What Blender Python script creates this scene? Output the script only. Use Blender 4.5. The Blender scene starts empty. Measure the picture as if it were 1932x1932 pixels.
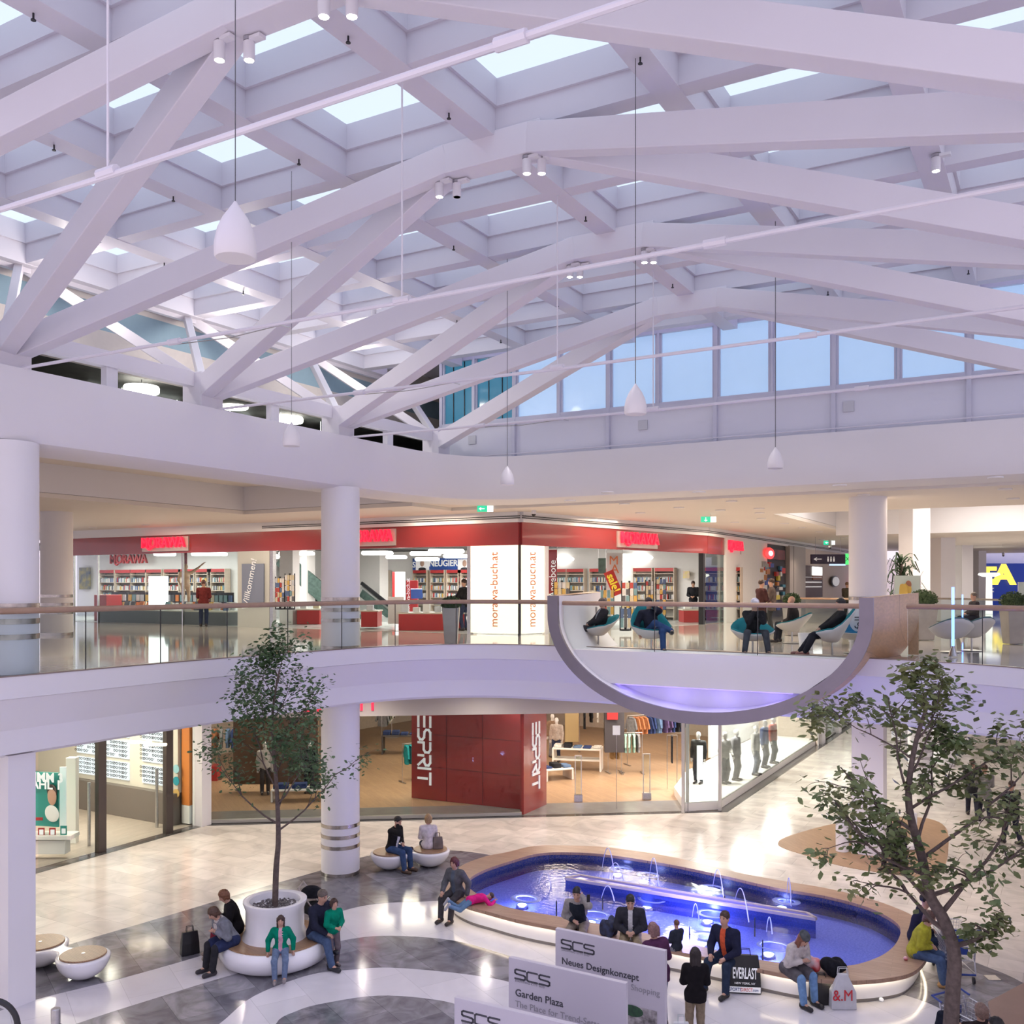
import bpy, bmesh, math, random
import numpy as np
from mathutils import Vector, Matrix, noise
random.seed(7)
SC = bpy.context.scene
COL = SC.collection
PI = math.pi
# ---------------------------------------------------------------- camera, world, exposure
CAM = Vector((15.57, -9.86, 7.2)); YAW = math.radians(29.83); FPX = 1800.0; HY = 1103.0
FW = Vector((-math.sin(YAW), math.cos(YAW), 0)); RT = Vector((math.cos(YAW), math.sin(YAW), 0))
cd = bpy.data.cameras.new('camera'); cam = bpy.data.objects.new('camera', cd); COL.objects.link(cam)
cam.location = CAM; cam.rotation_euler = (PI/2, 0, YAW)
cd.sensor_width = 36; cd.lens = 36*FPX/1932; cd.shift_x = 0; cd.shift_y = (HY-966)/1932
cd.clip_start = 0.1; cd.clip_end = 300
SC.camera = cam
SC.view_settings.view_transform = 'Standard'; SC.view_settings.look = 'None'
SC.view_settings.gamma = 1; SC.view_settings.use_curve_mapping = False
SC.view_settings.exposure = 0.43
w = bpy.data.worlds.new('dusk_sky'); SC.world = w; w.use_nodes = True
wn = w.node_tree; bgn = wn.nodes['Background']
wtc = wn.nodes.new('ShaderNodeTexCoord'); wsep = wn.nodes.new('ShaderNodeSeparateXYZ'); wr = wn.nodes.new('ShaderNodeValToRGB')
wn.links.new(wtc.outputs['Generated'], wsep.inputs[0]); wn.links.new(wsep.outputs['Z'], wr.inputs[0]); wn.links.new(wr.outputs[0], bgn.inputs[0])
wr.color_ramp.elements[0].position = 0.0; wr.color_ramp.elements[0].color = (0.66, 0.58, 0.66, 1)
wr.color_ramp.elements[1].position = 0.6; wr.color_ramp.elements[1].color = (0.58, 0.57, 0.86, 1)
bgn.inputs[1].default_value = 1.2
SC.cycles.max_bounces = 7; SC.cycles.diffuse_bounces = 3; SC.cycles.glossy_bounces = 3
SC.cycles.transmission_bounces = 4; SC.cycles.transparent_max_bounces = 14
SC.cycles.caustics_reflective = False; SC.cycles.caustics_refractive = False
SC.cycles.sample_clamp_indirect = 4.0
SC.cycles.use_denoising = True; SC.cycles.use_adaptive_sampling = True; SC.cycles.adaptive_threshold = .06; SC.cycles.adaptive_min_samples = 12

def px(x, y, D):
    return CAM + D*FW + RT*((x-966)/FPX*D) + Vector((0, 0, (HY-y)/FPX*D))
def pz(x, y, z):
    return px(x, y, (CAM.z-z)*FPX/(y-HY))
def pd(x, D, z):
    p = px(x, HY, D); p.z = z; return p

# ---------------------------------------------------------------- lights
def spot(loc, power, color, size=2.3, blend=.6, rad=.07):
    l = bpy.data.lights.new('spot', 'SPOT'); l.energy = power; l.color = color; l.spot_size = size; l.spot_blend = blend; l.shadow_soft_size = rad
    o = bpy.data.objects.new('spot_light', l); COL.objects.link(o); o.location = loc; return o
def area(loc, sx, sy, power, color, rot=(0, 0, 0)):
    l = bpy.data.lights.new('area', 'AREA'); l.shape = 'RECTANGLE'; l.size = sx; l.size_y = sy; l.energy = power; l.color = color
    o = bpy.data.objects.new('area_light', l); COL.objects.link(o); o.location = loc; o.rotation_euler = rot; return o
def point(loc, power, color, rad=.15):
    l = bpy.data.lights.new('point', 'POINT'); l.energy = power; l.color = color; l.shadow_soft_size = rad
    o = bpy.data.objects.new('point_light', l); COL.objects.link(o); o.location = loc; return o
WARM = (1, .80, .60); NEUT = (1, .93, .86); COOL = (.62, .68, 1)
for (x_, y_) in ((-4, 3), (-9, 14), (-2, 14.8), (6, 15.5), (12, 18), (3, 20), (5, 27), (12, 26), (12, 36), (-14, 14)):
    area((x_, y_, 9.45), 2.5, 2.5, 90, WARM)
for (x_, y_) in ((-3, -3), (-3.5, 3), (-3.5, 9), (-2, 12), (1, 14), (4, 15), (9, 16), (12, 22), (9, 28), (9, 38), (14, 15), (13, 32), (-5, 6), (1, 16.3), (16, 20), (9, 50), (8, 20), (6.8, 13), (12, 13), (16, 27), (14, 42)):
    spot((x_, y_, 4.24), 205, (1, .90, .82), 2.75, .9, .09)
# the cylinder spotlights on the trusses throw their light down into the court
for (x_, y_) in ((7.5, -2.17), (9.2, -2.17), (7.5, 2.17), (9.2, 2.17), (7.5, 6.51), (9.2, 6.51), (7.5, 10.85), (9.2, 10.85)):
    spot((x_+.2, y_-.45, 12.9), 260, (1, .90, .92), 1.5, .9, .08)
for (x_, y_, p_) in ((-1.3, 2.2, 55), (-1.3, 6.5, 55), (-1.3, 10.8, 55), (1.2, 4.34, 30), (1.2, 8.68, 30), (17.5, 5.5, 30)):
    point((x_, y_, 13.1), p_, (1, .92, .84), .2)


# ---------------------------------------------------------------- materials
MATS = {}
def mat(name, col=(.8, .8, .8), rough=.5, metal=0, emit=None, es=1.0, spec=.5, noise_amt=0, noise_scale=8, col2=None, bump=0, alpha=None, coat=0):
    if name in MATS: return MATS[name]
    m = bpy.data.materials.new(name); m.use_nodes = True; MATS[name] = m
    nt = m.node_tree; b = nt.nodes['Principled BSDF']
    b.inputs['Base Color'].default_value = (*col, 1); b.inputs['Roughness'].default_value = rough; b.inputs['Metallic'].default_value = metal
    b.inputs['Specular IOR Level'].default_value = spec
    if coat: b.inputs['Coat Weight'].default_value = coat; b.inputs['Coat Roughness'].default_value = .05
    if emit is not None:
        b.inputs['Emission Color'].default_value = (*emit, 1); b.inputs['Emission Strength'].default_value = es
    c2 = col2 if col2 else tuple(c*(1-noise_amt) for c in col)
    if noise_amt or col2 or bump:
        tc = nt.nodes.new('ShaderNodeTexCoord'); n = nt.nodes.new('ShaderNodeTexNoise'); n.inputs['Scale'].default_value = noise_scale; n.inputs['Detail'].default_value = 3
        nt.links.new(tc.outputs['Object'], n.inputs['Vector'])
        if noise_amt or col2:
            r = nt.nodes.new('ShaderNodeValToRGB'); r.color_ramp.elements[0].position = .35; r.color_ramp.elements[1].position = .65
            r.color_ramp.elements[0].color = (*c2, 1); r.color_ramp.elements[1].color = (*col, 1)
            nt.links.new(n.outputs[0], r.inputs[0]); nt.links.new(r.outputs[0], b.inputs['Base Color'])
        if bump:
            bp = nt.nodes.new('ShaderNodeBump'); bp.inputs['Strength'].default_value = bump; bp.inputs['Distance'].default_value = .02
            nt.links.new(n.outputs[0], bp.inputs['Height']); nt.links.new(bp.outputs[0], b.inputs['Normal'])
    return m
def glass(name, tint=(.93, .97, .96), refl=.06, rough=0.0):
    if name in MATS: return MATS[name]
    m = bpy.data.materials.new(name); m.use_nodes = True; MATS[name] = m; nt = m.node_tree; nt.nodes.clear()
    o = nt.nodes.new('ShaderNodeOutputMaterial'); mx = nt.nodes.new('ShaderNodeMixShader'); t = nt.nodes.new('ShaderNodeBsdfTransparent'); g = nt.nodes.new('ShaderNodeBsdfGlossy')
    t.inputs[0].default_value = (*tint, 1); g.inputs['Roughness'].default_value = rough
    lw = nt.nodes.new('ShaderNodeLayerWeight'); lw.inputs[0].default_value = refl + .1
    mp = nt.nodes.new('ShaderNodeMath'); mp.operation = 'MULTIPLY'; mp.inputs[1].default_value = .55
    nt.links.new(lw.outputs['Fresnel'], mp.inputs[0]); nt.links.new(mp.outputs[0], mx.inputs[0])
    nt.links.new(t.outputs[0], mx.inputs[1]); nt.links.new(g.outputs[0], mx.inputs[2]); nt.links.new(mx.outputs[0], o.inputs[0])
    return m
def emis(name, col, s):
    return mat(name, (.1, .1, .1), .5, emit=col, es=s)
def tiles(name, c1, c2, grout, bw, bh, rough=.12, vein=.3, rot=0, off=.5, spec=.5, mortar=.004, vscale=.8):
    if name in MATS: return MATS[name]
    m = mat(name, c1, rough, spec=spec); nt = m.node_tree; b = nt.nodes['Principled BSDF']
    g = nt.nodes.new('ShaderNodeNewGeometry'); mp = nt.nodes.new('ShaderNodeMapping'); mp.inputs['Rotation'].default_value = (0, 0, rot)
    nt.links.new(g.outputs['Position'], mp.inputs[0])
    br = nt.nodes.new('ShaderNodeTexBrick'); br.inputs['Color1'].default_value = (*c1, 1); br.inputs['Color2'].default_value = (*c2, 1); br.inputs['Mortar'].default_value = (*grout, 1)
    br.inputs['Scale'].default_value = 1; br.inputs['Mortar Size'].default_value = mortar; br.inputs['Brick Width'].default_value = bw; br.inputs['Row Height'].default_value = bh; br.offset = off
    nt.links.new(mp.outputs[0], br.inputs['Vector'])
    # veins follow each slab
    n = nt.nodes.new('ShaderNodeTexNoise'); n.inputs['Scale'].default_value = vscale; n.inputs['Detail'].default_value = 6; n.inputs['Distortion'].default_value = 2.2
    nt.links.new(mp.outputs[0], n.inputs['Vector'])
    mx = nt.nodes.new('ShaderNodeMixRGB'); mx.blend_type = 'MULTIPLY'; mx.inputs[0].default_value = 1
    r = nt.nodes.new('ShaderNodeValToRGB'); r.color_ramp.elements[0].position = .3; r.color_ramp.elements[0].color = (1-vein, 1-vein, 1-vein, 1); r.color_ramp.elements[1].position = .62; r.color_ramp.elements[1].color = (1, 1, 1, 1)
    nt.links.new(n.outputs[0], r.inputs[0]); nt.links.new(br.outputs['Color'], mx.inputs[1]); nt.links.new(r.outputs[0], mx.inputs[2]); nt.links.new(mx.outputs[0], b.inputs['Base Color'])
    return m
def wood(name, c1, c2, rough=.35, scale=3, rot=0, plank=.12, plen=1.2, spec=.5):
    if name in MATS: return MATS[name]
    m = mat(name, c1, rough, spec=spec); nt = m.node_tree; b = nt.nodes['Principled BSDF']
    tc = nt.nodes.new('ShaderNodeNewGeometry'); mp = nt.nodes.new('ShaderNodeMapping'); mp.inputs['Rotation'].default_value = (0, 0, rot)
    nt.links.new(tc.outputs['Position'], mp.inputs[0])
    br = nt.nodes.new('ShaderNodeTexBrick'); br.inputs['Color1'].default_value = (*c1, 1); br.inputs['Color2'].default_value = (*c2, 1); br.inputs['Mortar'].default_value = (*[c*.6 for c in c2], 1)
    br.inputs['Scale'].default_value = 1; br.inputs['Mortar Size'].default_value = .002; br.inputs['Brick Width'].default_value = plen; br.inputs['Row Height'].default_value = plank
    nt.links.new(mp.outputs[0], br.inputs['Vector'])
    mp2 = nt.nodes.new('ShaderNodeMapping'); mp2.inputs['Scale'].default_value = (1, 14, 6); nt.links.new(mp.outputs[0], mp2.inputs[0])
    n = nt.nodes.new('ShaderNodeTexNoise'); n.inputs['Scale'].default_value = scale; n.inputs['Detail'].default_value = 4; nt.links.new(mp2.outputs[0], n.inputs['Vector'])
    mx = nt.nodes.new('ShaderNodeMixRGB'); mx.blend_type = 'MULTIPLY'; mx.inputs[0].default_value = 1
    r = nt.nodes.new('ShaderNodeValToRGB'); r.color_ramp.elements[0].position = .3; r.color_ramp.elements[0].color = (.78, .78, .78, 1); r.color_ramp.elements[1].position = .7; r.color_ramp.elements[1].color = (1, 1, 1, 1)
    nt.links.new(n.outputs[0], r.inputs[0]); nt.links.new(br.outputs['Color'], mx.inputs[1]); nt.links.new(r.outputs[0], mx.inputs[2]); nt.links.new(mx.outputs[0], b.inputs['Base Color'])
    return m
def flat(col, rough=.6, spec=.3): return mat('paint_%d_%d_%d_%d' % (col[0]*255, col[1]*255, col[2]*255, rough*10), col, rough, spec=spec)
def cloth(col, n=.25): return mat('cloth_%d_%d_%d' % (col[0]*255, col[1]*255, col[2]*255), col, .9, spec=.15, noise_amt=n, noise_scale=14, bump=.25)

WHITE = mat('white_paint', (.80, .78, .80), .55, noise_amt=.02, noise_scale=.6)
TRUSS = mat('truss_white', (.74, .71, .77), .45, noise_amt=.02, noise_scale=1)
ROOFW = mat('roof_white', (.66, .63, .70), .5, noise_amt=.02, noise_scale=.7)
CEIL = mat('ceiling_warm', (.78, .72, .66), .6, noise_amt=.02, noise_scale=.5)
GLOSSW = mat('white_composite', (.86, .85, .86), .22, noise_amt=.02, noise_scale=2, coat=.3)
STEEL = mat('brushed_steel', (.55, .53, .52), .3, 1, noise_amt=.15, noise_scale=20)
DARK = mat('dark_metal', (.03, .03, .035), .4, .3, noise_amt=.1)
BLACK = mat('black_plastic', (.015, .015, .018), .4, noise_amt=.1)
RED = mat('red_panel', (.31, .035, .035), .2, coat=.4, noise_amt=.04, noise_scale=1)
REDSH = mat('red_laminate', (.42, .03, .03), .4, noise_amt=.06)
GLS = glass('clear_glass'); GLSG = glass('rail_glass', (.90, .94, .94), .03)
OAK = wood('oak', (.52, .33, .19), (.46, .28, .16), .3)
RAILW = mat('rail_oak', (.42, .27, .18), .35, noise_amt=.1, noise_scale=6)
TEAL = mat('teal_felt', (.02, .19, .22), .85, noise_amt=.1, spec=.1)
CHAIRW = mat('chair_shell', (.66, .62, .58), .4, noise_amt=.02)

# ---------------------------------------------------------------- mesh builder
def world_inv(parent):
    m = Matrix.Identity(4); p = parent
    while p is not None:
        m = p.matrix_basis @ m if p is not None else m
        p = p.parent
    return m.inverted()
class M:
    def __init__(s): s.v = []; s.f = []; s.mi = []
    def add(s, vs, fs, mi=0):
        o = len(s.v); s.v += [tuple(v) for v in vs]; s.f += [tuple(i+o for i in f) for f in fs]; s.mi += [mi]*len(fs); return s
    def box(s, c, d, rz=0, mi=0, mtx=None):
        hx, hy, hz = d[0]/2, d[1]/2, d[2]/2
        vs = [Vector((x, y, z)) for z in (-hz, hz) for y in (-hy, hy) for x in (-hx, hx)]
        R = Matrix.Rotation(rz, 3, 'Z') if mtx is None else mtx
        vs = [R @ v + Vector(c) for v in vs]
        return s.add(vs, [(0, 2, 3, 1), (4, 5, 7, 6), (0, 1, 5, 4), (2, 6, 7, 3), (0, 4, 6, 2), (1, 3, 7, 5)], mi)
    def b2(s, x0, x1, y0, y1, z0, z1, mi=0): return s.box(((x0+x1)/2, (y0+y1)/2, (z0+z1)/2), (abs(x1-x0), abs(y1-y0), abs(z1-z0)), 0, mi)
    def bar(s, a, b, wd, h, mi=0):          # beam between a and b: width across, height in the vertical plane
        a = Vector(a); b = Vector(b); d = (b-a).normalized(); up = Vector((0, 0, 1))
        if abs(d.z) > .99: up = Vector((0, 1, 0))
        sd = d.cross(up).normalized(); u = sd.cross(d).normalized()
        vs = [p + sd*(x*wd/2) + u*(z*h/2) for p in (a, b) for z in (-1, 1) for x in (-1, 1)]
        return s.add(vs, [(0, 1, 3, 2), (4, 6, 7, 5), (0, 4, 5, 1), (2, 3, 7, 6), (0, 2, 6, 4), (1, 5, 7, 3)], mi)
    def wall(s, a, b, z0, z1, t=.1, mi=0):   # vertical slab from a to b (xy), thickness centred
        a = Vector((a[0], a[1], 0)); b = Vector((b[0], b[1], 0)); d = (b-a).normalized(); n = Vector((-d.y, d.x, 0))*(t/2)
        pts = [a-n, b-n, b+n, a+n]
        return s.prism([(p.x, p.y) for p in pts], z0, z1, mi)
    def prism(s, poly, z0, z1, mi=0):
        n = len(poly); ar = sum(poly[i][0]*poly[(i+1) % n][1]-poly[(i+1) % n][0]*poly[i][1] for i in range(n))
        if ar < 0: poly = poly[::-1]
        vs = [(p[0], p[1], z0) for p in poly]+[(p[0], p[1], z1) for p in poly]
        fs = [tuple(range(n-1, -1, -1)), tuple(range(n, 2*n))]+[(i, (i+1) % n, (i+1) % n+n, i+n) for i in range(n)]
        return s.add(vs, fs, mi)
    def tube(s, path, r, n=8, mi=0, caps=True, sx=1):
        path = [Vector(p) for p in path]; k = len(path)
        rs = r if isinstance(r, (list, tuple)) else [r]*k
        prev = None; vs = []
        for i, p in enumerate(path):
            d = (path[min(i+1, k-1)]-path[max(i-1, 0)])
            d = d.normalized() if d.length > 1e-9 else Vector((0, 0, 1))
            if prev is None:
                ax = Vector((0, 0, 1)) if abs(d.z) < .9 else Vector((1, 0, 0))
                u = d.cross(ax).normalized()
            else:
                u = (prev - d*prev.dot(d)).normalized()
            prev = u; v = d.cross(u)
            for j in range(n):
                a = 2*PI*j/n; vs.append(p + (u*math.cos(a)*sx + v*math.sin(a))*rs[i])
        fs = [(i*n+j, i*n+(j+1) % n, (i+1)*n+(j+1) % n, (i+1)*n+j) for i in range(k-1) for j in range(n)]
        if caps: fs += [tuple(range(n-1, -1, -1)), tuple((k-1)*n+j for j in range(n))]
        return s.add(vs, fs, mi)
    def lathe(s, prof, c=(0, 0, 0), n=32, mi=0, sx=1, sy=1, rz=0):   # prof: (r,z) from bottom to top
        c = Vector(c); vs = []; k = len(prof)
        for (r, z) in prof:
            for j in range(n):
                a = 2*PI*j/n + rz; vs.append(c + Vector((math.cos(a)*r*sx, math.sin(a)*r*sy, z)))
        fs = [(i*n+j, i*n+(j+1) % n, (i+1)*n+(j+1) % n, (i+1)*n+j) for i in range(k-1) for j in range(n)]
        if prof[0][0] > 1e-4: fs.append(tuple(range(n-1, -1, -1)))
        if prof[-1][0] > 1e-4: fs.append(tuple((k-1)*n+j for j in range(n)))
        return s.add(vs, fs, mi)
    def ell(s, c, d, n=12, mi=0, mtx=None):
        c = Vector(c); vs = []; k = max(6, n//2+2)
        for i in range(k+1):
            t = PI*i/k
            for j in range(n):
                a = 2*PI*j/n; v = Vector((math.sin(t)*math.cos(a)*d[0], math.sin(t)*math.sin(a)*d[1], -math.cos(t)*d[2]))
                if mtx: v = mtx @ v
                vs.append(c+v)
        fs = [(i*n+j, i*n+(j+1) % n, (i+1)*n+(j+1) % n, (i+1)*n+j) for i in range(k) for j in range(n)]
        return s.add(vs, fs, mi)
    def ribbon(s, path, prof, closed=False, mi=0, caps=True):
        # sweep a closed profile [(outward, z)] along xy path (z of path added); outward = right-hand normal
        P = [Vector(p) for p in path]; k = len(P); m = len(prof); vs = []
        for i, p in enumerate(P):
            if closed: a, b = P[i-1], P[(i+1) % k]
            else: a, b = P[max(i-1, 0)], P[min(i+1, k-1)]
            d = Vector((b.x-a.x, b.y-a.y, 0)).normalized(); nrm = Vector((d.y, -d.x, 0))
            for (o, z) in prof: vs.append(p + nrm*o + Vector((0, 0, z)))
        fs = []
        for i in range(k if closed else k-1):
            i2 = (i+1) % k
            for j in range(m):
                j2 = (j+1) % m; fs.append((i*m+j, i2*m+j, i2*m+j2, i*m+j2))
        if not closed and caps: fs += [tuple(range(m)), tuple((k-1)*m+j for j in reversed(range(m)))]
        return s.add(vs, fs, mi)
    def build(s, name, mats, parent=None, smooth=False, local=False, bevel=0, fix=True):
        me = bpy.data.meshes.new(name)
        vs = s.v; off = None
        if parent is not None and not local:
            Mi = world_inv(parent); vs = [Mi @ Vector(v) for v in vs]
        if parent is None:
            a = np.array(vs); off = Vector(((a[:, 0].min()+a[:, 0].max())/2, (a[:, 1].min()+a[:, 1].max())/2, a[:, 2].min()))
            vs = (a-np.array(off)).tolist()
        me.from_pydata([tuple(v) for v in vs], [], s.f)
        if not isinstance(mats, (list, tuple)): mats = [mats]
        for m_ in mats: me.materials.append(m_)
        if len(mats) > 1: me.polygons.foreach_set('material_index', s.mi)
        if fix:
            bm = bmesh.new(); bm.from_mesh(me); bmesh.ops.recalc_face_normals(bm, faces=bm.faces); bm.to_mesh(me); bm.free()
        if smooth:
            me.polygons.foreach_set('use_smooth', [True]*len(me.polygons))
            if smooth != 'all':
                me.set_sharp_from_angle(angle=math.radians(40))
        me.update()
        o = bpy.data.objects.new(name, me); COL.objects.link(o)
        if off is not None: o.location = off
        if parent is not None: o.parent = parent
        if bevel:
            bv = o.modifiers.new('bevel', 'BEVEL'); bv.width = bevel; bv.segments = 2; bv.limit_method = 'ANGLE'
        return o
def thing(name, label, cat, loc, rz=0, group=None):
    o = bpy.data.objects.new(name, None); COL.objects.link(o); o.empty_display_size = .2
    o.location = loc; o.rotation_euler = (0, 0, rz); o['label'] = label; o['category'] = cat
    if group: o['group'] = group
    return o
def tag(o, label, cat, group=None):
    o['label'] = label; o['category'] = cat
    if group: o['group'] = group
    return o
def struct(o, label=None):
    o['kind'] = 'structure'
    if label: o['label'] = label
    return o
def dup(root, loc, rz=None, label=None, group=None, scale=None):
    def cp(o, par):
        c = o.copy(); COL.objects.link(c); c.parent = par
        for ch in list(o.children): cp(ch, c)
        return c
    r = cp(root, None); r.location = loc
    if rz is not None: r.rotation_euler = (0, 0, rz)
    if label: r['label'] = label
    if group: r['group'] = group
    if scale: r.scale = scale
    return r
def hang(t, pts, zt):
    g = M()
    for q in pts: g.tube([Vector(q), Vector((q[0], q[1], zt))], .01, 5)
    return g.build('hanger', STEEL, t)
def text(name, body, size, m, parent, loc, rot, ext=.004, align='CENTER', shear=0, spacing=1, off=0, sx=1, sy=1):
    cu = bpy.data.curves.new('t', 'FONT'); cu.body = body; cu.size = size; cu.extrude = ext; cu.align_x = align; cu.align_y = 'CENTER'; cu.shear = shear; cu.space_character = spacing; cu.offset = off; cu.resolution_u = 3
    t = bpy.data.objects.new('t', cu); COL.objects.link(t); bpy.context.view_layer.update()
    me = bpy.data.meshes.new_from_object(t.evaluated_get(bpy.context.evaluated_depsgraph_get()))
    bpy.data.objects.remove(t); me.materials.clear(); me.materials.append(m)
    R = Matrix.LocRotScale(Vector(loc), rot.to_quaternion() if isinstance(rot, Matrix) else Matrix.Identity(3).to_quaternion(), Vector((sx, sy, 1)))
    if parent is not None: R = world_inv(parent) @ R
    me.transform(R)
    o = bpy.data.objects.new(name, me); COL.objects.link(o); o.parent = parent
    return o
def face_rot(right, up=Vector((0, 0, 1))):
    r = Vector(right).normalized(); u = Vector(up).normalized(); n = r.cross(u)
    return Matrix((r, u, n)).transposed()
def spline(pts, n=6, closed=False):
    P = [Vector(p) for p in pts]; out = []; k = len(P)
    for i in range(k if closed else k-1):
        if closed: a, b, c, d = P[i-1], P[i], P[(i+1) % k], P[(i+2) % k]
        else: a, b, c, d = P[max(i-1, 0)], P[i], P[i+1], P[min(i+2, k-1)]
        for j in range(n):
            t = j/n; out.append(.5*((2*b)+(c-a)*t+(2*a-5*b+4*c-d)*t*t+(3*b-a-3*c+d)*t*t*t))
    if not closed: out.append(P[-1])
    return out
def offset(path, o):
    P = path; r = []
    for i, p in enumerate(P):
        a, b = P[max(i-1, 0)], P[min(i+1, len(P)-1)]; d = Vector((b.x-a.x, b.y-a.y, 0)).normalized()
        r.append(p + Vector((d.y, -d.x, 0))*o)
    return r

# ================================================================ STRUCTURE
Z2 = 5.6
FLOORM = tiles('beige_stone', (.76, .70, .64), (.62, .56, .51), (.42, .38, .34), 1.2, .6, spec=.38, rough=.16, vein=.22, rot=0.0)
FLOORW = tiles('white_stone', (.72, .69, .72), (.65, .63, .66), (.5, .48, .5), 1.5, .9, spec=.4, rough=.14, vein=.08, rot=0.5)
FLOORG = tiles('grey_marble', (.34, .33, .36), (.17, .165, .19), (.12, .12, .13), 1.1, .75, rough=.12, vein=.5, rot=.45, vscale=1.4)
FLOORU = tiles('gallery_stone', (.68, .63, .58), (.63, .58, .53), (.45, .42, .38), 1.2, .6, rough=.06, vein=.08)
EDGEM = mat('dark_granite', (.10, .095, .09), .15, noise_amt=.5, noise_scale=9)
o = M().b2(-30, 45, -6, 66, -.3, 0).build('floor', FLOORM); struct(o, 'beige polished stone slab floor of the lower mall')
def inlay(pts, z, m, smooth=5):
    W_ = [pz(x, y, 0) for x, y in pts]
    if smooth: W_ = spline(W_, smooth, True)
    o = M().prism([(p.x, p.y) for p in W_], 0.0, z).build('floor', m); return struct(o)
inlay([(-500, 2120), (-100, 1910), (129, 1840), (388, 1750), (500, 1735), (620, 1705), (800, 1665), (1000, 1700), (1400, 1760), (1720, 1800), (1800, 1812), (1932, 1880), (2300, 2050), (2600, 2300), (2000, 2700), (900, 2750), (-300, 2700)], .003, FLOORW)
inlay([(-300, 1930), (-90, 1850), (65, 1803), (129, 1783), (300, 1733), (500, 1673), (604, 1643), (690, 1616), (780, 1606), (870, 1606), (960, 1622), (1000, 1650), (930, 1690), (821, 1700), (713, 1705), (635, 1722), (520, 1760), (388, 1801), (230, 1846), (65, 1887), (-60, 1930), (-300, 2030)], .006, FLOORG)
inlay([(-60, 2010), (145, 1932), (290, 1885), (400, 1851), (492, 1824), (570, 1797), (656, 1773), (739, 1766), (855, 1775), (961, 1804), (1050, 1830), (1130, 1870), (1150, 1915), (1060, 1890), (961, 1853), (868, 1837), (739, 1826), (661, 1830), (583, 1840), (480, 1879), (414, 1932), (330, 1990), (220, 2100), (0, 2200)], .006, FLOORG)
inlay([(521, 1932), (560, 1908), (609, 1894), (713, 1879), (816, 1886), (880, 1903), (960, 1950), (950, 2040), (800, 2110), (620, 2080), (520, 2000)], .006, FLOORG)
inlay([(1500, 1740), (1640, 1740), (1740, 1775), (1799, 1801), (1860, 1824), (1932, 1856), (2100, 1960), (2050, 2060), (1930, 2010), (1789, 1912), (1711, 1879), (1600, 1850)], .006, FLOORG)
WOODFL = wood('wood_floor', (.40, .25, .15), (.37, .23, .14), .45, plank=.15, rot=PI/4, spec=.3)
o = inlay([(1468, 1590), (1484, 1579), (1561, 1557), (1640, 1543), (1740, 1543), (1784, 1561), (1789, 1606), (1779, 1640), (1750, 1656), (1665, 1647), (1587, 1634), (1510, 1611), (1475, 1599)], .006, WOODFL)
# dark granite strip along the shop fronts
OF = [Vector((-6.8, -8, 0)), Vector((-6.8, 10.4, 0)), Vector((6.2, 19.8, 0)), Vector((6.2, 60, 0))]
o = M().ribbon([Vector(p) for p in OF], [(-.1, 0), (.28, 0), (.28, .008), (-.1, .008)]).build('floor', EDGEM); struct(o)

# gallery slab, edge path
EP = [(.62, -12, 0), (.62, -4, 0), (.62, 0, 0), (.62, 2.8, 0), (.72, 4.6, 0), (.92, 6.5, 0), (1.12, 8.1, 0), (1.5, 9.3, 0), (2.25, 10.3, 0), (3.3, 10.9, 0), (4.7, 11.1, 0), (7, 11.1, 0), (10, 11.0, 0), (12.3, 10.75, 0), (13.75, 10.35, 0), (14.9, 9.75, 0), (15.9, 8.9, 0), (16.8, 7.3, 0), (17.2, 5, 0), (17.2, 0, 0)]
EPS = spline([Vector(p) for p in EP], 8)
inn = offset(EPS, -.3)
poly = [(p.x, p.y) for p in inn]+[(24, 0), (24, 60), (-30, 60), (-30, -12)]
o = M().prism(poly, 5.34, Z2).build('floor', [FLOORU]); struct(o, 'pale polished stone floor slab of the upper gallery')
inn2 = offset(EPS, -.95); poly = [(p.x, p.y) for p in inn2]+[(24, 0), (24, 60), (-30, 60), (-30, -12)]
# lower ceiling under the slab
o = M().prism(poly, 4.28, 4.318).build('ceiling', CEIL); struct(o)
o = M().ribbon(EPS, [(0, 5.68), (0, 5.32), (-.06, 5.30), (-.55, 4.27), (-1.05, 4.27), (-1.05, 4.31), (-.32, 4.35), (-.32, 5.68)]).build('trim_1', WHITE, smooth=True); struct(o, 'curved white parapet band around the edge of the upper gallery')
o = M().ribbon(EPS, [(.01, 5.682), (.01, 5.70), (-.1, 5.70), (-.1, 5.682)]).build('trim_2', mat('bronze_strip', (.30, .24, .21), .35, .6, noise_amt=.05)); struct(o)
# balcony floor inside the hoop
o = M().b2(5.75, 11.85, 10.3, 11.4, 5.5, Z2).build('floor', FLOORU); struct(o)
o = M().b2(4.6, 12.9, 11.2, 12.6, Z2, Z2+.012).b2(5.75, 11.85, 10.35, 11.2, Z2, Z2+.012).build('floor', wood('lounge_wood', (.5, .36, .25), (.46, .33, .23), .35, plank=.14)); struct(o)

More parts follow.
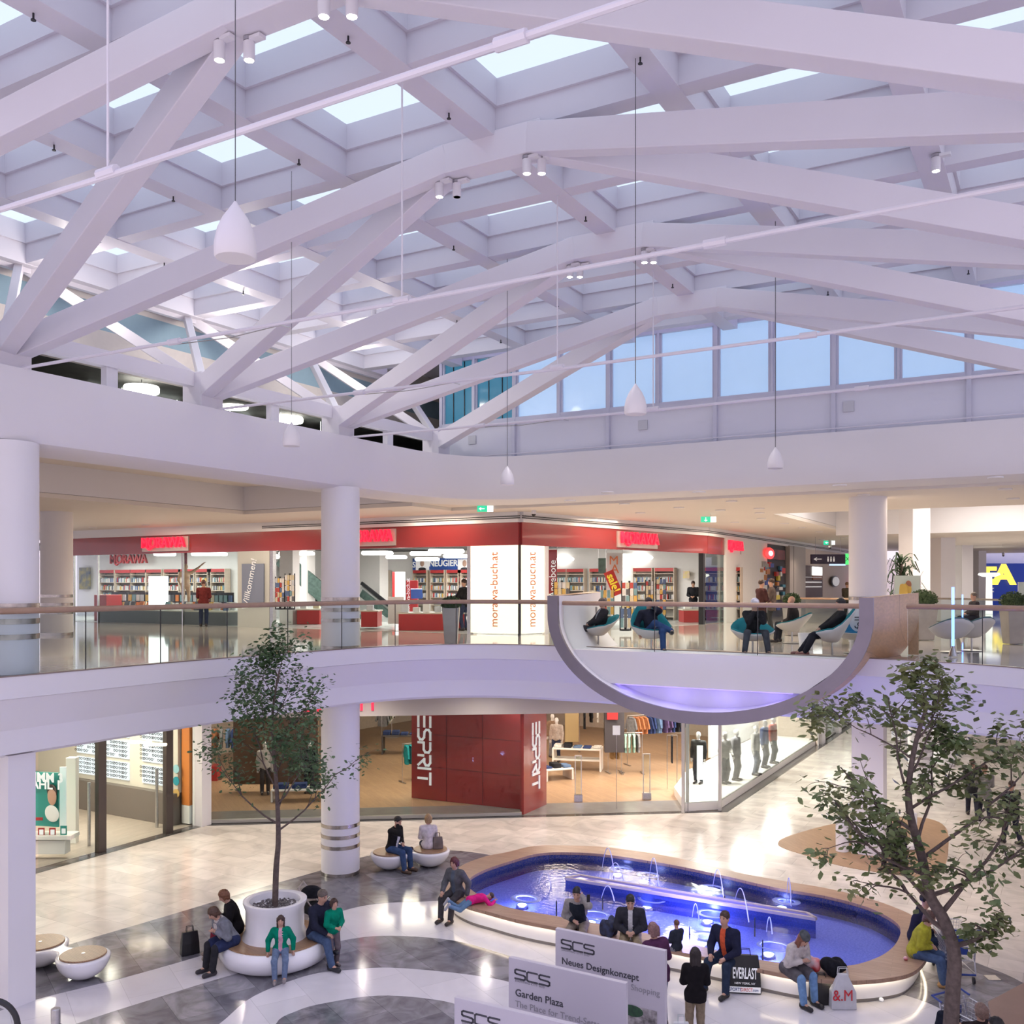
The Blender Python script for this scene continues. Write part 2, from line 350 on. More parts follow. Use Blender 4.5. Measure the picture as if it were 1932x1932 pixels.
# railing: glass panels, oak handrail
def arclen(path):
    L = [0]
    for a, b in zip(path, path[1:]): L.append(L[-1]+(b-a).length)
    return L
def at_len(path, L, s):
    for i in range(len(path)-1):
        if L[i+1] >= s: 
            t = (s-L[i])/max(1e-6, L[i+1]-L[i]); return path[i].lerp(path[i+1], t)
    return path[-1].copy()
def railing(name, label, path, step, zb=5.70, s0=0):
    r = thing(name, label, 'railing', (path[0].x, path[0].y, zb))
    L = arclen(path); s = s0; tot = L[-1]
    while s < tot-.05:
        e = min(s+step, tot); n = max(2, int((e-s)/.25))
        pts = [at_len(path, L, s+.008+(e-s-.016)*i/n) for i in range(n+1)]
        M().ribbon(pts, [(-.04, zb-.01), (-.052, zb-.01), (-.052, 6.72), (-.04, 6.72)]).build('glass_panel', GLSG, r)
        q = at_len(path, L, e)
        M().box((q.x, q.y, (zb+6.72)/2), (.014, .014, 6.72-zb)).build('panel_joint', DARK, r)
        s = e
    hp = [Vector((p.x, p.y, 6.765)) for p in offset([at_len(path, L, tot*i/max(8, len(path))) for i in range(max(8, len(path))+1)], -.046)]
    M().tube(hp, .055, 10).build('handrail', RAILW, r, smooth=True)
    return r
Lf = [p for p in EPS if p.y < 10.6 and p.x < 2.9 or (p.x < 5.2 and p.y > 10)]
left_path = [p for p in EPS[:EPS.index(max([q for q in EPS if q.x < 5.1 and q.y > 9], key=lambda q: q.x))+1] if p.y > -8]
railing('glass_railing', 'long curved glass railing with oak handrail on the gallery edge by the bookshop', left_path, 1.62, s0=0)
railing('glass_railing', 'glass railing with oak handrail spanning the round balcony opening', [Vector((5.42, 10.22, 0)), Vector((7.2, 10.24, 0)), Vector((9, 10.27, 0)), Vector((10.5, 10.3, 0)), Vector((12.15, 10.32, 0))], 2.3)
right_path = [p for p in EPS if p.x > 12.75 and p.y > 5]
railing('glass_railing', 'glass railing with oak handrail to the right of the wood clad balcony shell', right_path, 1.5, s0=0)

# columns
BAND = mat('steel_band', (.50, .46, .43), .25, 1, noise_amt=.3, noise_scale=5)
def column(x, y, z0, z1, r=.475, n=40, bands=True, label=None, mats=WHITE):
    c = M().lathe([(r, z0), (r, z1)], (x, y, 0), n).build('column', mats, smooth=True)
    struct(c, label)
    if bands:
        for zz in (.72, .98, 1.24):
            M().lathe([(r, z0+zz-.045), (r+.008, z0+zz-.045), (r+.008, z0+zz+.045), (r, z0+zz+.045)], (x, y, 0), n).build('trim_band', BAND, c, smooth=True)
        M().lathe([(r+.008, z0), (r+.008, z0+.09), (r, z0+.09)], (x, y, 0), n).build('trim_band', BAND, c, smooth=True)
    return c
column(0, 8.68, 0.006, 4.3, label='round white column with three steel bands beside the ring bench tree')
column(0, 8.68, Z2, 9.62, label='round white column on the gallery in front of the bookshop sign')
column(0, 0, Z2, 9.62, label='round white column at the left edge of the gallery')
column(-12.0, 9.2, Z2, 9.5, label='round white column at the left end of the bookshop front')
column(11.2, 16.6, Z2, 9.5, label='round white column lit from above behind the wooden shell')
c = M().b2(-.66, .18, -.12, .38, 0.0, 4.3).build('column', WHITE); struct(c, 'square white column base at the left edge of the lower floor')
cp = pd(1640, 25.6, 0)
c = M().box((cp.x, cp.y, 2.15), (.8, .6, 4.28)).build('column', WHITE); struct(c, 'square white pillar standing on the wooden floor patch')
for (x, wpx, D, z1) in ((1725, 49, 36, 11), (1777, 41, 42, 11), (1816, 32, 50, 10.2), (1847, 22, 58, 9.8)):
    p = pd(x, D, 0); c = M().box((p.x, p.y, (Z2+z1)/2), (wpx*D/1800*.8, wpx*D/1800*.8, z1-Z2-.02), YAW+.3).build('column', WHITE); struct(c)
for (x, D) in ((1736, 34.5), (1780, 38), (1815, 47), (1700, 44)):
    p = pd(x, D, 0); column(p.x, p.y, 0, 4.3, r=.42, n=20)

# ---------------- upper ring beam
RP = [(.45, -12), (.45, 0), (.45, 6), (.45, 10.4), (.62, 12.0), (1.2, 13.1), (2.4, 13.62), (5, 13.7), (14, 13.7), (26, 13.7)]
RPS = spline([Vector((x, y, 0)) for x, y in RP], 8)
o = M().ribbon(RPS, [(0, 10.84), (.02, 9.9), (-.12, 9.63), (-.3, 9.57), (-1.35, 9.57), (-1.35, 10.46), (-.28, 10.46), (-.28, 10.84)]).build('trim_3', WHITE, smooth=True)
struct(o, 'broad white ring beam wrapping the atrium below the roof trusses')
o = M().ribbon([p for p in RPS if p.y < 13.0], [(-.28, 10.6), (-.28, 10.84), (-3.2, 10.84), (-3.2, 10.6)]).build('floor', WHITE); struct(o)
# ceiling of the gallery at 9.5 with a raised cove on the left and another at the far right
def ceilbox(x0, x1, y0, y1, z=9.5, t=.12, m=CEIL):
    o = M().b2(x0, x1, y0, y1, z, z+t).build('ceiling', m); return struct(o)
for a in ((-30, -7.6, -12, 16.4), (-7.6, -.85, -12, -1), (-7.6, -.85, 12.9, 16.4), (-.85, 24, 15.0, 16.4)): ceilbox(*a)
for a in ((-.9, 7.5, 16.4, 60), (7.5, 24, 16.4, 21.3), (7.5, 9.5, 31.5, 60)): ceilbox(*a)
ceilbox(9.5, 40, 31.5, 60, 9.25); ceilbox(-7.6, -.85, -1, 12.9, 10.4); struct(M().prism([(-1, 12.6), (-.75, 13.2), (-.2, 14.0), (.8, 14.6), (2.4, 14.8), (5, 14.9), (5, 15.1), (-1, 15.1)], 9.6, 9.7).build('ceiling', CEIL)); ceilbox(7.5, 40, 21.3, 31.5, 10.9)
o = M().b2(-7.72, -7.6, -1, 12.9, 9.63, 10.4).build('wall_left', WHITE); struct(o)
o = M().b2(-7.7, -.9, 12.9, 13.0, 9.63, 10.4).build('wall_back', WHITE); struct(o)
o = M().b2(7.38, 7.5, 21.3, 31.5, 9.63, 10.9).build('wall_left', WHITE); struct(o)
o = M().b2(7.5, 40, 31.36, 31.48, 9.25, 10.9).build('wall_back', WHITE); struct(o)
o = M().b2(7.5, 40, 21.18, 21.3, 9.63, 10.9).build('wall_front', WHITE); struct(o)

# ---------------- roof: coffer grid, skylights
XS = [8.3+2.77*i for i in range(-4, 5)]; YS = [2.17*j for j in range(-3, 7)]
SOF = 13.7
for x in XS:
    o = M().b2(x-.19, x+.19, YS[0], 14.0, SOF, SOF+.85).build('roof_beam', ROOFW); struct(o)
for y in YS:
    for i in range(len(XS)-1):
        pass
    o = M().b2(XS[0], XS[-1], y-.16, y+.16, SOF+.012, SOF+.845).build('roof_beam', ROOFW); struct(o)
SKY = emis('skylight_daylight', (.70, .82, 1.0), .8)
SKYF = ROOFW
k = 0
for i in range(len(XS)-1):
    for j in range(len(YS)-1):
        k += 1
        x0, x1, y0, y1 = XS[i]+.19, XS[i+1]-.19, YS[j]+.16, YS[j+1]-.16
        w_ = M().b2(x0, x1, y0, y1, SOF+.80, SOF+.84).build('window_%d' % k, SKY); struct(w_)
        f = M(); t = .05
        for (a, b, c, d) in ((x0, x1, y0, y0+t), (x0, x1, y1-t, y1), (x0, x0+t, y0+t, y1-t), (x1-t, x1, y0+t, y1-t)): f.b2(a, b, c, d, SOF+.40, SOF+.80)
        f.build('window_frame', SKYF, w_)
o = M().b2(XS[0]-.15, XS[0]-.02, YS[0], 14.1, 13.60, SOF+.9).build('trim_4', ROOFW); struct(o)

# ---------------- clerestory wall
WY = 14.1
o = M().b2(-.6, 26, WY, WY+.2, 10.5, 11.95).build('wall_back', mat('wall_lilac', (.74, .74, .82), .6, noise_amt=.02, noise_scale=1)); struct(o)
o = M().b2(-3.5, 26, WY, WY+.2, 13.95, 14.6).build('wall_back', ROOFW); struct(o)
FROST = mat('frosted_glass', (.35, .48, .62), .25, emit=(.33, .47, .68), es=.6, coat=.3, noise_amt=.12, noise_scale=.5)
CLEARW = mat('dusk_glass', (.04, .13, .19), .1, emit=(.06, .24, .38), es=.45, noise_amt=.4, noise_scale=.8)
FRM = mat('window_frame_paint', (.60, .60, .70), .4, noise_amt=.02)
mx_ = [-.62, .55, 1.93, 3.38, 4.89, 6.33, 7.90, 9.34, 10.84, 12.3, 13.8, 15.3, 16.8]
for i in range(len(mx_)-1):
    a, b = mx_[i], mx_[i+1]
    k += 1
    pn = M().b2(a, b, WY+.08, WY+.10, 11.95, 13.95).build('window_%d' % k, FROST if i > 1 else CLEARW); struct(pn, 'frosted blue clerestory pane' if i > 1 else 'clear clerestory pane with teal building beyond')
    t = .06 if i % 2 else .1
    f = M(); f.b2(a-t/2, a+t/2, WY-.06, WY+.08, 11.95, 13.95).b2(a+t/2, b-.03, WY-.05, WY+.07, 11.95, 12.03).b2(a+t/2, b-.03, WY-.05, WY+.07, 13.87, 13.95)
    f.b2(a+t/2, a+t/2+.05, WY, WY+.07, 12.03, 13.87).b2(b-.1, b-.05, WY, WY+.07, 12.03, 13.87)
    f.build('window_frame', FRM, pn)
    if i < 2:
        g = M()
        for q in range(1, 3): g.b2(a+q*(b-a)/3-.012, a+q*(b-a)/3+.012, WY+.05, WY+.075, 12.03, 13.87)
        g.b2(a+.1, b-.1, WY+.05, WY+.075, 13.3, 13.32); g.build('window_bar', DARK, pn)
    if i % 2 == 0: 
        o = M().b2(a-.05, a+.05, WY-.12, WY, 10.5, 11.95).build('trim_5', FRM); struct(o)
o = M().b2(-.6, 26, WY-.1, WY+.02, 11.86, 11.95).build('trim_6', FRM); struct(o)

# ---------------- left clerestory wall: beige with teal stripe, glazed band with dark room behind
BEIGE = mat('beige_wall', (.62, .57, .54), .7, noise_amt=.03)
TEALW = mat('teal_stripe', (.26, .38, .46), .7, noise_amt=.03)
o = M().b2(-3.4, -3.2, -8, 22, 12.95, 13.55).build('wall_left', TEALW); struct(o, 'grey teal stripe along the high left wall')
o = M().b2(-3.4, -3.2, -8, 22, 13.55, 14.3).build('wall_left', BEIGE); struct(o)
o = M().b2(-3.4, -3.2, -8, 22, 12.12, 12.95).build('wall_left', BEIGE); struct(o)
o = M().b2(-3.4, -3.2, -8, 22, 10.54, 10.9).build('wall_left', BEIGE); struct(o)
o = M().b2(-3.2, -.5, 21.9, 22, 10.84, 14.3).build('wall_back', BEIGE); struct(o)
o = M().b2(-.6, -.5, 14.3, 21.9, 10.84, 14.3).build('wall_right', BEIGE); struct(o)
o = M().b2(-3.2, -.6, 14.0, 21.9, 10.7, 10.84).build('floor', WHITE); struct(o)
o = M().b2(-3.4, -.5, 14.3, 22, 14.3, 14.4).build('ceiling', ROOFW); struct(o)
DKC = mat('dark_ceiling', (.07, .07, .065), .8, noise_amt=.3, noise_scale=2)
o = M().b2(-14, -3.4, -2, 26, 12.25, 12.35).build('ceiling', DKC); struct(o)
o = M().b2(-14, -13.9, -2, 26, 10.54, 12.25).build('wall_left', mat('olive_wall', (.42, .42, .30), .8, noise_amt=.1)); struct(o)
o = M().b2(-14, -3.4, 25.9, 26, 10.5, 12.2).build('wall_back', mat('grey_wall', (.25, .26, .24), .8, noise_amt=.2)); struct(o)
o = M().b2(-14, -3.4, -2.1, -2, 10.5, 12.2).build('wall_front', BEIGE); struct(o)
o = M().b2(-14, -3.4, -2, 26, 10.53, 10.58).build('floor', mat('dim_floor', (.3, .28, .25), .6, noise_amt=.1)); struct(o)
LAMPW = emis('lamp_white', (1, .97, .88), 5.5)
LAMPC = emis('tube_white', (.93, 1, .94), 7)
for i, (x, y, D, rr) in enumerate(((267, 735, 23.5, .42), (440, 765, 27, .42), (543, 792, 28.5, .45), (800, 768, 29, .5))):
    p = px(x, y, D)
    if p.x > -3.7: p.x = -3.9
    t = thing('ceiling_lamp', ['round white drum lamp behind the high left window, nearest', 'round white drum lamp half hidden behind the second post', 'round pale drum lamp above the third bay of the high windows', 'large round drum lamp near the blue clerestory corner'][i], 'lamp', p, group='round lamps in the upper level rooms')
    M().lathe([(rr*.96, -.08), (rr, -.05), (rr, .05), (rr*.96, .08)], p, 28).build('lamp_shade', LAMPW, t, smooth=True)
    M().tube([p+Vector((0, 0, .08)), Vector((p.x, p.y, 12.25))], .01, 6).build('cord', DARK, t)
for i, (x0, y0, x1, y1, D) in enumerate(((170, 734, 212, 744, 24), (230, 745, 334, 768, 24.5), (434, 787, 466, 794, 27), (530, 806, 605, 822, 28), (770, 775, 818, 790, 30))):
    a = px(x0, y0, D); b = px(x1, y1, D+1.6); a.x = min(a.x, -4.2); b.x = min(b.x, -4.2)
    g = M().bar(a, b, .07, .05).tube([a, Vector((a.x, a.y, 12.25))], .006, 5).tube([b, Vector((b.x, b.y, 12.25))], .006, 5); o = g.build('tube_lamp', LAMPC); tag(o, 'slim white tube light seen through the high left windows', 'lamp', 'tube lights in the upper level rooms')
# posts, post-to-post ties and the outer struts
PY = [0, 4.34, 8.68, 13.02]
for i, y in enumerate(PY):
    o = M().b2(-.36, .2, y-.3, y+.3, 10.84, 11.62).build('post', TRUSS, bevel=.02); struct(o)
for i, y in enumerate([-4.34]+PY[:-1]):
    o = M().b2(-.2, .0, y+.3, y+4.04, 11.32, 11.62).build('roof_beam', TRUSS); struct(o)
    if i:
        o = M().b2(-.18, -.02, y+1.95, y+2.2, 10.84, 11.32).build('post', TRUSS); struct(o)
def beam(a, b, w_=.30, h=.42, label=None):
    o = M().bar(a, b, w_, h).build('roof_truss', TRUSS, bevel=.012); return struct(o, label)
for i, y in enumerate(PY):
    beam((-.15, y-.1, 11.5), (-3.0, y-2.1, 13.75), .2, .22); beam((-.15, y+.05, 11.5), (-2.95, y+2.1, 13.75), .16, .2)
ZJ = 13.55; QX = 16.6
for k_ in range(4):
    yj = (k_-.5)*4.34; J = Vector((7.5, yj, ZJ)); K = Vector((9.15, yj, ZJ))
    beam((.1, PY[k_]-.12, 11.3), J+Vector((.1, .06, 0)), .3, .42, 'white truss member rising diagonally across the atrium')
    beam((.1, PY[k_]-4.34+.15, 11.3), J+Vector((.12, -.05, .01)), .3, .42)
    o = M().bar(J-Vector((.08, 0, 0)), K+Vector((.08, 0, 0)), .40, .44).build('roof_truss', TRUSS, bevel=.012); struct(o)
    beam(K+Vector((-.1, .05, 0)), (QX, PY[k_]-.12, 11.3), .3, .42)
    beam(K+Vector((-.12, -.05, .01)), (QX, PY[k_]-4.34+.15, 11.3), .3, .42)
# tie rods with hangers
for i, y in enumerate([-4.34]+PY):
    if i == 4: continue
    r = thing('tie_rod', ['thin white tie rod crossing the top left of the roof', 'white tie rod springing from the leftmost post', 'white tie rod springing from the second post', 'white tie rod springing from the third post'][i], 'rod', (0, y, 10.87), group='steel tie rods')
    M().tube([(-.3, y, 10.86), (8.3, y, 10.80), (17, y, 10.86)], .028, 8).build('rod', TRUSS, r, smooth=True)
    M().tube([(8.3, y, 10.8), (8.3, y, 13.8)], .012, 6).build('hanger', TRUSS, r)
    for xx in (4.1, 8.3, 12.4):
        M().tube([(xx-.12, y, 10.83), (xx+.12, y, 10.83)], .05, 8).build('coupler', TRUSS, r, smooth=True)
    M().tube([(4.0, y+.03, 10.80), (5.2, y+.05, 10.76), (6.2, y+.03, 10.80), (6.3, y+.1, 10.77)], .008, 5).build('cable', STEEL, r)
o = M().tube([(.5, 13.86, 10.95), (26, 13.86, 10.95)], .016, 6).build('tie_rod', TRUSS); tag(o, 'thin steel cable stretched above the ring beam under the blue windows', 'rod')
for (x, y) in ((1601, 767), (1213, 802), (891, 830)):
    D = (14.08-CAM.y)/(FW.y+RT.y*(x-966)/FPX); p = px(x, y, D)
    o = M().box((p.x, 14.08, p.z), (.26, .05, .26)).build('wall_speaker', mat('speaker_grey', (.58, .58, .62), .5), bevel=.01); tag(o, {1601: 'square grey wall box right under the widest blue window', 1213: 'square wall box beside the middle pendant lamp', 891: 'square wall box at the left end of the clerestory wall'}[x], 'speaker')

# ================================================================ FIGURES
def surf_net(F_, org, h):
    nx, ny, nz = F_.shape; S = F_ < 0
    c = S[:-1, :-1, :-1].astype(np.int8)
    tot = np.zeros((nx-1, ny-1, nz-1), np.int8)
    for dx in (0, 1):
        for dy in (0, 1):
            for dz in (0, 1): tot += S[dx:nx-1+dx, dy:ny-1+dy, dz:nz-1+dz]
    act = (tot > 0) & (tot < 8)
    idx = -np.ones(act.shape, np.int64); ii = np.argwhere(act); idx[act] = np.arange(len(ii))
    acc = np.zeros((len(ii), 3)); cnt = np.zeros(len(ii))
    cs = [(0, 0, 0), (1, 0, 0), (0, 1, 0), (1, 1, 0), (0, 0, 1), (1, 0, 1), (0, 1, 1), (1, 1, 1)]
    es = [(0, 1), (2, 3), (4, 5), (6, 7), (0, 2), (1, 3), (4, 6), (5, 7), (0, 4), (1, 5), (2, 6), (3, 7)]
    vals = [F_[ii[:, 0]+a, ii[:, 1]+b, ii[:, 2]+c_] for a, b, c_ in cs]
    for a, b in es:
        va, vb = vals[a], vals[b]; m = (va < 0) != (vb < 0); t = np.where(m, va/np.where(np.abs(va-vb) < 1e-9, 1, va-vb), 0)
        pa = np.array(cs[a], float); pb = np.array(cs[b], float); p = pa+(pb-pa)*t[:, None]
        acc[m] += p[m]; cnt[m] += 1
    V = (ii + acc/np.maximum(cnt, 1)[:, None])*h + org
    Q = []
    for ax in range(3):
        sl0 = [slice(1, n-1) for n in (nx, ny, nz)]; sl1 = list(sl0)
        sl0[ax] = slice(0, F_.shape[ax]-1); sl1[ax] = slice(1, F_.shape[ax])
        a = S[tuple(sl0)]; b = S[tuple(sl1)]
        e = np.argwhere(a != b); sg = a[a != b]
        base = e.copy()
        for k_ in range(3):
            if k_ != ax: base[:, k_] += 1
        u, v = (ax+1) % 3, (ax+2) % 3
        def g(du, dv):
            q = base.copy(); q[:, u] -= du; q[:, v] -= dv; return idx[q[:, 0], q[:, 1], q[:, 2]]
        q = np.stack([g(1, 1), g(0, 1), g(0, 0), g(1, 0)], 1)
        q[~sg] = q[~sg][:, ::-1]; Q.append(q)
    Q = np.concatenate(Q); Q = Q[(Q >= 0).all(1)]
    return V, Q
def sdf_eval(prims, P, k):
    D = None
    for pr in prims:
        t = pr[0]
        if t == 'c':
            a = np.array(pr[1], float); b = np.array(pr[2], float); ab = b-a; L = max(1e-9, ab @ ab)
            h = np.clip(((P-a) @ ab)/L, 0, 1); d = np.linalg.norm(P-a-h[..., None]*ab, axis=-1)-(pr[3]+(pr[4]-pr[3])*h)
        elif t == 'e' or t == 's':
            q = P-np.array(pr[1], float)
            if len(pr) > 3 and pr[3] is not None: q = q @ np.array(pr[3])      # local = R^T q
            r = np.array(pr[2], float); n_ = np.linalg.norm(q/r, axis=-1); d = (n_-1)*np.minimum(np.linalg.norm(q, axis=-1)/np.maximum(n_, 1e-6), 9)
        elif t == 'z':   # cut plane: point, normal (keeps the side against the normal)
            d = (P-np.array(pr[1], float)) @ np.array(pr[2], float); D = np.maximum(D, d); continue
        if t == 's': D = np.maximum(D, -d); continue
        if D is None: D = d
        else:
            h = np.clip(.5+.5*(D-d)/k, 0, 1); D = D*(1-h)+d*h-k*h*(1-h)
    return D
def sdf_mesh(prims, h=.02, k=.03, infl=0):
    lo = np.array([1e9]*3); hi = -lo
    for pr in prims:
        if pr[0] == 'c': pts = [np.array(pr[1])-max(pr[3:5]), np.array(pr[2])-max(pr[3:5]), np.array(pr[1])+max(pr[3:5]), np.array(pr[2])+max(pr[3:5])]
        elif pr[0] == 'e': m_ = max(pr[2]); pts = [np.array(pr[1])-m_, np.array(pr[1])+m_]
        else: continue
        for p in pts: lo = np.minimum(lo, p); hi = np.maximum(hi, p)
    lo = lo-infl-2.5*h; hi = hi+infl+2.5*h
    n = np.maximum(np.ceil((hi-lo)/h).astype(int)+1, 4)
    g = np.stack(np.meshgrid(*[lo[i]+np.arange(n[i])*h for i in range(3)], indexing='ij'), -1)
    D = sdf_eval(prims, g, k)-infl
    return surf_net(D, lo, h)
def net_obj(name, V, Q, mats, parent, mi=None, extra=None):
    me = bpy.data.meshes.new(name); vs = V.tolist(); fs = Q.tolist(); m_ = list(mi) if mi is not None else [0]*len(fs)
    if extra is not None:
        o_ = len(vs); vs = vs+[tuple(v) for v in extra.v]; fs = fs+[tuple(i+o_ for i in f) for f in extra.f]; m_ += extra.mi
    me.from_pydata(vs, [], fs)
    for x in (mats if isinstance(mats, (list, tuple)) else [mats]): me.materials.append(x)
    me.polygons.foreach_set('material_index', m_); me.polygons.foreach_set('use_smooth', [True]*len(fs)); me.update()
    o = bpy.data.objects.new(name, me); COL.objects.link(o); o.parent = parent; return o
def ik(a, t, l1, l2, hint):
    a = Vector(a); t = Vector(t); d = t-a; L = min(d.length, (l1+l2)*.995); L = max(L, abs(l1-l2)+.02); dn = d.normalized(); t = a+dn*L
    x = (l1*l1-l2*l2+L*L)/(2*L); y = math.sqrt(max(0, l1*l1-x*x)); h = Vector(hint); h = (h-dn*h.dot(dn))
    h = h.normalized() if h.length > 1e-4 else Vector((0, 0, 1)); return a+dn*x+h*y, t
SKIN = mat('skin', (.52, .30, .21), .55, noise_amt=.06, noise_scale=20)
LIPS = mat('lips', (.40, .14, .12), .5); EYE = mat('eye_dark', (.03, .025, .02), .25)
WOODSK = mat('mannequin_wood', (.50, .32, .20), .5, noise_amt=.1); DOLL = mat('mannequin_white', (.74, .71, .68), .4)
def hairm(c): return mat('hair_%d_%d_%d' % (c[0]*255, c[1]*255, c[2]*255), c, .55, noise_amt=.35, noise_scale=40)
BR = (.06, .03, .02); BLK = (.012, .010, .010); BLOND = (.42, .26, .12); REDH = (.10, .015, .02); GREYH = (.14, .11, .09)
def person(label, loc, yaw, pose='sit', H=1.75, seat=.45, lean=0, side=0, hands=None, feet=None, knees=None, hp=0, hy=0, top=(.02, .02, .025), pants=(.06, .09, .16), shoes=(.03, .02, .02),
           hair=BR, hstyle='short', skin=None, coat=0, fat=1.0, sleeves=True, hat=None, name='person', cat='person', face=True, scarf=None, fem=False, skirt=None, vest=None, group=None, vox=.02, accessory=None, shirt=None, hood=None, body_only=False, lie=False):
    s = H/1.75; root = thing(name, label, cat, loc, yaw, group)
    sk = skin or SKIN
    def S(v): return Vector(v)*s
    if pose == 'sit': pel = Vector((0, 0, seat+.10*s))
    elif pose == 'stand': pel = Vector((0, 0, .93*s))
    else: pel = Vector((0, 0, .12*s))
    la = math.radians(lean); sa = math.radians(side)
    if pose == 'prone': up = Vector((0, 1, .12)).normalized(); fwd = Vector((0, 0, -1)); rt = Vector((1, 0, 0))
    else:
        up = Vector((math.sin(sa), math.sin(la), math.cos(la)*math.cos(sa))).normalized(); rt = Vector((1, 0, 0)); rt = (rt-up*rt.dot(up)).normalized(); fwd = up.cross(rt)
    neck = pel+up*.50*s; ch = pel+up*.30*s
    sw = (.165 if fem else .185)*s
    shL = neck-rt*sw-up*.035*s; shR = neck+rt*sw-up*.035*s
    hpt = math.radians(hp); hyw = math.radians(hy)
    Rh = Matrix((rt, fwd, up)).transposed()
    Rh = Rh @ Matrix.Rotation(hyw, 3, 'Z') @ Matrix.Rotation(-hpt+la*.75*(pose != 'prone'), 3, 'X')
    hc = neck+up*.075*s+(Rh @ Vector((0, .02, .12)))*s
    # arms
    hands = hands or {}; J = {}
    hs = H/1.75
    for sd, sh, sg in (('L', shL, -1), ('R', shR, 1)):
        t = hands.get(sd, 'lap'); hint = Vector((sg*.6, -.5, -.6))
        if t == 'lap': t = pel+S((sg*.07, .27, .13))
        elif t == 'knee': t = pel+S((sg*.14, .40, .09))
        elif t == 'face': t = hc+(Rh @ Vector((sg*.075, .07, -.05)))*s; hint = Vector((sg*.8, .3, -1))
        elif t == 'phone': t = hc+(Rh @ Vector((sg*.10, .03, -.01)))*s; hint = Vector((sg*.9, .4, -1))
        elif t == 'chin': t = hc+(Rh @ Vector((sg*.03, .11, -.12)))*s; hint = Vector((sg*.8, .2, -1))
        elif t == 'down': t = sh+S((sg*.05, .04, -.54))
        elif t == 'back': t = pel+S((sg*.27, -.12, .0))
        elif t == 'side': t = pel+S((sg*.30, .05, -.02))
        elif t == 'hold': t = pel+S((sg*.06, .36, .22))
        elif t == 'fwd': t = sh+S((0, .5, -.22))
        elif t == 'out': t = sh+S((sg*.5, .05, .12))
        else: t = S(t)
        el, wr_ = ik(sh, t, .285*s, .255*s, hint); J['e'+sd] = el; J['w'+sd] = wr_
    feet = feet or {}; knees = knees or {}
    for sd, sg in (('L', -1), ('R', 1)):
        hip = pel+rt*sg*.09*s-up*.02*s if pose != 'sit' else pel+Vector((sg*.095*s, 0, -.01))
        if pose == 'sit': ft = feet.get(sd, (sg*.13, .48, .09)); hint = knees.get(sd, (sg*.15, 1, .9))
        elif pose == 'stand': ft = feet.get(sd, (sg*.10, .0, .08)); hint = knees.get(sd, (sg*.05, 1, 0))
        else: ft = feet.get(sd, (sg*.1, -.80, .12)); hint = (0, 0, -1)
        kn, an = ik(hip, S(ft), .43*s, .42*s, Vector(hint)); J['h'+sd] = hip; J['k'+sd] = kn; J['a'+sd] = an
    # body (one continuous surface)
    f = fat
    tors = [('c', pel-rt*.07*s, pel+rt*.07*s, .115*s*f, .115*s*f), ('c', pel, ch, .125*s*f, (.118 if fem else .135)*s*f), ('c', ch-rt*.05*s, ch+rt*.05*s+up*.08*s, .12*s*f, .12*s*f),
            ('c', neck-rt*.11*s-up*.06*s, neck+rt*.11*s-up*.06*s, .085*s, .085*s), ('c', ch, neck-up*.05*s, .125*s*f, .10*s)]
    if fem: tors.append(('c', ch+fwd*.07*s-rt*.06*s+up*.05*s, ch+fwd*.07*s+rt*.06*s+up*.05*s, .065*s, .065*s))
    arms = []
    for sd, sh in (('L', shL), ('R', shR)):
        arms += [('c', sh, J['e'+sd], .058*s*f, .045*s), ('c', J['e'+sd], J['w'+sd], .044*s, .028*s)]
    legs = []
    for sd in 'LR': legs += [('c', J['h'+sd], J['k'+sd], .088*s*f, .060*s), ('c', J['k'+sd], J['a'+sd], .060*s, .038*s)]
    hd = [('c', neck-up*.03*s, hc-(Rh @ Vector((0, 0, .06)))*s, .056*s, .052*s)]
    Rl = [list(r_) for r_ in Rh]
    def hp_(x, y, z): return hc+(Rh @ Vector((x, y, z)))*s
    head = [('e', hp_(0, -.005, .03), (.076*s, .095*s, .095*s), Rl), ('e', hp_(0, .025, -.05), (.055*s, .062*s, .068*s), Rl)]
    head2 = [('c', hp_(0, .092, .012), hp_(0, .108, -.025), .009*s, .014*s), ('e', hp_(.076, -.005, -.005), (.012*s, .02*s, .03*s), Rl), ('e', hp_(-.076, -.005, -.005), (.012*s, .02*s, .03*s), Rl)]
    hands_p = []; ex = M()
    for sd, sg in (('L', -1), ('R', 1)):
        el, wr_ = J['e'+sd], J['w'+sd]; d = (wr_-el).normalized(); side_ = d.cross(Vector((0, 0, 1)));
        side_ = side_.normalized() if side_.length > .1 else rt.copy()
        nrm = side_.cross(d).normalized(); palm = wr_+d*.045*s
        hands_p.append(('c', wr_, wr_+d*.075*s, .027*s, .032*s))
        for q in range(4):
            b = palm+d*.03*s+side_*(q-1.5)*.018*s; L_ = (.070, .080, .076, .060)[q]*s; m1 = b+d*L_*.55-nrm*.008*s; e_ = m1+(d*.7-nrm*.7)*L_*.45
            ex.tube([b, m1, e_], [.010*s, .009*s, .007*s], 6)
        tb = wr_+d*.03*s-side_*sg*.025*s; ex.tube([tb, tb+(d*.6-side_*sg*.8)*.03*s, tb+(d*.95-side_*sg*.5)*.058*s], [.013*s, .011*s, .009*s], 6)
    feetp = []
    shoeprims = []
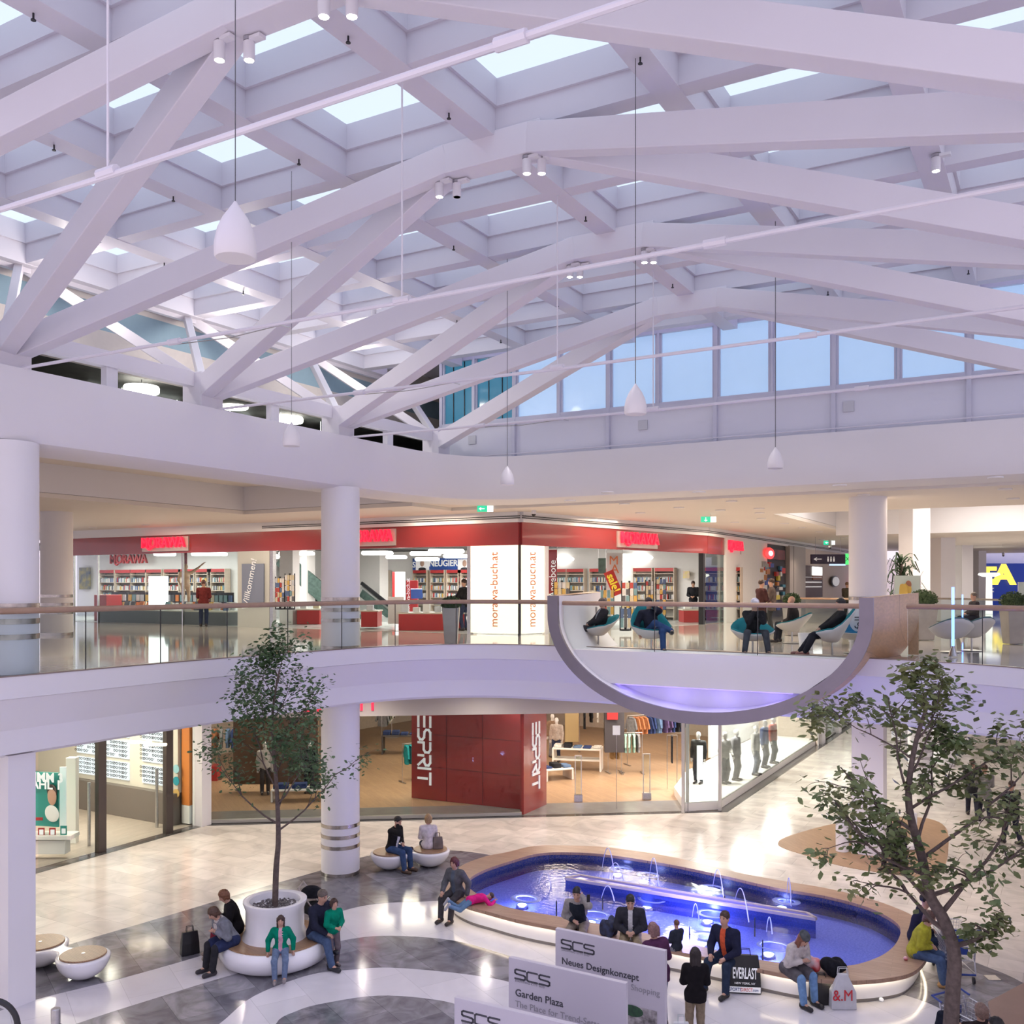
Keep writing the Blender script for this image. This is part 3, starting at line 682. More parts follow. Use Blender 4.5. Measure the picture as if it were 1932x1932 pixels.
    for sd in 'LR':
        an = J['a'+sd]; kn = J['k'+sd]; sh_d = (an-kn).normalized(); fd = Vector((0, 1, 0)) if pose != 'prone' else Vector((0, -.6, -.8))
        if pose != 'prone' and an.z > .16*s: fd = (Vector((0, 1, 0))-sh_d*sh_d.dot(Vector((0, 1, 0)))*.7).normalized()
        dwn = Vector((0, 0, -1)) if pose != 'prone' else Vector((0, -.8, .6))
        toe = an+fd*.17*s+dwn*.045*s; heel = an-fd*.045*s+dwn*.04*s
        feetp.append(('c', an, toe, .035*s, .03*s)); shoeprims.append([('c', heel, toe, .048*s, .044*s), ('c', an+(kn-an).normalized()*.05*s, heel, .052*s, .048*s)])
    allp = tors+arms+legs+hd+head+head2+hands_p+feetp
    V, Q = sdf_mesh(allp, vox, .035*s)
    if face:
        for sg in (-1, 1): ex.ell(hp_(sg*.030, .080, .022), (.011*s, .008*s, .008*s), 8, 1, Rh)
        ex.ell(hp_(0, .078, -.062), (.022*s, .012*s, .006*s), 8, 2, Rh)
        for sg in (-1, 1): ex.ell(hp_(sg*.031, .083, .042), (.019*s, .006*s, .004*s), 8, 1, Rh)
    net_obj('body', V, Q, [sk, EYE, LIPS], root, extra=ex)
    if body_only: return root
    # trousers
    tr = [('c', pel-rt*.07*s, pel+rt*.07*s, .118*s*f, .118*s*f), ('c', pel, pel+up*.08*s, .12*s*f, .12*s*f)]+[('c', J['h'+q], J['k'+q], .09*s*f, .066*s) for q in 'LR']+[('c', J['k'+q], J['k'+q].lerp(J['a'+q], .97), .068*s, .056*s) for q in 'LR']
    V, Q = sdf_mesh(tr, vox, .03*s, .008*s)
    net_obj('trousers', V, Q, cloth(pants), root)
    # jacket
    jk = list(tors)
    if sleeves: jk += [(a_[0], a_[1], a_[2] if i_ % 2 == 0 else Vector(a_[1]).lerp(Vector(a_[2]), .93), a_[3]+.008*s, a_[4]+.008*s) for i_, a_ in enumerate(arms)]
    if coat:
        if pose == 'stand': jk += [('c', pel+rt*q_*.05*s, pel+rt*q_*.06*s-Vector((0, 0, coat+.2)), .125*s*f, .13*s*f) for q_ in (-1, 1)]
        else: jk += [('c', J['h'+q], J['h'+q].lerp(J['k'+q], min(.9, coat*1.4)), .105*s*f, .10*s) for q in 'LR']
    if coat and pose == 'stand': jk.append(('z', pel-Vector((0, 0, coat+.04)), (0, 0, -1)))
    V, Q = sdf_mesh(jk, vox, .03*s, .016*s)
    if shirt or scarf or vest:   # open front
        mi = []; cent = V[Q].mean(1)
        for c_ in cent:
            l = Vector(c_)-ch; x_, y_ = l.dot(rt), l.dot(fwd); mi.append(1 if abs(x_) < .045*s and y_ > .04*s and shirt else (1 if vest and abs(x_) < .15*s and l.dot(up) > -.2*s and l.dot(up) < .22*s and (Vector(c_)-J['eL']).length > .2*s and (Vector(c_)-J['eR']).length > .2*s else 0))
        net_obj('jacket', V, Q, [cloth(top), cloth(shirt or vest or top)], root, mi=mi)
    else: net_obj('jacket', V, Q, cloth(top), root)
    col = M(); cpts = [neck+up*.012*s+(rt*math.cos(a)*.066+fwd*math.sin(a)*.066)*s for a in [2*PI*i/12 for i in range(13)]]
    if scarf: col.tube([p-up*.0*s for p in cpts], .036*s, 8); col.tube([neck+fwd*.10*s, ch+fwd*.16*s+up*.05*s, ch+fwd*.17*s-up*.14*s], [.04*s, .045*s, .03*s], 8); col.build('scarf', cloth(scarf), root, smooth='all', local=True)
    else: col.tube(cpts, (.034 if hood else .02)*s, 8); col.build('collar', cloth(hood or top), root, smooth='all', local=True)
    if skirt: 
        V, Q = sdf_mesh([('c', J['h'+q], J['h'+q].lerp(J['k'+q], .8), .115*s, .10*s) for q in 'LR'], vox, .06*s, .01*s); net_obj('skirt', V, Q, cloth(skirt), root)
    for sp in shoeprims:
        V, Q = sdf_mesh(sp, vox*.8, .02*s); V[:, 2] = np.maximum(V[:, 2], .0) if pose != 'prone' and min(p[1].z for p in sp) < .15 else V[:, 2]
        net_obj('shoe', V, Q, mat('shoe_%d_%d_%d' % (shoes[0]*255, shoes[1]*255, shoes[2]*255), shoes, .5, noise_amt=.1), root)
    # hair
    if hstyle != 'bald':
        hr = [('e', hp_(0, -.012, .045), (.086*s, .106*s, .098*s), Rl)]
        if hstyle in ('long', 'bob'):
            L_ = .10 if hstyle == 'bob' else .42
            for x_ in (-.055, 0, .055): hr.append(('c', hp_(x_, -.05, .03), hp_(x_, -.075, .03)-up*L_*s, .05*s, .035*s))
            for sg in (-1, 1): hr.append(('c', hp_(sg*.07, 0, .03), hp_(sg*.078, .015, -.02)-up*(L_-.06)*s, .03*s, .018*s))
            if hstyle == 'bob': hr.append(('e', hp_(0, -.03, .0), (.10*s, .09*s, .09*s), Rl))
        cut = [('s', hp_(0, .10, -.045 if hstyle in ('long', 'bob') else -.035), (.062*s if hstyle in ('long', 'bob') else .12*s, .085*s, .105*s), Rl)]
        if hstyle == 'short': cut.append(('z', hp_(0, -.02, -.035), -(Rh @ Vector((0, .35, 1)).normalized())))
        V, Q = sdf_mesh(hr+cut, .014, .02*s)
        V = V+np.stack([np.sin(V[:, 2]*130+V[:, 0]*60), np.sin(V[:, 0]*150), np.sin(V[:, 1]*140+V[:, 2]*50)], 1)*.0035*s
        if len(Q): net_obj('hair', V, Q, hairm(hair), root)
    if hat:
        kind, hc_ = hat
        hh = [('e', hp_(0, -.02, .065), (.095*s, .115*s, .092*s), Rl), ('z', hp_(0, 0, .035), -(Rh @ Vector((0, .25, 1)).normalized()))]
        V, Q = sdf_mesh(hh, .014, .02*s); hob = net_obj(kind, V, Q, cloth(hc_, .4), root)
        if kind == 'cap':
            M().box(hp_(0, .12, .055), (.13*s, .09*s, .012*s), mtx=Rh).build('cap_brim', cloth(hc_), hob, local=True)
    root['_hc'] = tuple(hc); root['_wR'] = tuple(J['wR']); root['_wL'] = tuple(J['wL'])
    return root
def clean_props():
    for o in bpy.data.objects:
        for k_ in ('_hc', '_wR', '_wL'):
            if k_ in o: del o[k_]
def yaw_to(x, y=0): return math.atan2(y, x)-PI/2     # facing direction (world xy) -> z rotation
def sdir(sx, sy=0):
    """world facing from screen-plan direction: sx = to the picture's right, sy = away"""
    v = RT*sx+FW*sy; return yaw_to(v.x, v.y)

# ================================================================ UPPER SHOPS
def ray(x): r = (x-966)/FPX; return FW+RT*r
def hit(x, a, b):
    """plan point where pixel column x meets the line a-b; returns (point, depth)"""
    d = ray(x); a = Vector((a[0], a[1], 0)); b = Vector((b[0], b[1], 0)); e = b-a; c = Vector((CAM.x, CAM.y, 0))
    den = d.x*e.y-d.y*e.x; t = ((a.x-c.x)*e.y-(a.y-c.y)*e.x)/den; p = c+d*t; p.z = 0; return p, t
def zat(y, D): return CAM.z+(HY-y)/FPX*D
MA, MB_, MC, MD = (-30, 16.4), (.8, 16.4), (3.2, 27.4), (3.6, 60)
LITP = mat('lit_cream_panel', (.9, .85, .75), .4, emit=(1, .88, .70), es=.72)
INW = mat('shop_wall_white', (.78, .77, .75), .6, noise_amt=.02)
PILL = emis('lamp_tube_white', (1, .98, .93), 5)
SHOPC = mat('shop_ceiling_dark', (.06, .06, .06), .8, noise_amt=.2)
def wallseg(name, a, b, z0, z1, m, t=.12, lab=None):
    o = M().wall(a, b, z0, z1, t).build(name, m); return struct(o, lab)
# red fascia, bulkhead and slot diffuser
def facade_band(name, a, b, z0, z1, m, t=.2, lab=None, cat='fascia'):
    o = M().wall(a, b, z0, z1, t).build(name, m); tag(o, lab, cat); return o
e1 = hit(139, MA, MB_)[0]
facade_band('shop_fascia', e1, MB_, 8.45, 9.17, RED, lab='long red bookshop fascia left of the lit corner panels')
facade_band('shop_fascia', MB_, MC, 8.45, 9.17, RED, lab='red bookshop fascia right of the lit corner panels')
eR = hit(1424, MC, MD)[0]
facade_band('shop_fascia', MC, eR, 8.45, 9.17, RED, lab='short red bookshop fascia at its right end')
wallseg('wall_back', MA, MB_, 9.17, 9.5, WHITE, .3); wallseg('wall_right', MB_, MC, 9.17, 9.5, WHITE, .3); wallseg('wall_right', MC, MD, 9.17, 9.5, WHITE, .3)
off_ = .17
g = M(); s0 = hit(500, MA, MB_)[0]
for dz in (9.285, 9.345):
    g.b2(s0.x, MB_[0]+.1, 16.4-.165, 16.4-.15, dz, dz+.028)
    g.wall((MB_[0]+.16, 16.25), (MC[0]+.16, 27.4), dz, dz+.028, .02); g.wall((MC[0]+.16, 27.4), (MD[0]+.16, 60), dz, dz+.028, .02)
o = g.build('slot_diffuser', BLACK); tag(o, 'pair of thin black slots running above the red bookshop fascia', 'vent')
# shop floor, ceiling, back walls
struct(M().prism([(-30, 16.5), (.7, 16.5), (3.1, 27.4), (3.3, 36), (-30, 36)], Z2, Z2+.01).build('floor', tiles('shop_floor', (.62, .60, .57), (.58, .56, .53), (.4, .4, .38), .9, .9, .2)))
struct(M().prism([(-30, 16.5), (.7, 16.5), (3.1, 27.4), (3.3, 36), (-30, 36)], 8.95, 9.05).build('ceiling', SHOPC))
wallseg('wall_back', (-30, 22.9), (-17.6, 22.9), Z2, 8.95, INW); wallseg('wall_back', (-17.6, 31.4), (3.3, 31.4), Z2, 8.95, INW); wallseg('wall_left', (-17.6, 22.9), (-17.6, 31.4), Z2, 8.95, INW)
wallseg('wall_right', (3.35, 29.5), (3.35, 36), Z2, 9.2, INW)
for (x_, y_, p_) in ((-20.5, 19.6, 260), (-13, 21, 260), (-8, 22, 300), (-3, 21, 260), (-1, 27, 260), (-9, 28, 300), (-25, 20, 160)):
    area((x_, y_, 8.85), 2.5, 2.5, p_, (1, .96, .90))
def panel(x0, x1, a, b, z0, z1, m, name='glass_panel', t=.03, parent=None):
    p, q = hit(x0, a, b)[0], hit(x1, a, b)[0]; return M().wall(p, q, z0, z1, t).build(name, m, parent)
sf = thing('storefront', 'glazed bookshop front left of the lit corner with steel frames', 'shop front', (-10, 16.4, Z2))
for (a, b) in ((141, 185), (186, 345), (346, 451)): panel(a, b, MA, MB_, Z2+.02, 8.45, GLS, 'glass_panel', .02, sf)
for x in (140, 185.5, 345.5): panel(x-.8, x+.8, MA, MB_, Z2, 8.45, STEEL, 'frame_post', .08, sf)
for x in (515, 887): panel(x-3, x+3, MA, MB_, Z2, 8.45, STEEL, 'frame_post', .18, sf)
p = panel(452, 512, MA, MB_, Z2, 8.45, mat('pale_grey_panel', (.60, .62, .58), .35), 'front_panel', .2, sf)
sf2 = thing('storefront', 'glazed bookshop front right of the lit corner with dark steel posts', 'shop front', (2, 22, Z2))
for (a, b, A_, B_) in ((1332, 1378, MC, MD), (1379, 1412, MC, MD)): panel(a, b, A_, B_, Z2+.02, 8.45, GLS, 'glass_panel', .02, sf2)
panel(1026, 1032, MB_, MC, Z2, 8.45, WHITE, 'frame_post', .14, sf2)
for x_, m__ in ((1324, DARK), (1413, STEEL)):
    q_ = hit(x_, *((MB_, MC) if x_ < 1400 else (MC, MD)))[0]; M().b2(q_.x-.1, q_.x+.1, q_.y-.1, q_.y+.1, Z2, 8.45).build('frame_post', m__, sf2)
panel(1416, 1426, MC, MD, Z2, 9.17, WHITE, 'frame_post', .25, sf2)
# lit corner panels with the vertical web address
ORG = mat('orange_letters', (.75, .22, .08), .5)
lt = thing('lit_sign_panel', 'glowing cream corner panel with vertical orange lettering, left half', 'sign', (MB_[0]-1, 16.4, Z2))
pl = hit(891, MA, MB_)[0]; M().b2(pl.x, .79, 16.3, 16.42, Z2+.05, 8.45).build('light_box', LITP, lt)
UPY = Vector((0, 0, 1))
pc = hit(936, MA, MB_)[0]
text('lettering', 'morawa-buch.at', .40, ORG, lt, (pc.x, 16.285, 7.04), face_rot((0, 0, 1), (-1, 0, 0)), ext=.004, sx=.92)
rt_ = thing('lit_sign_panel', 'glowing cream corner panel with vertical orange lettering, right half', 'sign', (1, 17, Z2))
q1 = hit(1025, MB_, MC)[0]; M().wall((.83, 16.42), q1, Z2+.05, 8.45, .1).build('light_box', LITP, rt_)
dd = (Vector((MC[0], MC[1], 0))-Vector((MB_[0], MB_[1], 0))).normalized(); nn = Vector((dd.y, -dd.x, 0))
pc = hit(1001, MB_, MC)[0]+nn*.062; pc.z = 7.04
text('lettering', 'morawa-buch.at', .40, ORG, rt_, pc, face_rot((0, 0, 1), -dd), ext=.004, sx=.92, sy=1.4)
M().wall((.8, 16.3), (.82, 16.4), Z2, 8.45, .04).build('corner_joint', DARK, rt_)
# MORAWA signs
REDL = mat('red_neon_letters', (.8, .02, .06), .4, emit=(1, .02, .06), es=.75); SIDEL = mat('letter_side', (.18, .01, .02), .5)
def morawa(x0, x1, a, b, label, z0=8.53, z1=9.1, lit=True, board=True):
    P0, P1 = hit(x0, a, b)[0], hit(x1, a, b)[0]; d = (P1-P0).normalized(); n = Vector((d.y, -d.x, 0)); c = (P0+P1)/2+n*.13; W_ = (P1-P0).length
    t = thing('shop_sign', label, 'sign', (c.x, c.y, z0))
    if board: M().wall(P0+n*.13, P1+n*.13, z0, z1, .06).build('sign_board', mat('sign_board_grey', (.55, .50, .47), .4, .3, noise_amt=.03), t)
    h = (z1-z0)*.78
    cc = c+n*.12; cc.z = (z0+z1)/2+.04
    o = text('lettering', 'MORAWA', h*1.30, REDL if lit else REDSH, t, cc, face_rot(d), ext=.05, off=.012*h*1.4, spacing=1.0, shear=.0)
    vs = [v.co.copy() for v in o.data.vertices]; 
    wpx = (max(v.dot(world_inv(t).to_3x3() @ d) for v in vs)-min(v.dot(world_inv(t).to_3x3() @ d) for v in vs))
    k_ = (W_*.93)/wpx
    ld = world_inv(t).to_3x3() @ d; lc = world_inv(t) @ cc
    for v in o.data.vertices:
        q = (v.co-lc).dot(ld); v.co += ld*(q*(k_-1))
    zl = min(v.z for v in vs); g = M(); 
    # pointed notch under the first letter, as on the sign
    ex = cc-d*(W_*.93/2-W_*.12); g.prism([(0, 0), (1, 0), (.5, 1)], 0, 1)
    g.v = [tuple(ex+d*(x*.16*W_*.7-.02)+n*(.05 if z > .5 else -.05)+Vector((0, 0, -h*.42-y*h*.22))) for x, y, z in g.v]
    g.build('letter_tip', REDL if lit else REDSH, t)
    return t
morawa(274, 361, MA, MB_, 'red glowing bookshop name sign at the left end of the fascia')
morawa(664, 751, MA, MB_, 'red glowing bookshop name sign half hidden behind the round column')
morawa(1159, 1234, MB_, MC, 'red glowing bookshop name sign right of the lit corner')
morawa(1364, 1392, MC, MD, 'narrow red bookshop name sign seen at a steep angle')
morawa(213, 288, (-30, 22.7), (-17.6, 22.7), 'red bookshop name lettering on the white wall above the bookcases', 8.12, 8.75, False, False)
# bookcases and books
BKC = [(.75, .72, .68), (.10, .16, .32), (.48, .07, .06), (.66, .58, .40), (.12, .12, .13), (.20, .36, .40), (.70, .45, .12), (.60, .62, .66)]
bkm = [mat('book_%d' % i, c, .5, noise_amt=.1) for i, c in enumerate(BKC)]
SHW = mat('shelf_wood', (.60, .50, .40), .5, noise_amt=.08); SHB = mat('shelf_back', (.30, .27, .24), .7, noise_amt=.1)
protos = []
for i in range(8):
    hh = .19+.03*(i % 3)
    o = M().b2(-.017, .017, -.07, .07, 0, hh).build('book', bkm[i]); protos.append(o)
for o in protos: tag(o, 'small upright book on the bookshop shelves', 'book', 'books on the bookshop shelves')
used_p = set(); nbook = [0]; rest = M()
def put_book(p, rz):
    i = random.choice((0, 0, 1, 2, 3, 4, 5, 6, 7, 7))
    if nbook[0] < 300:
        o = protos[i]
        if i in used_p: o = o.copy(); COL.objects.link(o)
        used_p.add(i); o.location = p; o.rotation_euler = (0, 0, rz); nbook[0] += 1
    else:
        rest.box((p[0], p[1], p[2]+.11), (.034, .14, .19+.03*(i % 3)), rz, i)
def bookcase(c, rz, label, group, w_=1.15, h=2.35, books=0, shelves=5):
    t = thing('bookcase', label, 'bookcase', (c[0], c[1], Z2+.01), rz, group)
    f = M(); f.b2(-w_/2, -w_/2+.03, -.18, .18, 0, h).b2(w_/2-.03, w_/2, -.18, .18, 0, h)
    for k_ in range(shelves+1): f.b2(-w_/2+.03, w_/2-.03, -.165, .165, .12+k_*(h-.4)/shelves, .145+k_*(h-.4)/shelves)
    f.build('frame', SHW, t, local=True)
    M().b2(-w_/2+.03, w_/2-.03, .15, .178, .02, h).build('back_board', SHB, t, local=True)
    M().b2(-w_/2+.03, w_/2-.03, -.18, -.15, h-.16, h-.01).build('header', REDSH, t, local=True)
    R = Matrix.Rotation(rz, 3, 'Z')
    if books:
        for k_ in range(shelves-1, shelves-1-books, -1):
            x = -w_/2+.06
            while x < w_/2-.06:
                if random.random() > .06:
                    q = R @ Vector((x, -.05, 0)); put_book((c[0]+q.x, c[1]+q.y, Z2+.01+.146+k_*(h-.4)/shelves), rz)
                x += .055
    return t
bp = [hit(x, (-30, 22.6), (-17, 22.6))[0] for x in (206, 236, 265, 294, 329, 357, 386, 412)]
for i, p in enumerate(bp):
    bookcase((p.x, 22.62), 0, 'red topped bookcase, %s from the left on the white wall' % ['first', 'second', 'third', 'fourth', 'fifth', 'sixth', 'seventh', 'eighth'][i], 'bookcases along the white wall', w_=abs(bp[1].x-bp[0].x)*.97, books=3)
bq = [hit(x, (-18, 31), (4, 31))[0] for x in (690, 720, 793, 826, 857, 879)]
for i, p in enumerate(bq):
    bookcase((p.x, 31.1), 0, ['red topped bookcase just right of the round column', 'narrow bookcase left of the white wall pier', 'bookcase below the blue poster banner, its left end', 'bookcase below the white lettering of the blue banner', 'bookcase below the right half of the blue banner', 'bookcase partly behind the standing man in a hood'][i], 'bookcases at the back of the shop', w_=.9, books=3)
br_ = [hit(x, (-18, 31), (4, 31))[0] for x in (1053, 1086, 1130, 1213, 1254)]
for i, p in enumerate(br_):
    bookcase((p.x, 31.1), 0, ['light wood bookcase behind the red hanging banner', 'light wood bookcase behind the left magazine stand', 'light wood bookcase behind the sale banner', 'light wood bookcase right of the white pillar', 'light wood bookcase beside the framed picture'][i], 'bookcases seen through the right entrance', w_=.95, books=3)
bs_ = [hit(x, (-18, 31), (4, 31))[0] for x in (1340, 1378)]
for i, p in enumerate(bs_):
    bookcase((p.x, 31.1), 0, ['bookcase of boxes behind the right glass, left unit', 'bookcase of boxes behind the right glass, right unit'][i], 'bookcases behind the right glass', w_=.95, books=4)
if rest.v: o = rest.build('books', bkm); o['label'] = 'rows of more upright books filling the bookshop shelves'; o['category'] = 'books'; o['kind'] = 'stuff'
for i in range(8):
    if i not in used_p: bpy.data.objects.remove(protos[i])
# ceiling lamps inside
pr = None
for i, (x, y, Dp, L_) in enumerate(((311, 1042, 42, .9), (712, 1040, 40, 1.3), (748, 1048, 46, 1.0), (803, 1041, 40, 1.3), (842, 1036, 37, 1.4), (860, 1046, 42, 1.1), (806, 1052, 47, 1.2), (698, 1055, 50, .9), (1070, 1052, 46, 1.0), (1212, 1049, 44, 1.1), (520, 1046, 36, .25), (395, 1042, 44, 1.6), (560, 1041, 44, 1.6))):
    p = px(x, y, Dp); p.z = min(8.9, p.z)
    lab = 'long white ceiling lamp glowing in the bookshop'
    o = M().b2(-L_/2, L_/2, -.22, .22, -.16, .0); o.v = [tuple(p+RT*a+FW*b+Vector((0, 0, c))) for a, b, c in o.v]
    o = o.build('ceiling_lamp', PILL, bevel=.07); tag(o, lab, 'lamp', 'lamps under the bookshop ceiling')
# posters, banners
BLUEP = mat('poster_blue', (.03, .10, .42), .4, noise_amt=.2, noise_scale=2); WTXT = mat('white_print', (.85, .85, .86), .5, emit=(1, 1, 1), es=.15); DPR = mat('dark_print', (.05, .05, .06), .5)
def board(name, label, cat, x0, x1, y0, y1, D, m, t=.05, ang=None, parent=None, axis=None, grp=None):
    a = px(x0, y0, D); b = px(x1, y1, D)
    if axis: a, Da = hit(x0, *axis); b, Db = hit(x1, *axis); a.z = zat(y0, Da); b.z = zat(y1, Db)
    o = M().wall(a, b, min(a.z, b.z), max(a.z, b.z), t).build(name, m, parent)
    if label: tag(o, label, cat, grp)
    return o, a, b
AX31 = ((-18, 31.1), (4, 31.1))
t = thing('banner', 'blue poster banner with large white word above the back bookcases', 'banner', (hit(830, *AX31)[0].x, 31.2, 8))
board('banner_sheet', None, None, 779, 884, 1054, 1077, 0, BLUEP, parent=t, axis=((-18, 31.25), (4, 31.25)))
c, D_ = hit(834, *AX31); text('lettering', 'NEUGIER', .46, WTXT, t, (c.x, 31.2, zat(1063, D_)), face_rot((1, 0, 0)), ext=.01, off=.01, sx=.95)
c, D_ = hit(779, *AX31); text('lettering', 'S', .42, WTXT, t, (c.x, 31.2, zat(1066, D_)), face_rot((1, 0, 0)), ext=.01)
for x in (795, 875):
    c, D_ = hit(x, *AX31); g = M().b2(c.x-.42, c.x+.42, 31.18, 31.215, zat(1076, D_), zat(1055, D_)); g.ell((c.x, 31.17, zat(1063, D_)), (.13, .03, .17), 12, 1); g.ell((c.x, 31.17, zat(1074, D_)), (.25, .03, .1), 12, 2); g.build('portrait', [WTXT, mat('poster_skin', (.5, .33, .25), .6), DPR], t)
board('poster', 'dark poster with yellow lettering on the white wall at the far left', 'poster', 150, 170, 1071, 1112, 0, mat('poster_dark', (.06, .09, .13), .5, col2=(.35, .30, .08), noise_scale=3), axis=((-30, 22.7), (-17, 22.7)))
t = thing('poster', 'grey poster with slanting white greeting on the pale front panel', 'poster', (hit(480, MA, MB_)[0].x, 16.2, 6.7))
board('poster_sheet', None, None, 457, 498, 1064, 1142, 0, mat('poster_slate', (.22, .26, .36), .5), parent=t, axis=((-30, 16.25), (1, 16.25)))
c, D_ = hit(478, MA, MB_); text('lettering', 'Willkommen!', .42, WTXT, t, (c.x, 16.2, zat(1102, D_)), face_rot((.25, 0, 1), (-1, 0, .25)), ext=.006, sx=.85)
sg_ = thing('banner', 'white vertical banner with coloured letters and a slanted red sale sticker', 'banner', px(1160, 1130, 38))
a, b = px(1144, 1043, 38), px(1174, 1122, 38); M().wall(a, b, b.z, a.z, .05).build('banner_sheet', INW, sg_); hang(sg_, [(a.x, a.y, a.z), (b.x, b.y, a.z)], 8.95)
text('lettering', 'M', .5, ORG, sg_, px(1158, 1058, 37.9), face_rot(RT), ext=.01); text('lettering', 'A', .5, ORG, sg_, px(1160, 1074, 37.9), face_rot(RT), ext=.01)
c = px(1157, 1100, 37.6); d_ = (RT*.42-Vector((0, 0, 1))).normalized(); nn_ = d_.cross(FW).normalized()
g = M(); g.box(c, (1.0, .03, .4), mtx=Matrix((d_, FW, nn_)).transposed()); g.build('sticker', mat('sale_red', (.6, .04, .03), .5), sg_)
text('sticker_lettering', 'sale!', .42, mat('sale_yellow', (.85, .65, .05), .5, emit=(1, .75, .05), es=.2), sg_, c-FW*.03, face_rot(d_, -nn_ if nn_.z < 0 else nn_), ext=.006, off=.01)
board('white_pillar', 'slim white pillar with coloured letter behind the sale banner', 'pillar', 1176, 1190, 1045, 1150, 40, INW, .3)
rb = thing('banner', 'narrow red vertical banner hanging just inside the right entrance', 'banner', px(1043, 1115, 34))
a, b = px(1035, 1037, 34), px(1051, 1120, 34); M().wall(a, b, b.z, a.z, .04).build('banner_sheet', RED, rb); hang(rb, [(a.x, a.y, a.z), (b.x, b.y, a.z)], 8.95)
text('lettering', 'Angebote', .34, WTXT, rb, px(1043, 1092, 33.9), face_rot((0, 0, 1), -RT), ext=.006)
o, a, b = board('banner', 'dark red vertical banner behind the wooden figure', 'banner', 343, 353, 1038, 1080, 40, RED, .05); hang(o, [(a.x, a.y, a.z)], 8.95)
board('framed_picture', 'small pale orange picture on the white shop wall', 'picture', 1289, 1301, 1077, 1091, 0, mat('picture_pastel', (.65, .5, .45), .6, col2=(.7, .6, .2), noise_scale=6), axis=AX31)
o, a, b = board('poster', 'dark poster hanging in front of the light bookcases', 'poster', 1129, 1143, 1053, 1081, 39, mat('poster_green', (.05, .08, .06), .5, noise_amt=.5, noise_scale=5), .04); hang(o, [(a.x, a.y, a.z), (b.x, b.y, a.z)], 8.95)
# lit white box, window plinth and goods in the left window
o, a, b = board('light_box', 'bright white glowing box standing in the left shop window', 'lamp', 283, 315, 1087, 1157, 40.5, emis('light_box_white', (1, .99, .94), 1.9), .3)
pa, pb = hit(212, (-30, 17.3), (1, 17.3))[0], hit(452, (-30, 17.3), (1, 17.3))[0]
o = M().b2(pa.x, pb.x, 16.6, 18.0, Z2+.01, Z2+.52).build('window_plinth', [mat('plinth_grey', (.13, .13, .135), .4)]); tag(o, 'long dark grey plinth inside the left bookshop window', 'plinth')
o = M().b2(pa.x, pb.x, 16.6, 18.0, Z2+.521, Z2+.56).build('plinth_top', mat('plinth_top', (.62, .56, .48), .4)); tag(o, 'pale top board lying on the dark window plinth', 'board')
rc = [hit(192, (-30, 18), (1, 18))[0], hit(216, (-30, 18), (1, 18))[0]]
o = M().b2(rc[0].x, rc[1].x-.02, 17.6, 18.4, Z2+.01, Z2+1.15).build('counter', REDSH, bevel=.02); tag(o, 'red counter at the left end of the window plinth', 'counter')
# window books stood face-out on the plinth
for i in range(34):
    x = random.uniform(220, 448)
    if 280 < x < 318: continue
    p = hit(x, (-30, 17.0+random.random()*.9), (1, 17.0+random.random()*.9))[0]; p.y = 16.85+random.random()*.95
    o = protos[0]
    g = M().box((0, 0, .16), (.24, .05, .32), 0, 0, Matrix.Rotation(-.25, 3, 'X')); g.v = [tuple(Vector(v)+Vector((p.x, p.y, Z2+.575))) for v in g.v]
    o = g.build('display_book', random.choice(bkm+[mat('book_orange', (.75, .22, .05), .5)])); tag(o, 'book stood face out on the window plinth', 'book', 'books displayed in the left window')
for i in range(7):
    x = 222+i*33
    p = hit(x, (-30, 19), (1, 19))[0]
    t = thing('display_stand', 'low rack of bright book covers behind the window plinth', 'rack', (p.x, 19.1, Z2+.01), 0, 'racks behind the left window')
    g = M(); g.b2(-.55, .55, -.02, .02, 0, 1.25).b2(-.55, .55, -.25, .25, 0, .06); g.build('frame', DARK, t, local=True)
    for r_ in range(3):
        for c_ in range(4):
            M().box((-.40+c_*.27, -.06, .32+r_*.34), (.2, .04, .28), 0).build('cover', random.choice(bkm+[mat('book_orange', (.75, .22, .05), .5)]), t, local=True)
# wooden figure with an outstretched arm in the window
p = hit(350, (-30, 17.3), (1, 17.3))[0]
person('life-size wooden jointed figure in the shop window with one arm raised sideways', (p.x, 17.3, Z2+.565), sdir(.5, -.8), 'stand', 1.9, skin=WOODSK, hands={'L': (-.62, .15, 1.75), 'R': (.22, .2, .95)}, face=False, body_only=True, name='wooden_figure', cat='mannequin', vox=.03)
# escalator seen in the middle bay
es = thing('escalator', 'dark escalator rising behind the glass between the shop pillars', 'escalator', px(570, 1130, 46))
EG = mat('escalator_glass', (.10, .16, .14), .15, noise_amt=.3); EL = mat('escalator_light', (.5, .6, .55), .4, emit=(.7, 1, .85), es=1.2)
for k_, (dy, m_, hgt) in enumerate(((0, EG, .9), (-14, DARK, .14), (30, EL, .06), (38, EG, .5), (20, DARK, .2))):
    D_ = 45+k_*.4
    a, b = px(530, 1052+dy, D_), px(690, 1190+dy, D_-1)
    M().bar(a, b, .12, hgt*.9).build(['side_panel', 'handrail', 'light_strip', 'side_panel', 'skirt'][k_], m_, es)
es2 = thing('escalator', 'small escalator handrail descending behind the white sign stand', 'escalator', px(710, 1140, 47))
for k_, (dy, m_, hgt) in enumerate(((0, DARK, .16), (8, STEEL, .12), (18, EG, .4))):
    M().bar(px(682, 1100+dy, 47), px(745, 1150+dy, 46), .1, hgt).build(['handrail', 'side_panel', 'side_panel'][k_], m_, es2)
struct(M().b2(-15.5, -14.9, 24, 24.6, Z2, 8.95).build('column', INW)); c, D_ = hit(745, *AX31)
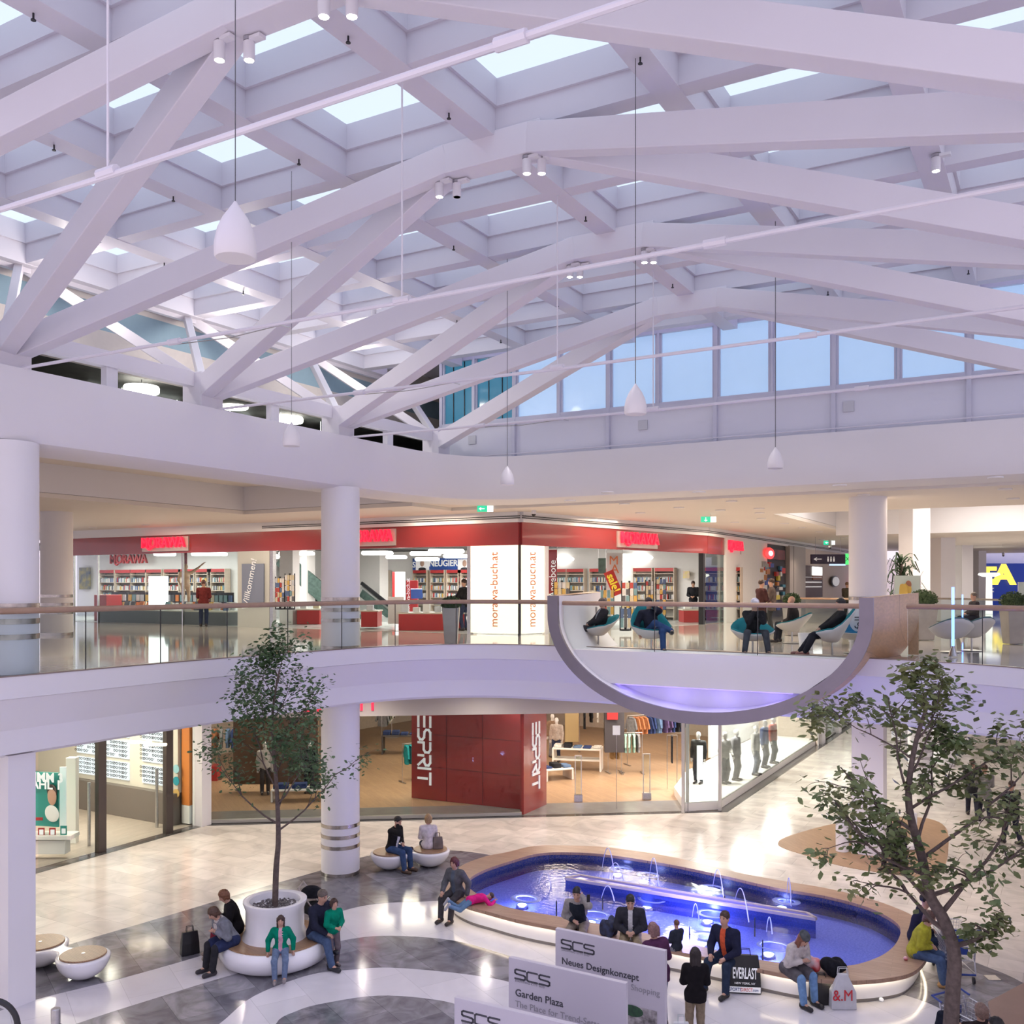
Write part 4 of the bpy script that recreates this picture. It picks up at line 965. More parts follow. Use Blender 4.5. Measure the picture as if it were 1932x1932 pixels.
struct(M().b2(c.x-1.1, c.x+1.0, 28.5, 29.2, Z2, 8.95).build('column', INW)); c, D_ = hit(543, (-30, 19), (1, 19)); struct(M().b2(c.x-.35, c.x+.35, 18.9, 19.3, Z2, 8.95).build('column', INW))
# white and red stands
def block(name, label, cat, x0, x1, y0, y1, D, m, dep=.4, bevel=.01, grp=None):
    a, b = px(x0, y0, D), px(x1, y1, D); z0 = max(min(a.z, b.z), Z2+.012) if D > 25 and min(a.z, b.z) > 5 else max(min(a.z, b.z), 0.008)
    c = (a+b)/2+FW*dep/2; w_ = (b-a).dot(RT)
    g = M().b2(-w_/2, w_/2, -dep/2, dep/2, z0, max(a.z, b.z)); g.v = [tuple(Vector((c.x, c.y, 0))+RT*x+FW*y+Vector((0, 0, z))) for x, y, z in g.v]
    o = g.build(name, m, bevel=bevel)
    if label: tag(o, label, cat, grp)
    return o
LB2 = emis('light_box_soft', (1, .99, .95), 1.6)
block('light_column', 'tall white glowing column with a red edge near the back bookcases', 'lamp', 745, 762, 1079, 1160, 40, LB2, .5)
block('info_pillar', 'red edge pillar beside the tall glowing column', 'pillar', 740, 745, 1079, 1160, 40.2, REDSH, .5)
ip = thing('info_pillar', 'red information pillar with a tilted tablet beside the glowing column', 'pillar', px(774, 1160, 38))
o = block('pillar_body', None, None, 766, 788, 1095, 1168, 38, REDSH, .3); o.parent = ip; o.matrix_parent_inverse = world_inv(ip)
M().box(px(786, 1120, 37.5), (.45, .06, .4), YAW, mtx=Matrix.Rotation(YAW, 3, 'Z') @ Matrix.Rotation(.4, 3, 'X')).build('tablet', BLUEP, ip)
text('lettering', 'morawa-buch.at', .22, WTXT, ip, px(770, 1125, 37.9), face_rot((0, 0, 1), -RT), ext=.004)
block('sign_stand', 'white sign stand with dark print just right of the round column', 'sign', 732, 762, 1126, 1177, 34, INW, .06)
def red_island(label, x0, x1, y0, y1, D, dep=1.2):
    t = thing('display_table', label, 'table', px((x0+x1)/2, y1, D))
    for nm, ya, yb, m_ in (('base', y0+(y1-y0)*.30, y1, REDSH), ('top', y0+(y1-y0)*.24, y0+(y1-y0)*.30, mat('table_top', (.62, .55, .46), .4))):
        o = block(nm, None, None, x0-(2 if nm == 'top' else 0), x1+(2 if nm == 'top' else 0), ya, yb, D, m_, dep); o.parent = t; o.matrix_parent_inverse = world_inv(t)
    w_ = (x1-x0)*D/FPX; n = int(w_/.34)
    for i in range(n):
        a = px(x0+(i+.5)*(x1-x0)/n, y0+(y1-y0)*.24, D)+FW*(.25+.3*(i % 2)); hh = random.uniform(.12, .32)
        o = M().box((a.x, a.y, a.z+.012+hh/2), (.24, .3, hh), YAW).build('goods_box', random.choice([INW, bkm[2], bkm[3], bkm[5], bkm[7], INW]), bevel=.008); tag(o, 'small box of goods on a red based sales table', 'box', 'goods on the red sales tables')
    return t
red_island('long red based sales table in front of the back bookcases', 752, 876, 1145, 1190, 33)
red_island('short red based table right of the round column', 681, 712, 1142, 1183, 34)
red_island('low dark red plinth beside the magazine racks', 640, 661, 1150, 1180, 38)
red_island('red checkout counter in front of the dark shirted salesman', 1290, 1322, 1140, 1180, 40)
red_island('red checkout counter behind the right glass', 1334, 1398, 1140, 1176, 42)
red_island('light wood and red low table between escalator and column', 560, 603, 1140, 1178, 38)
def rack(label, x0, x1, y0, y1, D, cols=4, rows=6, m_=None):
    t = thing('magazine_rack', label, 'rack', px((x0+x1)/2, y1, D)); a, b = px(x0, y0, D), px(x1, y1, D); z0 = max(b.z, Z2+.012)
    M().tube([px((x0+x1)/2, HY, D)*1+Vector((0, 0, z0-CAM.z)), px((x0+x1)/2, HY, D)+Vector((0, 0, a.z-CAM.z))], .04, 8).build('pole', DARK, t)
    w_ = (x1-x0)*D/FPX; c = px((x0+x1)/2, HY, D)
    g = M()
    for sgn in (-1, 1):
        q = c+RT*sgn*w_/2; g.b2(q.x-.015, q.x+.015, q.y-.015, q.y+.015, z0, a.z)
    M().lathe([(w_*.45, 0), (w_*.45, .05)], (c.x, c.y, z0), 16).build('base', DARK, t); g.build('frame', DARK, t)
    for r_ in range(rows):
        for k_ in range(cols):
            q = c+RT*w_*((k_+.5)/cols-.5)-FW*.05; zz = z0+.1+(a.z-z0-.15)*(r_+.5)/rows
            M().box((q.x, q.y, zz), (w_/cols*.82, .05, (a.z-z0)/rows*.8), YAW).build('magazine', random.choice(bkm), t)
    return t
rack('wire spinner rack of magazines left of the escalator', 520, 537, 1088, 1150, 35); rack('tall wire rack of cards beside the spinner rack', 538, 556, 1082, 1150, 35)
rack('rack of books and magazines just inside the right entrance', 1045, 1075, 1095, 1165, 33, 4, 5); rack('rack of magazines behind the left side of the armchairs', 1125, 1158, 1110, 1165, 35, 5, 3)
rack('wide rack of greeting cards behind the seated man in blue jeans', 1173, 1202, 1096, 1165, 34, 4, 5); rack('tall dark card rack behind the sale banner', 1218, 1232, 1094, 1160, 36, 3, 7); rack('dark rack with a brown header beside the card rack', 1238, 1256, 1090, 1165, 37, 3, 7); rack('rack of framed posters between the rail and the checkout', 1170, 1190, 1145, 1190, 31, 3, 2)
# exit signs, cctv, hanging direction sign
GRN = emis('exit_green', (.0, .55, .28), 1.0); GWH = emis('exit_white', (.9, 1, .95), 1.3)
for i, (x, y, D, arrow) in enumerate(((919, 960, 29, '<'), (1340, 980, 31, 'v'), (1567, 1024, 50, '<'))):
    p = px(x, y, D); t = thing('exit_sign', ['green exit sign with left arrow above the lit corner', 'green exit sign with down arrow above the right red fascia', 'small green exit sign far down the right corridor'][i], 'sign', p)
    w_ = .30 if i < 2 else .36; h_ = .09 if i < 2 else .11
    for nm, a0, a1, m_ in (('sign_face', -w_, 0.02*w_, GRN), ('pictogram_face', .02*w_, w_*.62, GWH)):
        g = M().b2(a0, a1, -.03, .03, -h_, h_); g.v = [tuple(p+RT*a+FW*b+Vector((0, 0, c))) for a, b, c in g.v]; g.build(nm, m_, t)
    g = M().b2(-w_*.75, -w_*.25, -.034, -.031, -.012, .012).add([(-w_*.85, -.034, 0), (-w_*.6, -.034, .05), (-w_*.6, -.034, -.05)], [(0, 1, 2)])
    if arrow == 'v': g = M().b2(-w_*.53, -w_*.47, -.034, -.031, -.03, .06).add([(-w_*.5, -.034, -.07), (-w_*.72, -.034, -.02), (-w_*.28, -.034, -.02)], [(0, 1, 2)])
    g.v = [tuple(p+RT*a+FW*b+Vector((0, 0, c))) for a, b, c in g.v]; g.build('arrow', GWH, t)
    M().tube([p+Vector((0, 0, h_)), Vector((p.x, p.y, 9.5))], .008, 6).build('hanger', STEEL, t)
t = thing('direction_sign', 'dark hanging direction sign with white arrow and toilet symbols', 'sign', px(1562, 1055, 46))
p = px(1562, 1055, 46); g = M().b2(-.82, .82, -.08, .08, -.23, .23); g.v = [tuple(p+RT*a+FW*b+Vector((0, 0, c))) for a, b, c in g.v]; g.build('sign_board', mat('sign_violet', (.03, .02, .05), .4), t)
g = M().b2(-.62, -.34, -.1, -.085, -.015, .015).add([(-.72, -.1, 0), (-.56, -.1, .1), (-.56, -.1, .06), (-.64, -.1, 0), (-.56, -.1, -.06), (-.56, -.1, -.1)], [(0, 1, 2, 3), (0, 3, 4, 5)])
for xx in (-.02, .12, .26): g.b2(xx-.035, xx+.035, -.1, -.085, -.12, .04).ell((xx, -.09, .09), (.035, .01, .035), 8)
g.v = [tuple(p+RT*a+FW*b+Vector((0, 0, c))) for a, b, c in g.v]; g.build('symbols', WTXT, t)
for sg in (-.6, .6): M().tube([p+RT*sg+Vector((0, 0, .23)), Vector(((p+RT*sg).x, (p+RT*sg).y, 9.5))], .01, 6).build('hanger', STEEL, t)
for i, (x, y, D) in enumerate(((1007, 959, 29.5), (440, 1004, 37), (1566, 1033, 49), (1893, 1048, 60))):
    p = px(x, y, D); zt = 9.5 if i < 3 else 9.25; t = thing('security_camera', ['small dark dome camera over the lit corner', 'small dark dome camera on the left of the red fascia', 'tiny dark camera under the far exit sign', 'tiny dark camera in front of the blue store'][i], 'camera', (p.x, p.y, min(p.z, zt-.12)))
    M().lathe([(.001, -.07), (.05, -.05), (.07, 0)], (p.x, p.y, min(p.z, zt-.12)), 14).build('dome', BLACK, t, smooth=True); M().lathe([(.075, 0), (.075, zt-min(p.z, zt-.12))], (p.x, p.y, min(p.z, zt-.12)), 14).build('housing', WHITE, t)
# dark gadget shop and the shops further right
def AXR(off=0): return ((MC[0]-off, 27.4), (MD[0]-off, 60))
a, b = hit(1427, *AXR())[0], hit(1481, *AXR())[0]
struct(M().wall(a, b, Z2, 9.2, .05).build('wall_right', mat('dark_shop', (.03, .025, .03), .5)))
t = thing('storefront', 'dark shop with a glowing red emblem and colourful goods beside the bookshop', 'shop front', (a.x, a.y, Z2))
n_ = Vector((1, 0, 0))
o, p, q = board('fascia_panel', None, None, 1431, 1480, 1033, 1057, 0, mat('dark_red_fascia', (.10, .03, .04), .4, col2=(.35, .06, .05), noise_scale=1.5), parent=t, axis=((MC[0]+.08, 27.4), (MD[0]+.08, 60)))
c, D_ = hit(1452, *AXR(-.2)); c.z = zat(1044, D_)
M().ell(c, (.05, .9, .28), 16).build('emblem', mat('emblem_red', (.6, .02, .03), .4, emit=(1, .05, .05), es=1), t)
M().ell(c+Vector((.06, 0, 0)), (.04, .4, .13), 12).build('emblem_core', mat('emblem_white', (.8, .8, .8), .4, emit=(1, .7, .8), es=.9), t)
for i in range(46):
    x = random.uniform(1434, 1480); y = random.uniform(1062, 1150)
    c, D_ = hit(x, *AXR(-.1)); c.z = zat(y, D_)
    o = M().box(c, (.12, random.uniform(.3, .8), random.uniform(.12, .3))).build('goods_item', mat('goods_%d' % (i % 8), [(.5, .04, .03), (.6, .5, .06), (.05, .10, .4), (.6, .6, .6), (.04, .04, .05), (.05, .2, .3), (.35, .33, .30), (.5, .2, .05)][i % 8], .5)); tag(o, 'colourful item on display in the dark shop front', 'item', 'goods in the dark shop front')
for (x0, x1) in ((1481, 1488), (1489, 1511)): 
    p, q = hit(x0, *AXR())[0], hit(x1, *AXR())[0]; struct(M().wall(p, q, Z2, 9.2, .5).build('column', mat('grey_pier', (.42, .38, .36), .5)))
p, q = hit(1511, *AXR())[0], hit(1700, *AXR())[0]; q.y = min(q.y, 75)
struct(M().wall(p, (3.9, 90), Z2, 9.2, .1).build('wall_right', mat('warm_shop_wall', (.72, .62, .54), .6)))
t = thing('shelf_unit', 'bright cosmetics shelf unit with a glowing white shade in the far shop', 'shelf', (hit(1531, *AXR())[0].x, hit(1531, *AXR())[0].y, Z2))
for (x0, x1, y0, y1, m_, nm) in ((1512, 1551, 1066, 1126, mat('shelf_dark_brown', (.10, .06, .05), .5), 'frame'), (1514, 1547, 1097, 1100, WTXT, 'shelf'), (1514, 1547, 1106, 1108, WTXT, 'shelf'), (1514, 1547, 1088, 1090, WTXT, 'shelf'), (1531, 1548, 1069, 1086, LB2, 'lamp_shade'), (1531, 1548, 1086, 1094, mat('goods_brown', (.3, .12, .05), .5), 'goods')):
    board(nm, None, None, x0, x1, y0, y1, 0, m_, .06 if nm == 'frame' else .2, parent=t, axis=((MC[0]+.12, 27.4), (MD[0]+.12, 60)))
t = thing('wall_clock', 'large round dark rimmed wall motif on the far shop wall', 'clock', (3.7, hit(1577, *AXR(-.2))[0].y, 7))
c, D_ = hit(1576, *AXR(-.2)); c.z = zat(1097, D_); r_ = 10.5*D_/FPX; M().ell(c, (.05, r_*3.6, r_), 24).build('rim', DARK, t); M().ell(c+Vector((.04, 0, 0)), (.05, r_*3, r_*.84), 24).build('face', WTXT, t)
t = thing('shop_sign', 'vertical red lettering beside the big round column', 'sign', (3.7, hit(1605, *AXR(-.2))[0].y, 7))
for i, ch_ in enumerate('SALE'):
    c, D_ = hit(1605, *AXR(-.25)); c.z = zat(1086+i*8, D_); text('lettering', ch_, .34, REDL, t, c, face_rot(RT), ext=.01)
t = thing('shop_sign', 'green and blue glowing shop sign left of the big round column', 'sign', (4, hit(1604, *AXR(-.3))[0].y, 8.6))
p = px(1603, 1054, 48); g = M().b2(-.22, .22, -.05, .05, -.3, .25); g.v = [tuple(p+RT*a+FW*b+Vector((0, 0, c))) for a, b, c in g.v]; g.build('sign_board', emis('green_sign', (.05, .8, .15), 1.1), t)
p = px(1580, 1065, 48.3); g = M().b2(-.4, .4, -.05, .05, -.06, .06); g.v = [tuple(p+RT*a+FW*b+Vector((0, 0, c))) for a, b, c in g.v]; g.build('sign_strip', emis('blue_sign', (.45, .6, 1), 1.1), t)
p = px(1603, 1055, 47.9); text('lettering', 'XX', .3, DPR, t, p, face_rot(RT), ext=.004)
# blue furniture store at the far right
bl = thing('storefront', 'deep blue store front with large yellow letters at the far right', 'shop front', px(1895, 1120, 62))
a, b = px(1755, 1060, 62), px(2100, 1122, 62); M().wall(a, b, Z2, zat(1063, 62), .1).build('front_panel', mat('store_blue', (.01, .03, .22), .4, emit=(.01, .04, .35), es=.35), bl)
YEL = mat('store_yellow', (.85, .6, .05), .4, emit=(1, .72, .10), es=1.1)
text('lettering', 'E', 1.35, YEL, bl, px(1868, 1086, 61.8), face_rot(RT), ext=.05, off=.07, sx=1.15); text('lettering', 'A', 1.75, YEL, bl, px(1894, 1086, 61.8), face_rot(RT), ext=.05, off=.08, sx=1.15)
text('lettering', 'E', 1.1, YEL, bl, px(1751, 1072, 61.6), face_rot(RT), ext=.05, off=.06)
for dy in (0, 6): M().bar(px(1858, 1110+dy, 61.8), px(1875, 1110+dy, 61.8), .02, .08).build('small_print', WTXT, bl)
for i, (x, y, D, hgt) in enumerate(((1866, 1088, 52, 1), (1751, 1088, 50, 1))):
    t = thing('floor_lamp', ['white glowing mushroom lamp in front of the blue store', 'white glowing mushroom lamp between the far pillars'][i], 'lamp', pd(x, D, Z2+.01))
    c = pd(x, D, 0); zt = zat(y, D)
    M().lathe([(.18, Z2+.01), (.15, zt-.1), (.15, zt)], (c.x, c.y, 0), 16).build('pole', emis('lamp_pole_glow', (1, .92, .82), 1.1), t, smooth=True)
    M().lathe([(.3, zt), (.55, zt+.1), (.5, zt+.2)], (c.x, c.y, 0), 20).build('lamp_shade', emis('lamp_head_glow', (1, .95, .86), 2.6), t, smooth=True)
struct(M().wall((px(1700, 1100, 64)).to_2d(), (px(2150, 1100, 64)).to_2d(), Z2, 10.9, .1).build('wall_back', WHITE))
for (x_, y_, p_) in ((14.5, 40, 220), (14, 28, 240), (9, 24, 100)): area((x_, y_, 9.2 if y_ > 31 else 10.7), 4, 4, p_, (1, .93, .85))
# second balustrade beyond, blue neon posts
for i, (x0, x1, y0, D0, D1) in enumerate(((1510, 1612, 1127, 40, 38), (1755, 1900, 1126, 40, 36))):
    a, b = pd(x0, D0, 0), pd(x1, D1, 0)
    t = thing('glass_railing', ['far glass railing behind the bald seated person', 'far glass railing behind the empty teal seats'][i], 'railing', (a.x, a.y, Z2))
    M().wall(a, b, Z2+.01, 6.6, .03).build('glass_panel', GLSG, t); M().tube([Vector((a.x, a.y, 6.62)), Vector((b.x, b.y, 6.62))], .04, 8).build('handrail', RAILW if i == 0 else STEEL, t)
NB = emis('neon_blue', (.10, .22, 1), 5)
for i, (x0, y0, x1, y1, D) in enumerate(((1798, 1108, 1798, 1172, 21), (1816, 1122, 1816, 1165, 30))):
    a, b = px(x0, y0, D), px(x1, y1, D); b.z = Z2+.02 if i == 0 else b.z
    t = thing('light_post', ['slim glowing blue light post behind the right railing', 'second fainter blue light post further back'][i], 'lamp', (b.x, b.y, Z2+.02)); M().tube([(a.x, a.y, a.z), (a.x, a.y, Z2+.25)], .03 if i == 0 else .02, 8).build('light_tube', NB, t); M().lathe([(.1, Z2+.02), (.1, Z2+.04), (.03, Z2+.25)], (a.x, a.y, 0), 16).build('base', STEEL, t)
# downlights in the gallery ceiling
DL = emis('downlight_glow', (1, .93, .82), 9); DL2 = mat('downlight_off', (.85, .80, .74), .4, emit=(1, .9, .8), es=.9)
LITD = [(1076, 944), (1178, 950), (1281, 957), (1359, 962), (1433, 967), (1436, 978), (1480, 987), (1513, 995), (1545, 1003), (1593, 1014), (1550, 1018)]
DIM = [(1146, 928), (1208, 967), (1319, 928), (1380, 945), (1432, 959), (1386, 985), (1584, 915), (1629, 933), (1878, 900), (1896, 922), (1911, 940), (1876, 1014), (1911, 1032), (76, 1000), (175, 995), (275, 990), (296, 1004), (398, 998), (200, 1007)]
for i, (x, y) in enumerate(LITD+DIM):
    D = (9.5-CAM.z)*FPX/(HY-y)
    if D > 52: D = 52
    p = pd(x, D, 9.5); lit = i < len(LITD)
    if (p.x > 7.3 and p.y > 21.0 and p.y < 31.8) or (-7.8 < p.x < -.7 and -1.2 < p.y < 13.1) or (p.x > 9.3 and p.y > 31) or p.x < -29: continue
    t = thing('downlight', 'small round recessed light in the gallery ceiling' if not lit else 'bright round recessed light in the gallery ceiling', 'lamp', (p.x, p.y, 9.47), 0, 'lit gallery downlights' if lit else 'dim gallery downlights')
    M().lathe([(.12, 9.475), (.16, 9.475), (.16, 9.499), (.12, 9.499)], (p.x, p.y, 0), 16).build('trim_ring', WHITE, t)
    M().lathe([(.12, 9.48), (.12, 9.49)], (p.x, p.y, 0), 16).build('diffuser', DL if lit else DL2, t)
    if lit: spot((p.x, p.y, 9.46), 140, WARM)

# ================================================================ LOWER SHOPS
EA, EB, EC = (-6.8, 10.4), (6.2, 19.8), (6.2, 60)
OA = (-6.8, -8)
WFL = wood('esprit_wood', (.42, .27, .16), (.36, .23, .14), .35, plank=.16, rot=.6)
struct(M().prism([EA, EB, (6.1, 19.9), (6.1, 38), (-20, 38), (-20, 10.5)], .0, .012).build('floor', WFL))
e_d = (Vector((*EB, 0))-Vector((*EA, 0))).normalized(); e_n = Vector((e_d.y, -e_d.x, 0))
# grey polished threshold inside the front, header with red neon name
o = M().prism([EA, EB, (EB[0]-e_n.x*1.5-e_d.x*0, EB[1]-e_n.y*1.5), (EA[0]-e_n.x*1.5, EA[1]-e_n.y*1.5)], .012, .018).build('floor', mat('grey_threshold', (.23, .22, .21), .2, noise_amt=.15, noise_scale=2)); struct(o)
o = M().wall(EA, EB, 3.19, 4.27, .3).build('wall_back', mat('grey_header', (.44, .41, .38), .5)); struct(o, 'grey header above the fashion shop front')
wallseg('wall_right', (6.2, 19.8), (6.2, 40), 3.3, 4.27, mat('grey_header', (0, 0, 0)), .2)
STROKES = {'E': [[(0, 0), (.72, 0)], [(0, .5), (.72, .5)], [(0, 1), (.72, 1)]], 'S': [[(.72, 1), (.2, 1), (0, .86), (0, .66), (.16, .52), (.56, .48), (.72, .34), (.72, .14), (.52, 0), (0, 0)]],
           'P': [[(0, 0), (0, .42)], [(0, 1), (.5, 1), (.7, .86), (.7, .58), (.5, .45), (0, .45)]], 'R': [[(0, 0), (0, .42)], [(0, 1), (.5, 1), (.7, .86), (.7, .62), (.5, .5), (.25, .5), (.7, 0)]], 'I': [[(0, 0), (0, 1)]], 'T': [[(0, 1), (.8, 1)], [(.4, .72), (.4, 0)]]}
def stroke_word(word, p, right, up, size, thick, m, parent, depth=.03, gap=.22):
    g = M(); x = 0; right = Vector(right).normalized(); up = Vector(up).normalized(); n = right.cross(up)
    R = Matrix((right, up, n)).transposed()
    for ch in word:
        for st in STROKES[ch]:
            for a, b in zip(st, st[1:]):
                A_, B_ = Vector((x+a[0]*size, a[1]*size, 0)), Vector((x+b[0]*size, b[1]*size, 0)); d = (B_-A_); L = d.length+thick*.8; c = (A_+B_)/2; ang = math.atan2(d.y, d.x)
                g.box(p+R @ c, (L, thick, depth), mtx=R @ Matrix.Rotation(ang, 3, 'Z'))
        x += {'I': .0}.get(ch, .72)*size+gap*size+(.1*size if ch == 'I' else 0)
    return g.build('lettering', m, parent), x
t = thing('shop_sign', 'red neon fashion shop name on the grey header, half hidden behind the parapet', 'sign', hit(712, EA, EB)[0]+Vector((0, 0, 3.3)))
h0, D0 = hit(678, EA, EB); h1, D1 = hit(738, EA, EB)
stroke_word('ESPRIT', h1+e_n*.2-e_d*2.62+Vector((0, 0, 3.4)), e_d, (0, 0, 1), .46, .075, REDL, t)
# glass of the front left part
t = thing('storefront', 'full height glass front of the fashion shop left of the red wall', 'shop front', (-2, 14, 0))
for (a, b) in ((391, 470), (471, 604), (605, 778), (779, 984)):
    panel(a, b, EA, EB, .12, 3.19, GLS, 'glass_panel', .02, t)
panel(391, 984, EA, EB, 0.02, .12, mat('sill_steel', (.38, .37, .35), .35, .5), 'sill', .12, t)
o = panel(372, 390, (-6.7, 8.5), (-6.7, 12), .0, 4.27, WHITE, 'column', .4); struct(o, 'white pier between the optician and the fashion shop')
# red walls with white name
rw = thing('red_wall', 'glossy red wall with white vertical lettering inside the fashion shop window', 'wall panel', px(880, HY, 31)-Vector((0, 0, 7.2)))
a, b = pd(778, 32.2, 0), pd(985, 30.5, 0); a.x, a.y = a.x, a.y
M().wall(a, b, .02, 3.3, .1).build('wall_face', RED, rw); dv = (b-a).normalized(); nv = Vector((dv.y, -dv.x, 0))
for x in (.33,.66):
    q = a.lerp(b, x)+nv*.055; M().wall(q-dv*.004, q+dv*.004, .02, 3.3, .004).build('panel_joint', DARK, rw)
for zz in (1.1, 2.2): M().wall(a+nv*.053, b+nv*.053, zz-.004, zz+.004, .004).build('panel_joint', DARK, rw)
q = a+dv*.28+nv*.08; q.z = 2.78
stroke_word('ESPRIT', q, (0, 0, -1), dv, .46, .075, WTXT, rw)
rb2 = thing('red_wall', 'red angled block with white vertical lettering beside the open entrance', 'wall panel', pd(1005, 30, 0))
a, b = pd(985, 29.8, 0), pd(1028, 31.2, 0); M().wall(a, b, .0, 3.3, .12).build('wall_face', RED, rb2); dv = (b-a).normalized(); nv = Vector((dv.y, -dv.x, 0))
q = a+dv*((b-a).length*.36)+nv*.08; q.z = 2.78; stroke_word('ESPRIT', q, (0, 0, -1), dv, .46, .075, WTXT, rb2, gap=.16)
# display case on the right: white base, glass, posts
dc = thing('display_case', 'glass cornered display window with white platform on the right of the entrance', 'display case', (5, 22, 0))
A_, B_, C_ = hit(1272, EA, EB)[0], Vector((6.2, 19.8, 0)), Vector((6.2, 34, 0))
LP = mat('lit_white_platform', (.85, .82, .78), .5)
A2 = hit(1272, (A_.x-3, A_.y+2.2), (A_.x+3, A_.y+2.2))[0]
M().prism([(B_.x-.05, B_.y+.1), (A_.x+.3, A_.y+.15), (A2.x, A2.y), (3.6, 24), (3.6, 34), (6.1, 34)], .012, .3).build('platform', LP, dc)
M().wall((A_.x+.3, A_.y), (B_.x, B_.y), .3, 3.3, .02).build('glass_panel', GLS, dc); M().wall((6.2, 19.85), (6.2, 27), .3, 3.3, .02).build('glass_panel', GLS, dc); M().wall((6.2, 27.05), (6.2, 34), .3, 3.3, .02).build('glass_panel', GLS, dc)
for p in (A_+Vector((.3, 0, 0)), hit(1297, EA, EB)[0], B_, Vector((6.2, 34, 0))): M().box((p.x, p.y, 1.65), (.09, .09, 3.3)).build('corner_post', mat('frame_silver', (.62, .60, .58), .35, .4), dc)
wallseg('wall_back', (-14, 34), (6.2, 34), 0.012, 4.27, mat('warm_wall', (.55, .46, .38), .6, noise_amt=.1)); wallseg('wall_left', (-16, 12), (-14, 34), .012, 4.27, mat('warm_wall', (0, 0, 0)))
wallseg('wall_right', (3.5, 27), (3.5, 34), .3, 3.3, INW)
# clothes rails and garments
def garment_mesh(kind):
    g = M(); 
    if kind == 'trousers':
        for s_ in (-1, 1): g.add([(s_*.02, -.02, 0), (s_*.17, -.02, 0), (s_*.15, -.02, -.95), (s_*.04, -.02, -.95), (s_*.02, .03, 0), (s_*.17, .03, 0), (s_*.15, .03, -.95), (s_*.04, .03, -.95)], [(0, 1, 2, 3), (4, 7, 6, 5), (0, 4, 5, 1), (1, 5, 6, 2), (2, 6, 7, 3), (3, 7, 4, 0)])
        return g
    L_ = {'shirt': .72, 'coat': 1.0}[kind]
    out = [(.06, -.03), (.22, -.09), (.34, -.5), (.27, -.54), (.2, -.24), (.21, -L_), (0, -L_-.02)]
    out = out+[(-x, z) for x, z in reversed(out[:-1])]+[(0, -.07)]
    n = len(out)
    vs = [(x, -.035-(.03 if abs(x) < .15 else 0), z) for x, z in out]+[(x, .035+(.03 if abs(x) < .15 else 0), z) for x, z in out]
    g.add(vs, [tuple(range(n)), tuple(range(2*n-1, n-1, -1))]+[(i, i+n, (i+1) % n+n, (i+1) % n) for i in range(n)])
    return g
GC = {'white': (.72, .70, .66), 'black': (.03, .03, .035), 'navy': (.04, .06, .16), 'grey': (.25, .25, .26), 'khaki': (.42, .29, .14), 'rust': (.50, .20, .09), 'striped mint': (.32, .50, .42), 'denim': (.13, .20, .33), 'olive': (.20, .20, .12), 'teal': (.02, .26, .28), 'purple': (.12, .08, .18)}
gproto = {}
def garment(kind, col, p, rz, where, grp):
    key = (kind, col)
    if key not in gproto:
        m_ = mat('garment_'+col.replace(' ', '_'), GC[col], .9, spec=.1, noise_amt=.3, noise_scale=12, bump=.3)
        me = garment_mesh(kind).build('garment', m_, smooth=False, bevel=.012); me.data.transform(Matrix.Translation(me.location)); me.location = (0, 0, 0); gproto[key] = me; o = me
    else: o = gproto[key].copy(); COL.objects.link(o)
    o.name = kind if kind != 'trousers' else 'trousers'; o.location = p; o.rotation_euler = (0, 0, rz); tag(o, '%s %s hanging on %s' % (col, kind, where), 'clothing', grp); return o
def rail(label, p, rz, L_, h, items, where, grp, feet=True):
    t = thing('clothes_rail', label, 'rail', (p[0], p[1], .02), rz); g = M()
    M().tube([(-L_/2, 0, h), (L_/2, 0, h)], .014, 8).build('bar', STEEL, t, local=True)
    for s_ in (-1, 1): g.tube([(s_*L_/2, 0, h), (s_*L_/2, 0, 0)], .014, 8)
    if feet:
        for s_ in (-1, 1): g.b2(s_*L_/2-.03, s_*L_/2+.03, -.28, .28, 0, .025)
    g.build('stand', STEEL, t, local=True)
    R = Matrix.Rotation(rz, 3, 'Z'); n = len(items)
    for i, (k_, c_) in enumerate(items):
        q = R @ Vector((-L_/2+.08+(L_-.16)*(i+.5)/n, 0, 0)); garment(k_, c_, (p[0]+q.x, p[1]+q.y, .02+h-.02), rz+PI/2+random.uniform(-.35, .35), where, grp)
    return t
def rp(x, y, z=0.0): p = pz(x, y, z); return (p.x, p.y)
S_, T_ = 'shirt', 'coat'
rail('wall clothes rail of dark and white clothes above the glass left of the red wall', rp(730, 1404), sdir(0, 1)+PI/2*0+PI/2, 3.4, 1.75, [(S_, random.choice(['black', 'white', 'grey', 'white', 'black', 'olive'])) for _ in range(17)], 'the long rail left of the red wall', 'clothes left of the red wall')
rail('small clothes rail with teal scarves beside the red wall', rp(771, 1476), PI/3, .5, 1.4, [(S_, 'teal'), (S_, 'teal')], 'the small rail beside the red wall', 'teal clothes beside the red wall')
rail('two armed clothes stand with a khaki coat in the entrance', rp(1160, 1458), YAW+.25, .55, 1.55, [(T_, 'khaki'), (T_, 'khaki')], 'the stand in the middle of the entrance', 'khaki coats in the entrance')
rail('clothes stand of striped mint shirts in the entrance', rp(1192, 1460), YAW+.1, .8, 1.55, [(S_, 'striped mint'), (S_, 'striped mint'), (S_, 'striped mint'), (S_, 'grey')], 'the stand of mint shirts', 'mint shirts in the entrance')
rail('long clothes rail of rust, navy and denim clothes under the balcony', rp(1238, 1440), YAW+.35, 2.6, 1.95, [(S_, c) for c in ('grey', 'rust', 'rust', 'rust', 'navy', 'navy', 'denim', 'denim', 'purple', 'purple', 'navy', 'black', 'navy')], 'the long rail under the balcony', 'clothes on the long rail')
